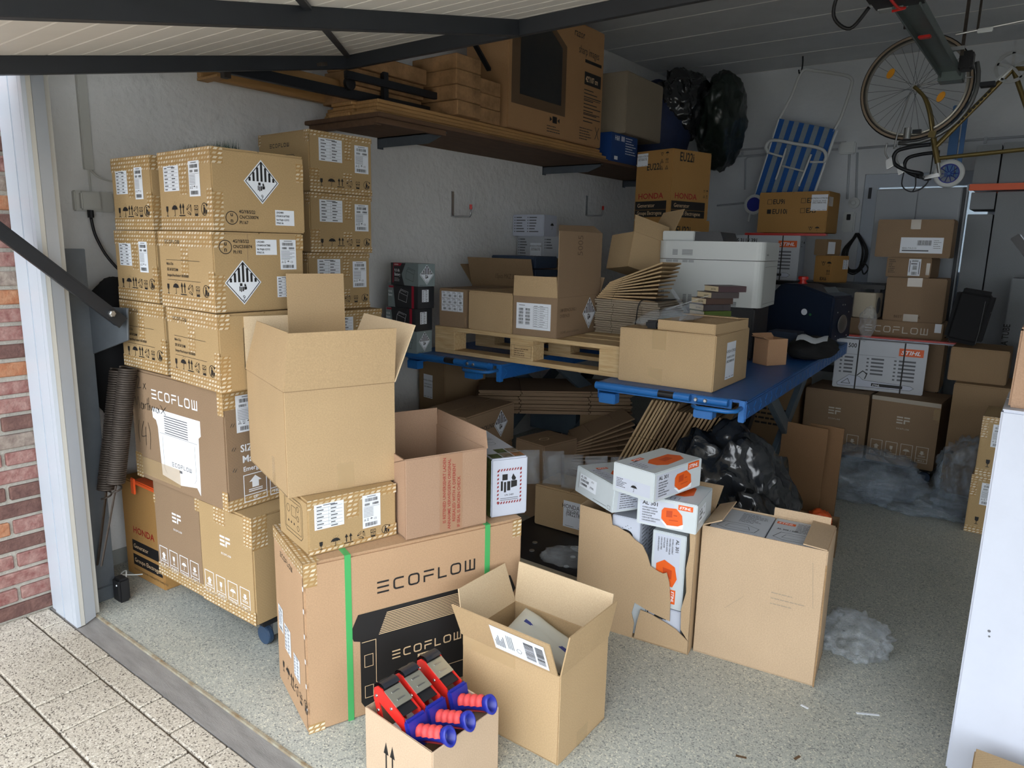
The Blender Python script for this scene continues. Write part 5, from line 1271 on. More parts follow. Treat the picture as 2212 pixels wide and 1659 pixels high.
flap(b, 'L', .17, 98, K_OLD, tr0=-.015, tr1=.02); flap(b, 'r', .16, 96, K_OLD); flap(b, 'R', .16, 165, K_OLD); flap(b, 'l', .16, 130, K_OLD)
d = Dw(); d.text('15pcs MKZ 33 1000', .2, .25, .028, 0, .7, .2); d.on(((-.003,.5,0),(0,-1,0),(0,0,1),(-1,0,0)), 'handwriting', INKB, b.o, .012)
carton('blue_box', 'dark blue flat box, upper one in the open carton by the wall', (-2.44,3.44,1.315,88,.22,.34,.07), DBLUE, flaps=False, group='dark blue flat boxes')
carton('blue_box', 'dark blue flat box, lower one in the open carton by the wall', (-2.43,3.43,1.007,88,.23,.36,.30), DBLUE, flaps=False, group='dark blue flat boxes')
def bars_text(b, face, cols, n, seed):
    U, V = b.U(face), b.h; d = Dw()
    for c in range(cols):
        for i in range(n):
            v = V*(.84-.13*i); u = U*(.06+c*.42); d.rect(u, v, u+U*.03, v+V*.05); random.seed(seed+c*9+i); d.rect(u+U*.06, v, u+U*(.06+random.uniform(.16, .3)), v+V*.05)
    b.put(d, face, 'print', INKS, 1)
b = carton('charger_carton', 'white charger carton, upper of two at the wall behind the open carton', (-2.93,4.22,1.512,96,.20,.255,.150), WHITEC, flaps=False, group='white cartons at the left wall'); bars_text(b, 'L', 2, 6, 1); d = Dw(); icon(d, 'umbrella', .1, .05, .05); b.put(d, 'R', 'umbrella_mark', INK, 1)
b = carton('charger_carton', 'silver charger carton with a small barcode, lower of two at the wall', (-2.915,4.20,1.36,80,.24,.27,.151), STIHLG, flaps=False, group='white cartons at the left wall'); bars_text(b, 'L', 1, 7, 4); label(b, 'L', .14, .01, .11, .095, 3, 'oil'); bars_text(b, 'R', 1, 4, 3)
carton('plain_carton', 'plain brown carton under the two white cartons at the left wall', (-2.90,4.19,.8508,88,.27,.28,.508), K_OLD)
# carton tipped open at the back of the pallet, on the folded cartons
b = open_carton('tipped_carton', 'empty tan carton tipped towards the printer with one long flap up', (-1.93,3.62,1.345,70,.26,.2,.20), K_TAN); b.o.rotation_euler = (rad(-6), rad(14), rad(66))
flap(b, 'r', .24, 108, K_TAN, tr0=.0, tr1=.02); flap(b, 'R', .10, 80, K_TAN)
# ------------------------------------------------------------------ flattened cartons
SHEET = {}
ORD = ('first','second','third','fourth','fifth','sixth','seventh','eighth','ninth','tenth','eleventh','twelfth','thirteenth','fourteenth','fifteenth','sixteenth','seventeenth','eighteenth','nineteenth','twentieth')
def flat_carton(lbl, group, loc, rot, L, W, t=.009, m=None):
    """one flattened carton: two layers of board with a folded edge, flap slots along the side"""
    key = (L, W, t, m.name if m else '')
    if key not in SHEET:
        g = G(); k = t*.46
        for z in (0, t-k):
            g.box(0, 0, z, L*.27, W, z+k); g.box(L*.275, 0, z, L*.725, W*.99, z+k); g.box(L*.73, 0, z, L, W, z+k)
        g.tube([(L*.002, .002, t/2), (L*.002, W-.002, t/2)], t*.5, 6)
        o = g.build('flattened_carton', m or K_OLD); SHEET[key] = o
    else:
        o = SHEET[key].copy(); COL.objects.link(o)
    o.location = loc; o.rotation_euler = rot; tag(o, lbl, 'flattened carton', group); return o
def stack_flat(lbl, group, x, y, z, rz, n, L, W, t, m=None, jit=.012, seed=1):
    r = random.Random(seed)
    for i in range(n):
        flat_carton(lbl.replace('#', ORD[n-1-i]), group, (x+r.uniform(-jit, jit), y+r.uniform(-jit, jit), z+i*(t+.0024)), (0, 0, rad(rz+r.uniform(-1.2, 1.2))), L, W, t, m)
# big stack under the pallet, standing on a plain carton
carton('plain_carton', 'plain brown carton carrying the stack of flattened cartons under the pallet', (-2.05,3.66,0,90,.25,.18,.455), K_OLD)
stack_flat('flattened carton, # from the top of the wide stack under the pallet', 'wide stack of flattened cartons under the pallet', -2.66, 3.20, .4565, 38, 12, .92, .42, .0095, K_BROWN, seed=3)
# grey-brown bundle on the pallet beside the printer
stack_flat('flattened carton, # from the top of the bound stack on the pallet', 'bound stack of flattened cartons on the pallet', -1.94, 3.30, 1.0015, 2, 16, .36, .32, .0088, K_GREY, .006, 5)
e = empty('binding_cord', (-1.70, 3.29, 1.0)); tag(e, 'dark cord around the bound stack of flattened cartons on the pallet', 'cord'); G().tube(curve([(0,-.004,.002),(.01,-.006,.08),(.03,-.004,.182),(.07,.1,.182),(.09,.3,.183)]), .003, 6).build('loop', INK, e)
# fanned cartons above it
for i in range(10):
    flat_carton(f'folded carton, {ORD[9-i]} from the top of the fan on the pallet', 'fanned folded cartons on the pallet', (-1.93+.006*i, 3.29+.004*i, 1.184+.0085*i), (rad(-1.5), rad(2-2.6*i), rad(12-1.0*i)), .31, .25, .0075, K_TAN)
# fan below the wide stack
for i in range(14):
    flat_carton(f'folded carton, {ORD[13-i]} from the top of the fanned bundle below the pallet', 'fanned bundle under the pallet', (-1.98, 3.14+.008*i, .225+.0125*i), (0, rad(24-3.6*i), rad(44)), .34, .25, .008, K_BROWN)
carton('plain_carton', 'plain brown carton under the fanned bundle beneath the pallet', (-1.72,3.12,0,125,.3,.28,.19), K_OLD)
# leaning bundle under the right table
for i in range(20):
    flat_carton(f'leaning flattened carton, {ORD[i]} from the left under the right lift table', 'leaning bundle of flattened cartons', (-1.82+.0185*i, 3.06+.005*(i % 3), .01), (0, rad(-64), rad(4+(i % 4)*.7)), .80 if i < 8 else .76, .36, .009, K_TAN if i < 6 else K_OLD)
# ------------------------------------------------------------------ on the right table
ZT = .8505
b = carton('oil_carton', 'tan engine oil carton at the front of the right lift table', (-1.105,2.884,ZT,92,.45,.448,.244), K_TAN, flaps=False, bev=.004, dent=.002)
label(b, 'R', .14, .035, .12, .165, 1, 'oil'); tape(b, 'L', .16, .16, .225, .244, 1, TAPEC); tape(b, 'L', .15, 0, .215, .075, 1, TAPEC)
tb = open_carton('carton_tray', 'shallow cut-down carton tray lying on the oil carton', (-1.115,2.892,1.0950,88,.36,.27,.045), K_TAN); flap(tb, 'r', .12, 4, K_TAN)
BK = mat('book_page_edge', (206, 190, 156), .8, var=.1, vscale=60, stretch=(1,1,30)); COVS = [mat('cover_plum', (72, 54, 58), .5), mat('cover_grey', (74, 66, 66), .5), mat('cover_brown', (78, 58, 50), .5), mat('cover_dark', (66, 60, 62), .5), mat('cover_green', (84, 104, 40), .5), mat('cover_tan', (150, 126, 96), .5)]
BX_ = [(-1.29, 3.40, 0, 60), (-1.325, 3.375, .03, 58), (-1.335, 3.385, .06, 57), (-1.33, 3.40, .09, 58), (-1.31, 3.41, .12, 56), (-1.285, 3.43, .15, 55)]
for i, (x, y, z, a) in enumerate(BX_):
    cov = COVS[(5, 4, 3, 2, 1, 0)[i]]; nm = ('lowest pale book of the stack on the oil carton', 'green covered book second from the bottom of the book stack', 'dark book third from the bottom of the book stack', 'brown book fourth from the bottom of the book stack', 'grey book second from the top of the book stack', 'plum book on top of the book stack behind the tray')[i]
    e = empty('book', (x, y-.10, 1.098+z), rad(a)); tag(e, nm, 'book', 'books stacked on the oil carton')
    G().box(.002, .002, .002, .15, .122, .026).build('pages', BK, e); g = G(); g.box(0, 0, 0, .155, .125, .002); g.box(0, 0, .026, .155, .125, .0285); g.build('cover', cov, e); G().box(0, -.001, .002, .155, .002, .0265).build('spine', cov, e)
    d = Dw(); d.text('jaul bela', .06, .009, .011, 0, .8); d.on(((0, .125, 0), (0,-1,0), (0,0,1), (-1,0,0)), 'spine_lettering', INK, e, -.0012)
e = empty('plastic_pouches', (-1.45, 3.02, 1.096)); tag(e, 'clear plastic pouches heaped on the left end of the oil carton', 'plastic pouch')
pillow(FILM, (.0,.05,.03), (.1,.0,.0), (0,.09,.02), (0,0,.025), parent=e, name='pouch', seed=2); pillow(FILM, (.06,.15,.055), (.08,.05,.02), (-.03,.06,.03), (0,-.01,.02), parent=e, name='pouch', seed=6)
G().obox((.1,.12,.11), (.085,.03,.035), (0,.012,0), (0,0,.001)).build('strip', FILM, e); G().obox((.03,.17,.11), (-.05,.02,.05), (0,.02,0), (0,0,.001)).build('strip', FILM, e)
o = G().box(-.03,-.02,0,.03,.02,.035).build('plastic_stopper', BLACK, bev=.008); o.location = (-1.42, 2.93, 1.0952); tag(o, 'small black plastic stopper on the oil carton beside the tray', 'stopper')
# printer
PR = (-1.262,3.88,1.14,97,.45,.585,.352)
e = empty('laser_printer', PR[:3], rad(PR[3])); tag(e, 'white office laser printer on a black base, on the right lift table', 'printer')
w, dpt, h = .45, .585, .352
BODY = mat('printer_shell', (196, 200, 198), .45)
def rrect(x0, y0, x1, y1, r, n=5):
    pts = []
    for cx, cy, a in ((x1-r, y0+r, -90), (x1-r, y1-r, 0), (x0+r, y1-r, 90), (x0+r, y0+r, 180)):
        for k in range(n+1): t = rad(a+90*k/n); pts.append((cx+r*math.cos(t), cy+r*math.sin(t)))
    return pts
G().prism(rrect(0, 0, w, dpt, .045), ((0,0,0),(1,0,0),(0,1,0),(0,0,1)), .25).build('body', BODY, e)
G().prism(rrect(-.002, -.002, w, dpt, .045), ((0,0,.253),(1,0,0),(0,1,0),(0,0,1)), h-.253).build('top_cover', BODY, e)
G().box(.05, dpt-.19, h, w-.04, dpt-.004, h+.055).build('scanner_block', BODY, e, bev=.004)
G().prism([(0,0),(.16,0),(.14,.05),(.0,.05)], ((.02, dpt-.20, h+.001),(0,-1,0),(0,0,1),(1,0,0)), .34).build('paper_tray', BLACK, e)
d = Dw()
for (u, v, uu, vv) in ((.085,.275,.115,.31),(.14,.275,.2,.31),(.05,.235,.085,.25),(.09,.235,.12,.25),(.145,.235,.175,.25),(.18,.235,.21,.25),(.03,.005,.05,.08),(.055,.062,.075,.072),(.16,.005,.18,.06),(.19,.005,.21,.06),(.37,.003,.39,.03),(.4,.003,.43,.03),(.435,.003,.46,.03)):
    k = int((vv-v)/.0045)
    for i in range(max(1, k)): d.rect(u, v+i*.0045, uu, v+i*.0045+.0022)
d.on(((0,dpt,0),(0,-1,0),(0,0,1),(-1,0,0)), 'vent_slots', INKS, e, .0025)
d = Dw(); d.path([(.05,.02),(.40,.02),(.40,.22),(.05,.22)], .0015, True); d.text('brother', .06, .28, .012, 1); d.on(((0,0,0),(1,0,0),(0,0,1),(0,-1,0)), 'panel_lines', INKS, e, .0025)
G().box(.03, .03, -.29, w-.02, dpt-.03, -.002).build('base_unit', BLACK, e, bev=.01)
# navy machine
M = (-1.165,5.08,.8505,76,.27,.5,.318)
e = empty('welding_machine', M[:3], rad(M[3])); tag(e, 'dark navy machine with a fan grille and red stop button on the table', 'machine')
prof = [(0,0),(.5,0),(.5,.255),(.39,.37),(.25,.37),(.0,.30)]
G().prism([(-p[0]+.5, p[1]) for p in prof], ((.0,.5,.006),(0,-1,0),(0,0,1),(1,0,0)), .27).build('case', NAVY, e, bev=.012)
fg = []
for r_ in (.06,.05,.04,.03,.02,.01): G().lathe([(r_, 0), (r_+.003, .003), (r_, .005)], ((.135,-.003,.12),(1,0,0),(0,0,1),(0,-1,0)), 24).build('fan_ring', STEEL, e)
for a in (45, 135): c, s_ = math.cos(rad(a))*.062, math.sin(rad(a))*.062; G().beam((.135-c,-.005,.12-s_), (.135+c,-.005,.12+s_), .004, .003, up=(0,1,0)).build('fan_bar', STEEL, e)
for (x, z) in ((.06,.04),(.21,.04),(.06,.2),(.21,.2),(.12,.25),(.15,.25)): G().lathe([(.005,0),(.003,.003)], ((x,-.003,z),(1,0,0),(0,0,1),(0,-1,0)), 8).build('screw', STEEL, e)
d = Dw(); d.disc(.30,.19,.022,16); d.on(((0,.5,0),(0,-1,0),(0,0,1),(-1,0,0)), 'gauge_sticker', WINK, e, .004); d = Dw(); d.disc(.345,.175,.009,12); d.on(((0,.5,0),(0,-1,0),(0,0,1),(-1,0,0)), 'green_lamp', mat('green_lamp', (60,130,70), .4), e, .004)
G().lathe([(.03,0),(.03,.012),(.022,.012),(.022,.03),(.034,.032),(.034,.05),(.028,.054)], ((.12,.3,.372),(1,0,0),(0,1,0),(0,0,1)), 20).build('stop_button', REDP, e)
for x in (.03,.24):
    for y in (.05,.45): G().cyl((x,y,-.0), (x,y,.012), .012, 10).build('foot', BLACK, e)
G().obox((.135,.075,.325), (.08,0,0), (0,.035,.037), (0,-.001,.001)).build('display', mat('dull_display', (110,120,126), .3), e)
# small open carton, pouch, papers
b = open_carton('small_carton', 'small worn open carton between the oil carton and the black pouch on the table', (-1.165,3.78,ZT,60,.13,.11,.14), kraft('kraft_scuffed', (190,150,116))); flap(b, 'l', .03, 140, MATS['kraft_scuffed']); flap(b, 'L', .04, 160, MATS['kraft_scuffed'], e0=.02)
o = lump('black_pouch', CLOTHB, (-1.08,4.33,.90), (.13,.26,.065), 12, .12, 1.5, zmin=.851, sub=4); tag(o, 'black zipped pouch lying on the right lift table', 'pouch')
e = empty('paper_sheet', (-1.06, 4.22, .955), rad(12)); tag(e, 'white printed sheet of paper resting on the black pouch', 'paper')
g = G(); n = 8; vs = [(.16*(i/n)-.08, .24*(j/n)-.12, .022*math.cos((j/n-.5)*2.6)+.01*math.sin(i)) for i in range(n+1) for j in range(n+1)]
g.add(vs, [(i*(n+1)+j, (i+1)*(n+1)+j, (i+1)*(n+1)+j+1, i*(n+1)+j+1) for i in range(n) for j in range(n)]).build('sheet', PAPER, e, smooth=True)
o = G().box(-.1,-.09,0,.1,.09,.10).build('dark_case', DBLUE, bev=.012); o.location = (-1.33,4.40+.25,ZT); tag(o, 'dark blue plastic case behind the small worn carton on the table', 'case')
o = lump('clear_bag', FILM, (-.985,5.28,.98), (.05,.12,.13), 21, .3, 1.5, zmin=.852, sub=5, octv=2); tag(o, 'clear plastic bag hanging off the far end of the lift table', 'bag')
# ------------------------------------------------------------------ timber shelf high on the left wall
e = empty('wall_shelf', (-3.2, 2.42, 2.03)); tag(e, 'dark wooden wall shelf on steel brackets high on the left wall', 'shelf')
G().box(0, 0, 0, .56, 3.6, .02).build('deck', WOODD, e, bev=.003); G().box(.5, 0.02, -.025, .53, .5, 0).build('batten', WOODD, e); G().box(.0, 0.03, -.03, .5, .07, 0).build('end_batten', WOODD, e)
for y in (.50, 2.15, 3.4):
    g = G(); g.prism([(0,0),(.5,0),(.5,-.02),(.40,-.055),(.02,-.055),(0,-.06)], ((0,y,0),(1,0,0),(0,0,1),(0,1,0)), .006); g.box(0,y,-.006,.5,y+.04,0); g.build('bracket', GREYST, e)
    G().box(0, y, -.06, .006, y+.04, .5).build('wall_plate', GREYST, e)
rs = random.Random(3)
for lay in range(4):
    for col in range(3):
        nm = ('bottom', 'second', 'third', 'top')[lay]; cn = ('against the wall', 'in the middle', 'at the front edge')[col]
        o = G().box(0, 0, 0, .155, 2.25-.06*lay+rs.uniform(-.02,.02), .017).build('plank', WOODY, bev=.003, seg=1); o.location = (-3.17+.16*col+rs.uniform(-.003,.003), 2.42+rs.uniform(0,.05)+(.08 if col == 0 else 0), 2.0505+.0178*lay); tag(o, f'pine floor plank, {nm} layer {cn} of the shelf', 'plank', 'pine planks on the wall shelf')
ZS = 2.122
# pine lattice at the near end
e = empty('pine_frame', (-3.12, 1.80, 2.06)); tag(e, 'pine timber frame sticking out past the near end of the wall shelf', 'timber frame')
for x, z in ((0.0, .075), (.12, .10)): G().box(x, 0, z, x+.04, .86, z+.07).build('rail', WOODY, e, bev=.003)
G().box(0, .0, .0645, .16, .05, .0745).build('end_rail', WOODY, e); 
for y in (.45, .72): G().box(.005, y, .145, .155, y+.09, .17).build('slat', WOODY, e)
# sawn timber offcuts
tb_ = [(3.05,0,'front bottom'),(3.05,1,'front second'),(3.05,2,'front third'),(3.05,3,'front top')]
def offcut(lbl, x0, y0, z0, sx, sy, sz):
    o = G().box(0, 0, 0, sx, sy, sz).build('timber_offcut', WOODO, bev=.004, seg=1); o.location = (x0, y0, z0); o.rotation_euler = (0, 0, rad(rs.uniform(-1.2, 1.2))); tag(o, lbl, 'timber', 'sawn timber offcuts on the shelf')
NM = ('bottom', 'second', 'third', 'top')
for k in range(4): offcut(f'squared timber offcut, {NM[k]} of the near pile beside the television carton', -2.98, 2.98, ZS+.0765*k, .33, .20, .075)
for k in range(3): offcut(f'squared timber offcut, {NM[k]} of the short pile touching the television carton', -2.96, 3.20, ZS+.0765*k, .28, .19, .075)
for k in range(3): offcut(f'long timber offcut, {NM[k]} of the pile behind the door rail', -3.1+.02*k, 2.46, ZS+.0765*k, .24, .47, .075)
# television carton
b = carton('television_carton', 'large brown carton printed with a flat television, on the wall shelf', (-2.665,3.44,ZS,90,1.06,.32,.74), kraft('kraft_tv', (168,130,92)), along='x')
p = b.put(Dw().poly([(.03,.14),(.60,.14),(.60,.40),(.60,.56),(.30,.73),(.03,.73)]), 'R', 'television_frame', INKB, 1)
b.put(Dw().poly([(.11,.20),(.55,.20),(.55,.54),(.27,.70),(.11,.70)]), 'R', 'television_screen', mat('screen_print', (22,26,32), .35, var=.4, vscale=3, rgb2=(44,42,38)), 2, p)
d = Dw(); d.text('razor', .68, .65, .05, 0, .85); d.text('sharp images', .74, .56, .05, 0, .72); d.rect(.82,.515,1.03,.535); d.rect(.82,.38,1.03,.46)
for i in range(10): d.rect(.82, .345-.022*i, .82+.12+.05*((i*7) % 3), .351-.022*i)
d.rect(.82,.29,1.03,.294); d.rect(.82,.20,1.03,.205); d.rect(.46,.085,.51,.125); d.poly([(.455,.105),(.43,.12),(.43,.09)]); d.poly([(.515,.105),(.54,.12),(.54,.09)]); d.line((.98,.05),(1.03,.13),.006); d.line((1.03,.05),(.98,.13),.006); d.scribble(.4,.06,.56,3,.005,.016,4); d.scribble(.78,.10,.96,5,.005,.017,6)
b.put(d, 'R', 'print', INK, 1); d = Dw(); d.text('42"/107 cm', .835, .40, .036, 1, .68); b.put(d, 'R', 'size_lettering', CREAMI, 2)
b = carton('slim_carton', 'slim carton with white labels standing behind the end of the television carton', (-2.76,4.52,ZS-.07,90,.06,.3,.78), K_OLD, flaps=False); b.put(Dw().rect(.005,.50,.055,.76), 'R', 'label', PAPER, 1); b.put(Dw().rect(.01,.26,.05,.42), 'R', 'label', PAPER, 1)
b = carton('blue_carton', 'blue carton with white lettering on the shelf below a plain box', (-2.67,4.66,2.0515,90,.40,.34,.205), BLUEC, flaps=False)
d = Dw(); d.text('H&R', .05, .155, .034, 1, .8); 
for i in range(3): d.poly([(.145+.018*i,.155),(.157+.018*i,.155),(.157+.018*i,.19),(.145+.018*i,.19)])
d.scribble(.21,.18,.38,7,.006,.018,3); d.rect(.05,.02,.10,.045); b.put(d, 'R', 'print', WINK, 1)
carton('plain_carton', 'plain grey-brown carton on top of the blue carton on the shelf', (-2.62,4.76,2.258,92,.62,.38,.42), K_GREY, along='x')
o = lump('navy_bag', BAGN, (-2.78,5.62,2.42), (.26,.28,.37), 5, .1, 1.6, zmin=2.052, sub=4, ridge=False); tag(o, 'dark navy cloth bag on the far end of the wall shelf', 'bag')
o = lump('bin_bag', BAGD, (-2.40,6.0,2.48), (.19,.36,.36), 8, .22, 1.3, octv=3, zmin=2.07, rz=12, shear=(.08,-.3)); tag(o, 'dark green bin bag slumped against the back wall above the generator cartons', 'bag')
o = lump('bin_bag', BAGB, (-2.62,5.72,2.60), (.2,.3,.26), 14, .26, 1.7, octv=3, zmin=2.2, rz=-10); tag(o, 'shiny black bin bag between the navy bag and the green bin bag', 'bag')
# wall hooks
for y, z, lb in ((3.56,1.62,'steel wall hook with a red tip, nearer the stacked cartons'), (5.22,1.70,'steel wall hook with a red tip, nearer the back wall')):
    e = empty('wall_hook', (-3.2, y, z)); tag(e, lb, 'hook', 'wall hooks on the left wall')
    G().box(0, -.012, 0, .006, .012, .16).build('plate', STEEL, e); G().tube([(.006,0,.01),(.012,0,0),(.15,.0,0),(.158,0,.008),(.160,0,.05)], .006, 8).build('arm', STEEL, e, smooth=True); G().cyl((.160,0,.045),(.160,0,.075),.009,10).build('tip', REDP, e)
# left wall electrics
e = empty('wall_socket', (-3.2, 1.36, 1.58)); tag(e, 'grey surface wall socket box with a plug on the left wall', 'socket')
G().box(0,-.08,-.035,.03,.07,.045).build('back_box', CREAMP, e, bev=.004); G().box(.03,-.065,-.03,.055,.01,.04).build('flap_cover', CREAMP, e, bev=.005); G().cyl((.04,-.03,-.06),(.04,-.03,-.03),.012,10).build('plug', BLACK, e)
G().tube(curve([(.04,-.03,-.06),(.05,-.02,-.14),(.08,.02,-.24),(.1,.12,-.34),(.1,.3,-.42)]), .006, 8).build('cord', BLACK, e, smooth=True)
e = empty('cable_duct', (-3.2, 1.35, 1.71)); tag(e, 'white cable duct running up the left wall above the socket', 'cable duct'); G().box(0,-.018,0,.02,.018,.9).build('duct', CREAMP, e, bev=.002); G().tube([(.01,0,0),(.012,0,-.09)], .005, 6).build('cable', CREAMP, e); G().tube(curve([(.012,.005,0),(.02,.04,-.03),(.02,.12,-.04),(.02,.3,-.03)]), .004, 6).build('cable', CREAMP, e)
o = lump('hanging_bag', CLOTHB, (-3.09,1.36,.98), (.09,.14,.3), 17, .1, 1.5, zmin=0, sub=4, ridge=False); tag(o, 'black cloth bag hanging on the left wall behind the springs', 'bag')
# ------------------------------------------------------------------ back wall conduits, socket and cable
e = empty('conduit_run', (0, 6.79, 0)); tag(e, 'white surface conduits with a junction box across the back wall', 'conduit')
CW = mat('painted_conduit', (186,192,198), .5)
for pts in (((-2.73,0,2.30),(-1.66,0,2.317)), ((-1.50,0,2.316),(-.34,0,2.333)), ((-2.73,0,2.36),(-1.6,0,2.37)), ((-1.56,0,2.28),(-1.54,0,1.90)), ((-1.50,0,2.28),(-1.47,0,1.9)), ((-2.46,0,2.28),(-2.44,0,2.0)), ((-2.7,0,1.86),(-2.44,0,1.88))): G().cyl(pts[0], pts[1], .009, 8).build('pipe', CW, e, smooth=True)
G().tube([(-2.46,0,2.27),(-2.44,0,2.295),(-2.3,0,2.30)], .009, 8).build('pipe_bend', CW, e)
G().box(-1.645,-.03,2.27,-1.515,.008,2.37).build('junction_box', WHITEP, e, bev=.01)
for x in (-2.5,-2.1,-1.9,-1.2,-.9,-.6): G().box(x,-.014,2.298,x+.02,.008,2.345).build('saddle', CW, e)
e = empty('wall_switch', (-1.51, 6.79, 1.62)); tag(e, 'round white switch above an old bakelite socket on the back wall', 'switch')
G().lathe([(.045,0),(.045,.02),(.02,.03),(.018,.04)], ((.03,0,.245),(1,0,0),(0,0,1),(0,-1,0)), 20).build('rotary_switch', WHITEP, e); G().box(-.045,-.03,0,.055,.008,.17).build('socket_body', WHITEP, e, bev=.012); G().box(-.012,-.038,.1,.02,-.03,.15).build('socket_face', BLACKM, e, bev=.003)
e = empty('cable_coil', (-1.42, 6.76, 1.25)); tag(e, 'coil of black cable hanging from a nail beside the window', 'cable')
for k in range(8):
    r = random.Random(k); w_ = r.uniform(.05,.10); pts = [(0+r.uniform(-.01,.01), -.012*k*.4, .36), (w_, -.02-.004*k, .22), (w_*.8, -.02, .08), (0, -.02, .01+r.uniform(0,.05)), (-w_*.8, -.02, .08), (-w_, -.015, .22)]
    G().tube(curve(pts+[pts[0]], 5), .006, 6).build('loop', BLACK, e, smooth=True)
G().tube(curve([(.05,-.03,.12),(.1,-.04,.1),(.12,-.04,.06),(.09,-.04,.02),(.06,-.03,.1)]), .006, 6).build('loose_end', BLACK, e, smooth=True)
# ------------------------------------------------------------------ folded beach chair hanging from the ceiling
SA = mat('chair_cloth_blue', (34,92,168), .8, var=.1, vscale=60); SB = mat('chair_cloth_grey', (140,154,164), .8, var=.1, vscale=60)
e = empty('beach_chair', (-1.85, 6.45, 1.93)); tag(e, 'folded beach chair with blue and grey striped cloth hanging on the back wall', 'beach chair')
O_ = Vector((-1.85, 6.45, 1.93))
def Q(x, z, y=6.45): return Vector((x, y, z))-O_
def tb(pts, nm, r=.0125): G().tube(curve(pts, 5), r, 10).build(nm, ALU, e, smooth=True)
tb([Q(-2.077,2.546),Q(-1.99,2.72),Q(-1.945,2.86),Q(-1.905,2.92),Q(-1.83,2.909),Q(-1.60,2.848),Q(-1.53,2.81),Q(-1.525,2.75),Q(-1.574,2.533),Q(-1.626,2.412)], 'top_frame')
G().tube([Q(-2.077,2.546),Q(-2.22,1.93),Q(-2.27,1.7)], .0125, 8).build('side_tube', ALU, e); G().tube([Q(-1.60,2.42),Q(-1.72,1.95),Q(-1.78,1.7)], .0125, 8).build('side_tube', ALU, e)
A_, B_, C_, D_ = Q(-2.065,2.55,6.44), Q(-1.61,2.43,6.44), Q(-1.75,1.86,6.44), Q(-2.235,1.86,6.44)
n = 11
for k in range(n):
    t0, t1 = k/n, (k+1)/n; a, b_, c, d_ = A_.lerp(B_, t0), A_.lerp(B_, t1), D_.lerp(C_, t1), D_.lerp(C_, t0); N_ = Vector((0,-.002,0))
    G().add([a,b_,c,d_,a+N_,b_+N_,c+N_,d_+N_], [(0,1,2,3),(4,7,6,5),(0,4,5,1),(1,5,6,2),(2,6,7,3),(3,7,4,0)]).build('stripe', SA if k % 2 == 0 else SB, e)
tb([Q(-2.123,2.271,6.40),Q(-2.15,2.32,6.40),Q(-2.10,2.372,6.40),Q(-1.90,2.33,6.40),Q(-1.70,2.28,6.40),Q(-1.65,2.22,6.40),Q(-1.66,2.172,6.40)], 'arm_loop', .014)
tb([Q(-2.123,2.271,6.40),Q(-2.06,2.25,6.40),Q(-2.0,2.232,6.40)], 'arm_bar', .009); tb([Q(-1.66,2.172,6.40),Q(-1.72,2.175,6.40),Q(-1.771,2.178,6.40)], 'arm_bar', .009)
tb([Q(-1.978,2.30,6.41),Q(-2.043,2.046,6.41)], 'leg_bar', .009); tb([Q(-1.771,2.24,6.41),Q(-1.846,1.986,6.41)], 'leg_bar', .009); tb([Q(-2.0,2.158,6.405),Q(-1.815,2.105,6.405)], 'leg_cross_bar', .008)
G().lathe([(.02,-.012),(.07,-.014),(.085,-.01),(.085,.01),(.07,.014),(.02,.012)], (Q(-2.20,1.84,6.38),(1,0,0),(0,0,1),(0,1,0)), 28).build('wheel', WHITEP, e); G().lathe([(.0,-.016),(.06,-.016),(.06,.016),(.0,.016)], (Q(-2.20,1.84,6.38),(1,0,0),(0,0,1),(0,1,0)), 20).build('wheel_hub', COBALT, e)
e2 = empty('ceiling_hook', (-1.925, 6.45, 2.90)); tag(e2, 'dark iron hook in the ceiling above the beach chair', 'hook'); G().tube(curve([(0,0,.13),(.004,0,.07),(0,0,.02),(-.012,-.01,-.005),(-.02,-.01,.025)]), .006, 8).build('hook', BLACKM, e2)
# ------------------------------------------------------------------ bicycle hung upside down
BO = Vector((-.924, 5.6, 2.528))
e = empty('bicycle', BO); tag(e, 'old gold-brown bicycle hung upside down from the ceiling', 'bicycle')
def W(x, z, y=5.6): return Vector((x, y, z))-BO
def wheel(c, R_, nm, refl=True):
    fr_ = (c, (1,0,0), (0,0,1), (0,1,0))
    t = G().lathe([(R_-.028,-.010),(R_-.012,-.017),(R_-.002,-.012),(R_,0),(R_-.002,.012),(R_-.012,.017),(R_-.028,.010)], fr_, 56); t.f = t.f[:-2]; tyre = t.build('tyre', RUBBER, e, smooth=True)
    g = G().lathe([(R_-.045,-.010),(R_-.026,-.012),(R_-.026,.012),(R_-.045,.010),(R_-.045,-.010)], fr_, 56); g.f = g.f[:-2]; rim = g.build('rim', mat('rim_steel', (160,156,146), .35, metal=.7), e, smooth=True)
    g = G().lathe([(R_-.022,-.0172),(R_-.008,-.0176),(R_-.010,-.0168)], fr_, 56); g.f = g.f[:-2]; g.build('sidewall', GUMW, e)
    G().lathe([(.018,-.04),(.018,-.03),(.010,-.028),(.010,.028),(.018,.03),(.018,.04)], fr_, 16).build('hub', STEEL, e)
    me = None
    for k in range(32):
        a = 2*PI*k/32; s = (1 if k % 2 else -1); a2 = a+s*.9*(1 if (k//2) % 2 else -1)
        G().tube([c+Vector((.016*math.cos(a2), s*.03, .016*math.sin(a2))), c+Vector(((R_-.044)*math.cos(a), s*.004, (R_-.044)*math.sin(a)))], .0016, 4).build('spoke', GREYST, rim)
    return rim
wheel(W(-.924,2.528), .335, 'front'); wheel(W(.10,2.53), .335, 'rear')
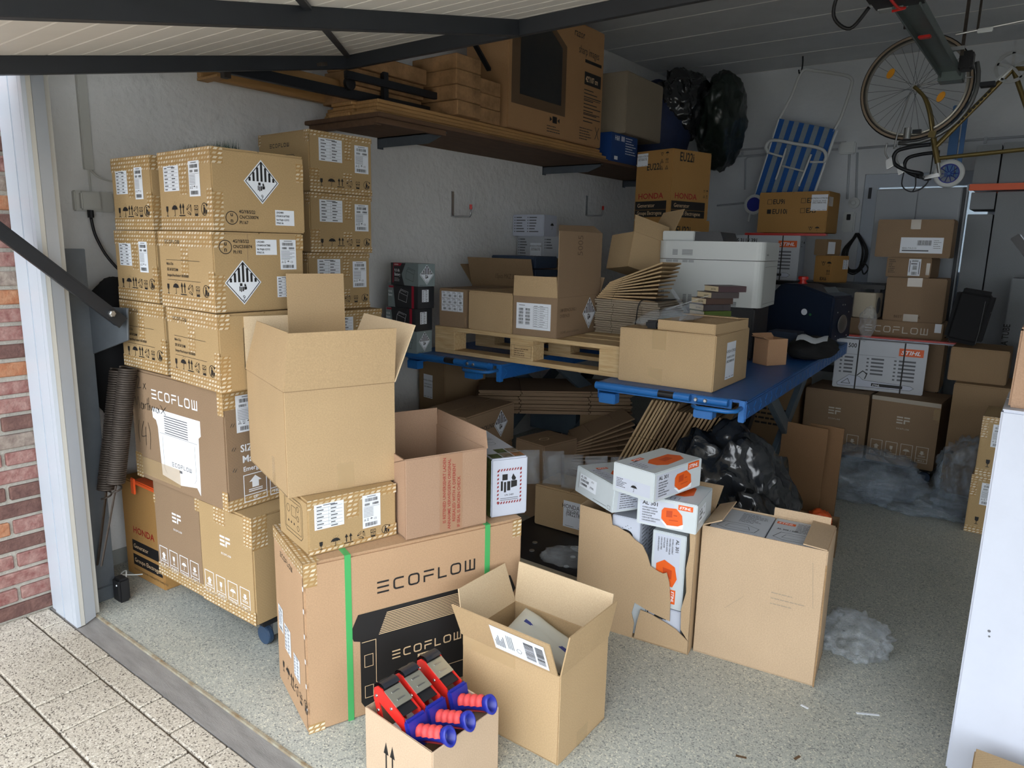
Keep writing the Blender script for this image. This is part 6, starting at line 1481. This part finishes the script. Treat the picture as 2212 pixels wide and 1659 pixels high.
for (x, z, a) in ((-1.08,2.633,60),(-.766,2.455,60)):
    c = W(x, z, 5.58); u = Vector((math.cos(rad(a)),0,math.sin(rad(a)))); v = Vector((-math.sin(rad(a)),0,math.cos(rad(a))))
    G().prism([(.034*math.cos(2*PI*k/14), .02*math.sin(2*PI*k/14)) for k in range(14)], (c, u, v, (0,1,0)), .012).build('reflector', mat('amber_reflector', (236,160,30), .3), e)
def tube2(pts, r, nm, m=GOLDF): G().tube(curve(pts, 5), r, 10).build(nm, m, e, smooth=True)
for s in (-.05, .05): tube2([W(-.924,2.528,5.6+s), W(-.86,2.46,5.6+s), W(-.815,2.35,5.6+s), W(-.785,2.22,5.6+s*.7)], .011, 'fork_blade')
G().cyl(W(-.785,2.215), W(-.735,2.04), .018, 12).build('head_tube', GOLDF, e); G().obox(W(-.785,2.22), (.02,0,-.004), (0,.05,0), (.003,0,.02)).build('fork_crown', GOLDF, e)
G().cyl(W(-.765,2.14), W(-.395,2.585), .0155, 12).build('down_tube', GOLDF, e); G().cyl(W(-.745,2.07), W(-.20,2.105), .0135, 12).build('top_tube', GOLDF, e); G().cyl(W(-.395,2.585), W(-.16,2.02), .0145, 12).build('seat_tube', GOLDF, e)
for s in (-.06,.06): G().cyl(W(-.395,2.585,5.6+s*.4), W(.10,2.53,5.6+s), .008, 8).build('chain_stay', GOLDF, e); G().cyl(W(-.19,2.09,5.6+s*.3), W(.10,2.53,5.6+s), .007, 8).build('seat_stay', GOLDF, e)
d = Dw()
for k in range(9): d.rect(.06+.028*k, -.006, .06+.028*k+.018, .006)
u_ = (W(-.395,2.585)-W(-.765,2.14)).normalized(); v_ = Vector((-u_.z,0,u_.x)); d.on((W(-.765,2.14,5.583)+u_*.12, u_, v_, (0,-1,0)), 'frame_lettering', INK, e, .001)
c = W(-.395,2.585,5.54); g = G().lathe([(.075,-.002),(.095,-.002),(.095,.002),(.075,.002),(.075,-.002)], (c,(1,0,0),(0,0,1),(0,1,0)), 44); g.f = g.f[:-2]; g.build('chainring', STEEL, e)
for k in range(5): a = rad(72*k+20); G().obox(c+Vector((.045*math.cos(a),0,.045*math.sin(a))), (.04*math.cos(a),0,.04*math.sin(a)), (0,.002,0), (-.008*math.sin(a),0,.008*math.cos(a))).build('chainring_arm', STEEL, e)
G().beam(c, c+Vector((-.10,-.02,-.10)), .02, .012).build('crank', STEEL, e); G().box(c.x-.15,c.y-.10,c.z-.115,c.x-.07,c.y-.02,c.z-.09).build('pedal', BLACKM, e, bev=.003)
G().cyl(W(-.735,2.04), W(-.715,1.96), .011, 10).build('stem_quill', STEEL, e); G().beam(W(-.715,1.965), W(-.81,1.95), .02, .024).build('stem', STEEL, e)
for s in (-1, 1): tube2([W(-.81,1.95), W(-.81,1.95,5.6+s*.10), W(-.80,1.96,5.6+s*.19), W(-.88,1.98,5.6+s*.21), W(-.96,2.03,5.6+s*.21), W(-.955,2.10,5.6+s*.21), W(-.88,2.125,5.6+s*.21), W(-.76,2.135,5.6+s*.21)], .0125, 'drop_bar', BLACKM)
for s in (-1, 1): G().obox(W(-.985,2.03,5.6+s*.21), (.02,0,.012), (0,.012,0), (-.008,0,.03)).build('brake_hood', STEEL, e, bev=.004); tube2([W(-.99,2.05,5.6+s*.21),W(-1.02,2.10,5.6+s*.21),W(-1.015,2.16,5.6+s*.21)], .005, 'brake_lever', STEEL)
for s in (0, 1): tube2([W(-.93+.07*s,1.99),W(-.93+.08*s,1.90),W(-.86,1.86),W(-.78,1.92),W(-.77,2.1)], .004, 'brake_cable', BLACKM)
tube2([W(-.945,2.49,5.56),W(-.98,2.30,5.55),W(-1.0,2.14,5.55)], .005, 'lock_cable', STEEL); tube2([W(-.91,2.53,5.56),W(-.75,2.55,5.55),W(-.60,2.55,5.55)], .005, 'lock_cable', STEEL)
pts = [W(-.924+.352*math.cos(rad(a)), 2.528+.352*math.sin(rad(a))) for a in range(-100, 30, 10)]
G().tube(pts, .014, 8).build('mudguard', mat('mudguard_alloy', (120,122,122), .35, metal=.6), e, smooth=True)
G().cyl(W(-.93,2.20,5.55), W(-.93,2.27,5.55), .022, 14).build('dynamo', STEEL, e); G().box(*(W(-.90,2.23,5.54)), *(W(-.85,2.255,5.57))).build('dynamo_bracket', BLACKM, e)
# second hanging bits: hooks for the wheels
for x, lb in ((-.924,'black ceiling hook holding the front wheel of the bicycle'), (.10,'black ceiling hook holding the rear wheel of the bicycle')):
    o = empty('ceiling_hook', (x, 5.6, 2.84)); tag(o, lb, 'hook', 'bicycle hooks'); G().tube(curve([(0,0,.19),(0,0,.06),(.0,.025,.03),(0,.02,-.02),(0,-.015,-.02),(0,-.03,.01)]), .006, 8).build('hook', BLACKM, o)
# blue frame of a scooter behind the bicycle, standing on the cabinet
e = empty('kick_scooter', (-.745, 6.30, 1.932)); tag(e, 'folded blue kick scooter with a small white wheel standing on the grey cabinet', 'scooter')
BS = mat('scooter_blue', (70,110,160), .4, metal=.3)
G().box(-.03,-.02,.08,.03,.02,.58).build('deck', BS, e, bev=.005); G().box(.04,-.015,.04,.07,.015,.60).build('steering_column', BS, e, bev=.005)
g = G().lathe([(.07,-.012),(.085,-.016),(.10,-.012),(.102,0),(.10,.012),(.085,.016),(.07,.012),(.07,-.012)], ((0.0,-.02,.102),(1,0,0),(0,0,1),(0,1,0)), 36); g.f = g.f[:-2]; g.build('wheel', WHITEP, e, smooth=True)
g = G().lathe([(.062,-.010),(.0705,-.010),(.0705,.010),(.062,.010),(.062,-.010)], ((0.0,-.02,.102),(1,0,0),(0,0,1),(0,1,0)), 36); g.f = g.f[:-2]; g.build('wheel_rim', COBALT, e)
for k in range(10): a = 2*PI*k/10; G().tube([(.01*math.cos(a),-.02,.102+.01*math.sin(a)),(.064*math.cos(a),-.02,.102+.064*math.sin(a))], .003, 5).build('spoke', COBALT, e)
# ------------------------------------------------------------------ door opener under the ceiling
RG = mat('opener_rail_zinc', (112,124,122), .4, metal=.5, var=.15, vscale=10)
e = empty('door_opener', (-.70, 3.55, 2.50)); tag(e, 'black garage door opener with its grey steel rail under the ceiling', 'door opener')
G().box(-.13,-.32,.0,.12,.16,.16).build('motor_housing', BLACK, e, bev=.03, seg=3); G().box(-.10,.10,-.006,.02,.17,.06).build('lamp_cover', mat('lamp_cover', (150,154,152), .3), e, bev=.01)
g = G(); g.box(-.03,.1,.02,.08,1.72,.03); g.box(-.03,.1,-.012,-.022,1.72,.03); g.box(.072,.1,-.012,.08,1.72,.03); g.build('rail', RG, e, bev=.002, seg=1)
G().box(-.04,1.62,-.03,.09,1.74,.06).build('rail_end', RG, e, bev=.004); G().box(.08,1.45,-.01,.15,1.55,.09).build('pulley_block', BLACK, e, bev=.01)
G().tube(curve([(-.02,-.05,-.0),(.0,.06,-.02),(.02,.10,-.015),(-.03,.1,-.02)]), .006, 6).build('red_cord', REDP, e); G().box(-.005,.62,-.016,.05,.66,-.004).build('red_clip', REDP, e, bev=.003)
G().tube(curve([(-.13,.05,.07),(-.24,.08,.10),(-.27,.1,.0),(-.2,.12,-.06),(-.13,.13,.02)]), .008, 8).build('cable', BLACK, e, smooth=True)
for x, y in ((-.06,.6),(.11,1.3)): G().box(x-.008,y-.008,.03,x+.008,y+.008,.529).build('hanger', RUST, e)
G().box(.03,1.29,.06,.12,1.31,.08).build('hanger_bracket', STEEL, e)
e = empty('brake_part', (-.50, 4.75, 2.62)); tag(e, 'thin steel rod with clips hanging near the opener rail', 'rod'); G().cyl((-.12,0,.0),(.25,0,.03),.005,8).build('rod', STEEL, e); G().box(-.02,-.012,-.01,.05,.012,.012).build('clip', WHITEP, e, bev=.003); G().cyl((-.02,0,.01),(-.02,0,.409),.006,8).build('drop_rod', RUST, e)
# ------------------------------------------------------------------ generator cartons and the black bench at the back
def honda(b, face='L', top=True, faint=False):
    U, V = b.U(face), b.h; d = Dw(); d.text('HONDA', U*.1, V*.30, V*.085, 1, 1.15); b.put(d, face, 'red_lettering', HRED, 1)
    p = b.put(Dw().rect(U*.03, V*.14, U*.90, V*.265).rect(U*.03, V*.03, U*.90, V*.135), face, 'black_bands', INK, 1)
    d = Dw(); d.text('Generator', U*.09, V*.175, V*.06, 0, 1.0); d.text('Groupe Electrogene', U*.09, V*.062, V*.06, 0, min(1.0, U*.7/text_width('Groupe Electrogene', V*.06))); b.put(d, face, 'band_lettering', CREAMI, 2, p)
b = carton('generator_carton', 'ochre generator carton with EU22i print, upper of two behind the pallet', (-2.16,4.60,1.646,74,.407,.329,.46), K_HONDA, group='ochre generator cartons', along='y')
honda(b, 'L'); honda(b, 'R'); d = Dw(); d.text('EU22i', .10, .33, .045, 1, .85); [icon(d, k, .22+.045*(i % 2), .415-.045*(i//2), .03) for i, k in enumerate(('hands','umbrella','tri','up2','tri','tri'))]; b.put(d, 'L', 'model_print', INK, 1)
d = Dw(); d.text('EU22i', .07, .385, .06, 1, .75); [icon(d, k, .34+.03*(i % 2), .19-.035*(i//2), .022) for i, k in enumerate(('hands','umbrella','tri','up2'))]; b.put(d, 'R', 'model_print', INK, 1); label(b, 'L', .008, .36, .1, .085, 3, 'oil')
b = carton('generator_carton', 'ochre generator carton with EU22i print, lower of two behind the printer', (-2.14,4.58,1.186,74,.42,.34,.459), K_HONDA, group='ochre generator cartons', along='y')
d = Dw(); d.text('EU22i', .06, .36, .055, 1, .85); b.put(d, 'L', 'model_print', INK, 1); d = Dw(); d.text('EU22i', .06, .36, .055, 1, .85); b.put(d, 'R', 'model_print', INK, 1)
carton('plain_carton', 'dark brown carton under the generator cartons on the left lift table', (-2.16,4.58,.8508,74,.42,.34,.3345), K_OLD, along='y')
e = empty('black_bench', (-1.75, 5.95, 0)); tag(e, 'black topped bench along the back wall carrying cartons', 'bench')
G().box(-.75,-.23,1.19,.77,.23,1.221).build('top', BLACK, e, bev=.004)
for x in (-.72,.72):
    for y in (-.2,.2): G().box(x-.02,y-.02,0,x+.02,y+.02,1.19).build('leg', BLACKM, e)
G().box(-.7,-.21,.55,.7,-.18,.60).build('rail', BLACKM, e)
b = carton('generator_carton', 'dark ochre generator carton on the bench behind the printer', (-2.175,5.80,1.2215,88,.3,.32,.335), kraft('kraft_ochre_dark', (150,106,62)), group='ochre generator cartons', along='y'); d = Dw(); d.text('EU22i', .18, .06, .045, 1, .8); [icon(d, k, .15+.14*(i % 2)+.02*(i//2 % 2), .25-.04*(i//2), .026) for i, k in enumerate(('hands','umbrella','tri','up2'))]; b.put(d, 'L', 'model_print', INK, 1)
def stihl_saw(b, face, title):
    U, V = b.U(face), b.h; d = Dw(); d.text(title, U*.04, V*.84, V*.09, 1, .85); b.put(d, face, 'model_print', INK, 1); stihl(b, face, U*.70, V*.74, U*.26)
    d = Dw(); d.rect(0, V*.70, U*.68, V*.705)
    for c in range(3):
        for i in range(5 if c < 2 else 6): v = V*(.62-.075*i); u = U*(.06+.3*c); d.rect(u, v, u+U*.025, v+V*.03); d.rect(u+U*.05, v, u+U*(.05+.10+.04*((i*3+c) % 3)), v+V*.035)
    b.put(d, face, 'language_list', INKS, 1)
    b.put(Dw().poly([(U*.05,V*.10),(U*.18,V*.28),(U*.30,V*.26),(U*.34,V*.20),(U*.42,V*.19),(U*.86,V*.16),(U*.90,V*.12),(U*.86,V*.07),(U*.42,V*.06),(U*.06,V*.05)]), face, 'chainsaw_picture', WHITEC, 1)
    d = Dw(); d.path([(U*.05,V*.10),(U*.18,V*.28),(U*.30,V*.26),(U*.34,V*.20),(U*.42,V*.19),(U*.86,V*.16),(U*.90,V*.12),(U*.86,V*.07),(U*.42,V*.06),(U*.06,V*.05)], .002, True); d.path([(U*.27,V*.28),(U*.33,V*.38),(U*.38,V*.33),(U*.36,V*.22)], .006); d.rect(U*.44, V*.09, U*.78, V*.15); d.path([(U*.10,V*.1),(U*.17,V*.2),(U*.2,V*.1)], .003, True); b.put(d, face, 'chainsaw_lines', INK, 2)
    d = Dw(); d.text('STIHL', U*.45, V*.1, V*.035, 1, 1.1, .25); b.put(d, face, 'bar_lettering', WINK, 3)
    for u in (.25, .75): b.put(Dw().rect(U*u, 0, U*u+.009, V), face, 'strap', INK, 4)
b = carton('chainsaw_carton', 'silver MS 311 / 391 chainsaw carton on the bench behind the printer', (-1.632,5.84,1.2215,95,.24,.535,.345), STIHLG, flaps=False, group='silver chainsaw cartons'); stihl_saw(b, 'L', 'MS 311 / 391')
d = Dw(); icon(d, 'up2', .05, .26, .05); icon(d, 'umbrella', .14, .26, .05); b.put(d, 'R', 'handling_symbols', INK, 1)
b = carton('generator_carton', 'ochre generator carton with EU10i print lying on the silver chainsaw carton', (-1.46,5.86,1.590,88,.3,.53,.31), K_HONDA, group='ochre generator cartons', along='x')
d = Dw()
for (u, v, s, f) in ((.11,.22,'EU9i',0),(.11,.145,'EU10i',1),(.37,.225,'EX6',0),(.37,.15,'EX7',0)):
    b.put(Dw().text(s, u, v, .038, 1, .95), 'L', 'model_lettering', INK, 1)
    b.put(Dw().rect(u-.04, v, u-.008, v+.034) if f else Dw().path([(u-.04,v),(u-.008,v),(u-.008,v+.034),(u-.04,v+.034)], .003, True), 'L', 'tick_box', INK, 1)
icon(d, 'hands', .40, .015, .035); icon(d, 'umbrella', .45, .015, .035); b.put(d, 'L', 'model_print', INK, 1); label(b, 'L', .405, .165, .12, .12, 5, 'oil'); tape(b, 'R', 0, .2, .12, .27, 1, TAPEC)
o = G().box(0,0,0,.62,.10,.018).build('red_tube_pack', REDP, bev=.006); o.location = (-2.08,5.85,1.568); o.rotation_euler = (0,0,rad(5)); tag(o, 'flat red strip pack under the EU10i carton on the chainsaw carton', 'strip')
b = carton('spark_plug_carton', 'small ochre carton at the end of the bench beside the cable coil', (-1.365,5.75,1.2215,66,.2,.15,.2), K_HONDA, flaps=False, group='ochre generator cartons'); d = Dw(); icon(d, 'hands', .06, .12, .04); icon(d, 'umbrella', .11, .12, .04); icon(d, 'up2', .11, .06, .035); d.text('EX6', .06, .015, .025, 1); b.put(d, 'L', 'print', INK, 1); label(b, 'R', .13, .1, .06, .07, 2)
b = carton('small_carton', 'small brown carton on top of the little ochre carton beside the chainsaw carton', (-1.42,5.80,1.4225,70,.18,.11,.12), K_OLD, flaps=False); b.put(Dw().rect(.01,.01,.1,.1), 'R', 'label', PAPER, 1)
# ------------------------------------------------------------------ grey cabinet and grey cartons on the rack
e = empty('grey_cabinet', (-1.20, 6.2, 0)); tag(e, 'tall grey metal cabinet with double doors in front of the window', 'cabinet')
G().box(0,.012,0,.565,.45,1.93).build('body', CABG, e, bev=.003)
for x0, x1 in ((.004,.280),(.285,.561)): dr = G().box(x0,0,.05,x1,.012,1.925).build('door', CABG, e, bev=.002, seg=1); G().box(x1-.03 if x0 < .1 else x0+.015, -.012, .95, x1-.018 if x0 < .1 else x0+.027, 0, 1.05).build('handle', BLACKM, dr)
G().box(.565,.02,.0,.585,.04,1.93).build('edge_strip', BLACKM, e)
e = empty('storage_rack', (-.60, 6.22, 0)); tag(e, 'steel rack with bright orange beam at the right of the back wall', 'rack')
G().box(-.0,0,1.905,1.3,.04,1.95).build('beam', ORANGEP, e, bev=.003); G().box(-.0,.45,1.905,1.3,.49,1.95).build('beam', ORANGEP, e, bev=.003)
for x in (1.27,): G().box(x,0,0,x+.04,.04,2.4).build('upright', BLUEM, e); G().box(x,.45,0,x+.04,.49,2.4).build('upright', BLUEM, e)
G().box(-.012,.0,.0,-.002,.03,1.95).build('upright', CABG, e)
G().box(0,.04,1.925,1.3,.45,1.94).build('shelf_panel', CABG, e)
GC = kraft('grey_board', (140,144,148), .06)
def gcart(lbl, P): return carton('grey_carton', lbl, P, GC, group='tall grey cartons at the back', flaps=False, bev=.003)
gcart('tall grey carton between the cabinet and the dark seam, below the orange beam', (-.435,6.27,0,90,.35,.155,1.74)); gcart('small grey carton just under the orange beam beside the cabinet', (-.435,6.27,1.775,90,.35,.15,.12)); gcart('wide tall grey carton under the orange beam at the right edge', (-.02,6.26,0,90,.35,.405,1.895))
gcart('grey carton on the orange beam nearer the cabinet', (-.44,6.27,1.951,90,.35,.15,.27)); gcart('grey carton on the orange beam at the right edge', (.06,6.27,1.951,90,.35,.49,.28))
b = gcart('tall grey carton with vertical lettering standing forward at the right', (.30,5.95,0,90,.28,.55,1.3)); d = Dw(); d.text('PSA TUBE', .03, .8, .04, 1, .8, 0, PI/2); b.put(d, 'L', 'lettering', INK, 1)
# ------------------------------------------------------------------ cartons in front of the cabinet
dl2 = empty('wheeled_dolly', (-.88, 5.28, 0)); tag(dl2, 'dark wheeled dolly under the two logo cartons at the back', 'dolly'); G().box(-.42,-.18,.078,.42,.2,.098).build('board', CLOTHB, dl2, bev=.003)
for x, y in ((-.36,-.12),(.36,-.12),(-.36,.15),(.36,.15)): caster(dl2, x, y, .078)
efbox('brown carton with bar logo at the back, left of the pair on the dolly', (-.885,5.085,.099,89,.4,.405,.43), ink=SINK, m=K_BROWN)
b = efbox('brown carton with bar logo at the back, right of the pair beside plastic film', (-.472,5.063,.099,87,.4,.396,.437), ink=SINK, m=K_BROWN); tape(b, 'L', 0, .41, .396, .437, 1, TAPEW); tape(b, 'L', .36, .33, .396, .40, 1, TAPEC)
b = carton('dark_carton', 'dark brown carton with black print left of the logo cartons, under the lift table', (-1.33,5.0,0,90,.4,.3,.55), K_OLD); d = Dw(); d.scribble(.04,.42,.26,6,.014,.035,3); b.put(d, 'L', 'print', INK, 1)
b = carton('chainsaw_carton', 'silver MS 500 chainsaw carton with orange logo on the logo cartons', (-.606,5.262,.538,97,.16,.545,.335), STIHLG, flaps=False, group='silver chainsaw cartons'); stihl_saw(b, 'L', 'MS 500')
carton('plain_carton', 'plain brown carton right behind the MS 500 chainsaw carton', (-.54,5.47,.538,92,.34,.62,.335), K_BROWN)
o = G().box(0,0,0,.78,.09,.012).build('red_strip_pack', REDP, bev=.005); o.location = (-1.16,5.33,.8745); o.rotation_euler = (0,0,rad(4)); tag(o, 'long flat red strip pack on the MS 500 chainsaw carton', 'strip')
o = G().box(0,0,0,.86,.14,.006).build('white_board', WHITEC, bev=.001, seg=1); o.location = (-1.17,5.30,.8735-.0005); o.rotation_euler = (0,0,rad(4)); o.location.z = .8735; tag(o, 'thin white board under the red strip pack on the chainsaw carton', 'board')
bpy.data.objects[o.name].location.z = .8735
b = carton('flat_carton', 'low brown carton with pale logo lettering below the stacked cartons', (-.575,5.60,.8735,91,.3,.60,.112), K_BROWN, flaps=False); d = Dw(); logo_ecoflow(d, .12, .028, .045, 0, .13); b.put(d, 'L', 'logo', SINK, 1); b.put(Dw().rect(.55,.05,.59,.11), 'L', 'label', PAPER, 1)
b = carton('speaker_carton', 'pale loudspeaker carton with an oval print beside the stacked cartons', (-1.02,5.64,.986,80,.14,.15,.18), kraft('kraft_buff', (196,186,166)), flaps=False); d = Dw(); d.disc(.07,.09,.035,18,.06); b.put(d, 'R', 'oval_print', INKS, 1)
b = carton('plain_carton', 'tan carton with strips of clear tape, third from the top of the cabinet stack', (-.59,5.62,.986,92,.31,.366,.30), K_BROWN); tape(b, 'L', .13,.24,.22,.30,1,TAPEW); tape(b, 'L', .13,.0,.22,.05,2,TAPEW); d = Dw(); d.text('BEST THE BOX', .07,.022,.018,1); b.put(d, 'L', 'print', INKB, 1)
b = carton('plain_carton', 'low carton with an upright barcode label, second from the top of the cabinet stack', (-.70,5.64,1.287,87,.3,.278,.135), K_BROWN, flaps=False); label(b, 'L', .14,.012,.075,.115,4,'tall'); d = Dw(); d.scribble(.015,.115,.06,8,.004,.012,5); b.put(d, 'L', 'print', INK, 1); tape(b, 'L', .25,.02,.272,.1,1,TAPEW)
b = carton('plain_carton', 'tan carton with a wide white barcode label, topmost of the cabinet stack', (-.597,5.62,1.423,91.5,.3,.457,.255), K_BROWN); label(b, 'L', .155,.03,.255,.105,4,'tag'); tape(b, 'L', .205,.19,.265,.255,1,TAPEW)
# right side cartons
carton('plain_carton', 'tall plain carton right of the logo cartons with a clear tape strip', (-.107,5.0,0,90,.45,.31,.69), K_OLD, along='y'); carton('plain_carton', 'plain carton with a centre seam on the tall plain carton', (-.165,5.08,.691,90,.35,.30,.205), K_OLD, along='y')
e = empty('black_suitcase', (-.33, 5.16, .8965)); tag(e, 'black soft suitcase standing tilted on the cartons at the right', 'suitcase'); o = G().box(-.20,0,0,.0,.2,.33).build('shell', CLOTHB, e, bev=.03, seg=3); o.rotation_euler = (0, rad(8), 0); G().box(.01,.05,.20,.03,.12,.23).build('handle', BLACK, e, bev=.005); G().tube([(-.0,-.005,.28),(-.01,-.01,.1),(-.02,-.01,.02)], .003, 5).build('strap', BLACK, e)
for k, lb in enumerate(('taped carton with two paper labels, lower of two beside the white carton', 'taped carton with two paper labels, upper of two beside the white carton')):
    b = carton('solar_generator_carton', lb, (.12,4.35,.0+.3165*k,90,.33,.345-.01*k,.316), K_RIVER, group='taped cartons beside the white carton'); label(b, 'L', .05,.16,.07,.12,3,'ship'); icons_row(b, 'L', .03,.05,.05,.06); tape(b, 'L', 0,.29,.335,.316); tape(b, 'L', 0,0,.335,.035); tape(b, 'L', 0,.2,.03,.29)
# near white carton at the right edge of the picture
b = carton('white_carton', 'tall white carton close to the camera at the right edge', (.45,2.205,0,90,.36,.522,1.06), WHITEC, along='y')
b.put(Dw().disc(.05,.45,.004,8).disc(.052,.435,.003,8), 'L', 'dents', INKS, 1)
carton('plain_carton', 'worn tan carton lying on the tall white carton', (.40,2.24,1.0605,90,.3,.46,.21), K_RED, dent=.006, along='y')
carton('plain_carton', 'low tan carton on the floor in front of the tall white carton', (.36,1.82,0,90,.3,.37,.15), K_TAN, along='y')
gcart('grey carton standing behind the tall white carton under the black edged panel', (.62,4.75,0,90,.3,.61,1.20))
e = empty('black_framed_panel', (-.06, 4.80, 1.21), 0); tag(e, 'pale panel with a thick black edge leaning on the cartons at the right', 'panel')
o = G().box(-.42,0,0,.0,.26,.045).build('frame', BLACK, e, bev=.003); o.rotation_euler = (0, rad(52), 0); o.location = (.08,0,.0); o2 = G().box(-.41,.004,.0455,-.01,.256,.05).build('panel_face', WHITEC, e); o2.rotation_euler = (0, rad(52), 0); o2.location = (.08,0,.0)
# ------------------------------------------------------------------ bags, film and loose boards on the floor
o = lump('bin_bag', BAGB, (-1.02,3.0,.34), (.26,.17,.33), 31, .32, 1.4, rz=20, shear=(-.15,.1), octv=3); tag(o, 'large shiny black bin bag on the floor behind the tall tan carton', 'bag')
o = lump('bin_bag', BAGB, (-.83,2.88,.20), (.17,.15,.26), 37, .3, 1.5, rz=35, octv=3, shear=(-.4,0)); tag(o, 'smaller shiny black bin bag slumped in front of the large one', 'bag')
bcol = kraft('kraft_dark_sheet', (130,100,72))
for k, lb in enumerate(('large flattened carton leaning behind the bin bag, the nearer sheet', 'large flattened carton leaning behind the bin bag, the farther sheet')):
    o = G().box(0,0,0,(.24,.17)[k],.55,.008).build('flattened_carton', bcol); o.location = (-1.08+.13*k, 3.86+.05*k, .0); o.rotation_euler = (rad(88), 0, rad(-8+4*k)); tag(o, lb, 'flattened carton', 'leaning sheets behind the bin bag')
b = open_carton('small_carton', 'small open carton with an orange cloth in it beside the bin bags', (-.68,3.52,0,100,.2,.2,.14), K_OLD); o = lump('orange_cloth', ORANGEP, (-.79,3.62,.13), (.06,.06,.06), 3, .3, 2.5, zmin=.06, sub=4); tag(o, 'crumpled bright orange cloth in the small open carton', 'cloth')
o = lump('plastic_film', FILMD, (-.80,4.62,.12), (.33,.24,.16), 41, .35, 1.5, rz=10, octv=3, fine=.14); tag(o, 'heap of crumpled clear plastic film in front of the left logo carton', 'plastic film', 'film heaps at the back')
o = lump('plastic_film', FILMD, (-.26,4.72,.17), (.15,.20,.24), 47, .35, 1.5, rz=-20, octv=3, fine=.14); tag(o, 'upright crumpled clear plastic film beside the taped cartons', 'plastic film', 'film heaps at the back')
o = lump('plastic_film', FILMD, (-.48,4.56,.05), (.30,.18,.07), 53, .4, 1.6, octv=3, fine=.14); tag(o, 'low sheet of clear plastic film on the floor between the two heaps', 'plastic film', 'film heaps at the back')
# litter on the floor
for i, (x, y, l, a, m_, lb) in enumerate(((-.30,2.33,.07,30,PAPER,'thin white paper strip on the floor near the white carton'), (-.47,2.24,.025,-10,PAPER,'small white paper scrap on the floor by the tall carton'), (-.55,1.88,.03,20,INKB,'dark leaf scrap on the bare floor in front'), (-.42,1.98,.025,70,INKB,'small brown scrap on the bare floor by the aisle'))):
    o = G().box(-l/2,-.004,0,l/2,.004,.0012).build('paper_scrap', m_); o.location = (x, y, .0003); o.rotation_euler = (0,0,rad(a)); tag(o, lb, 'scrap')
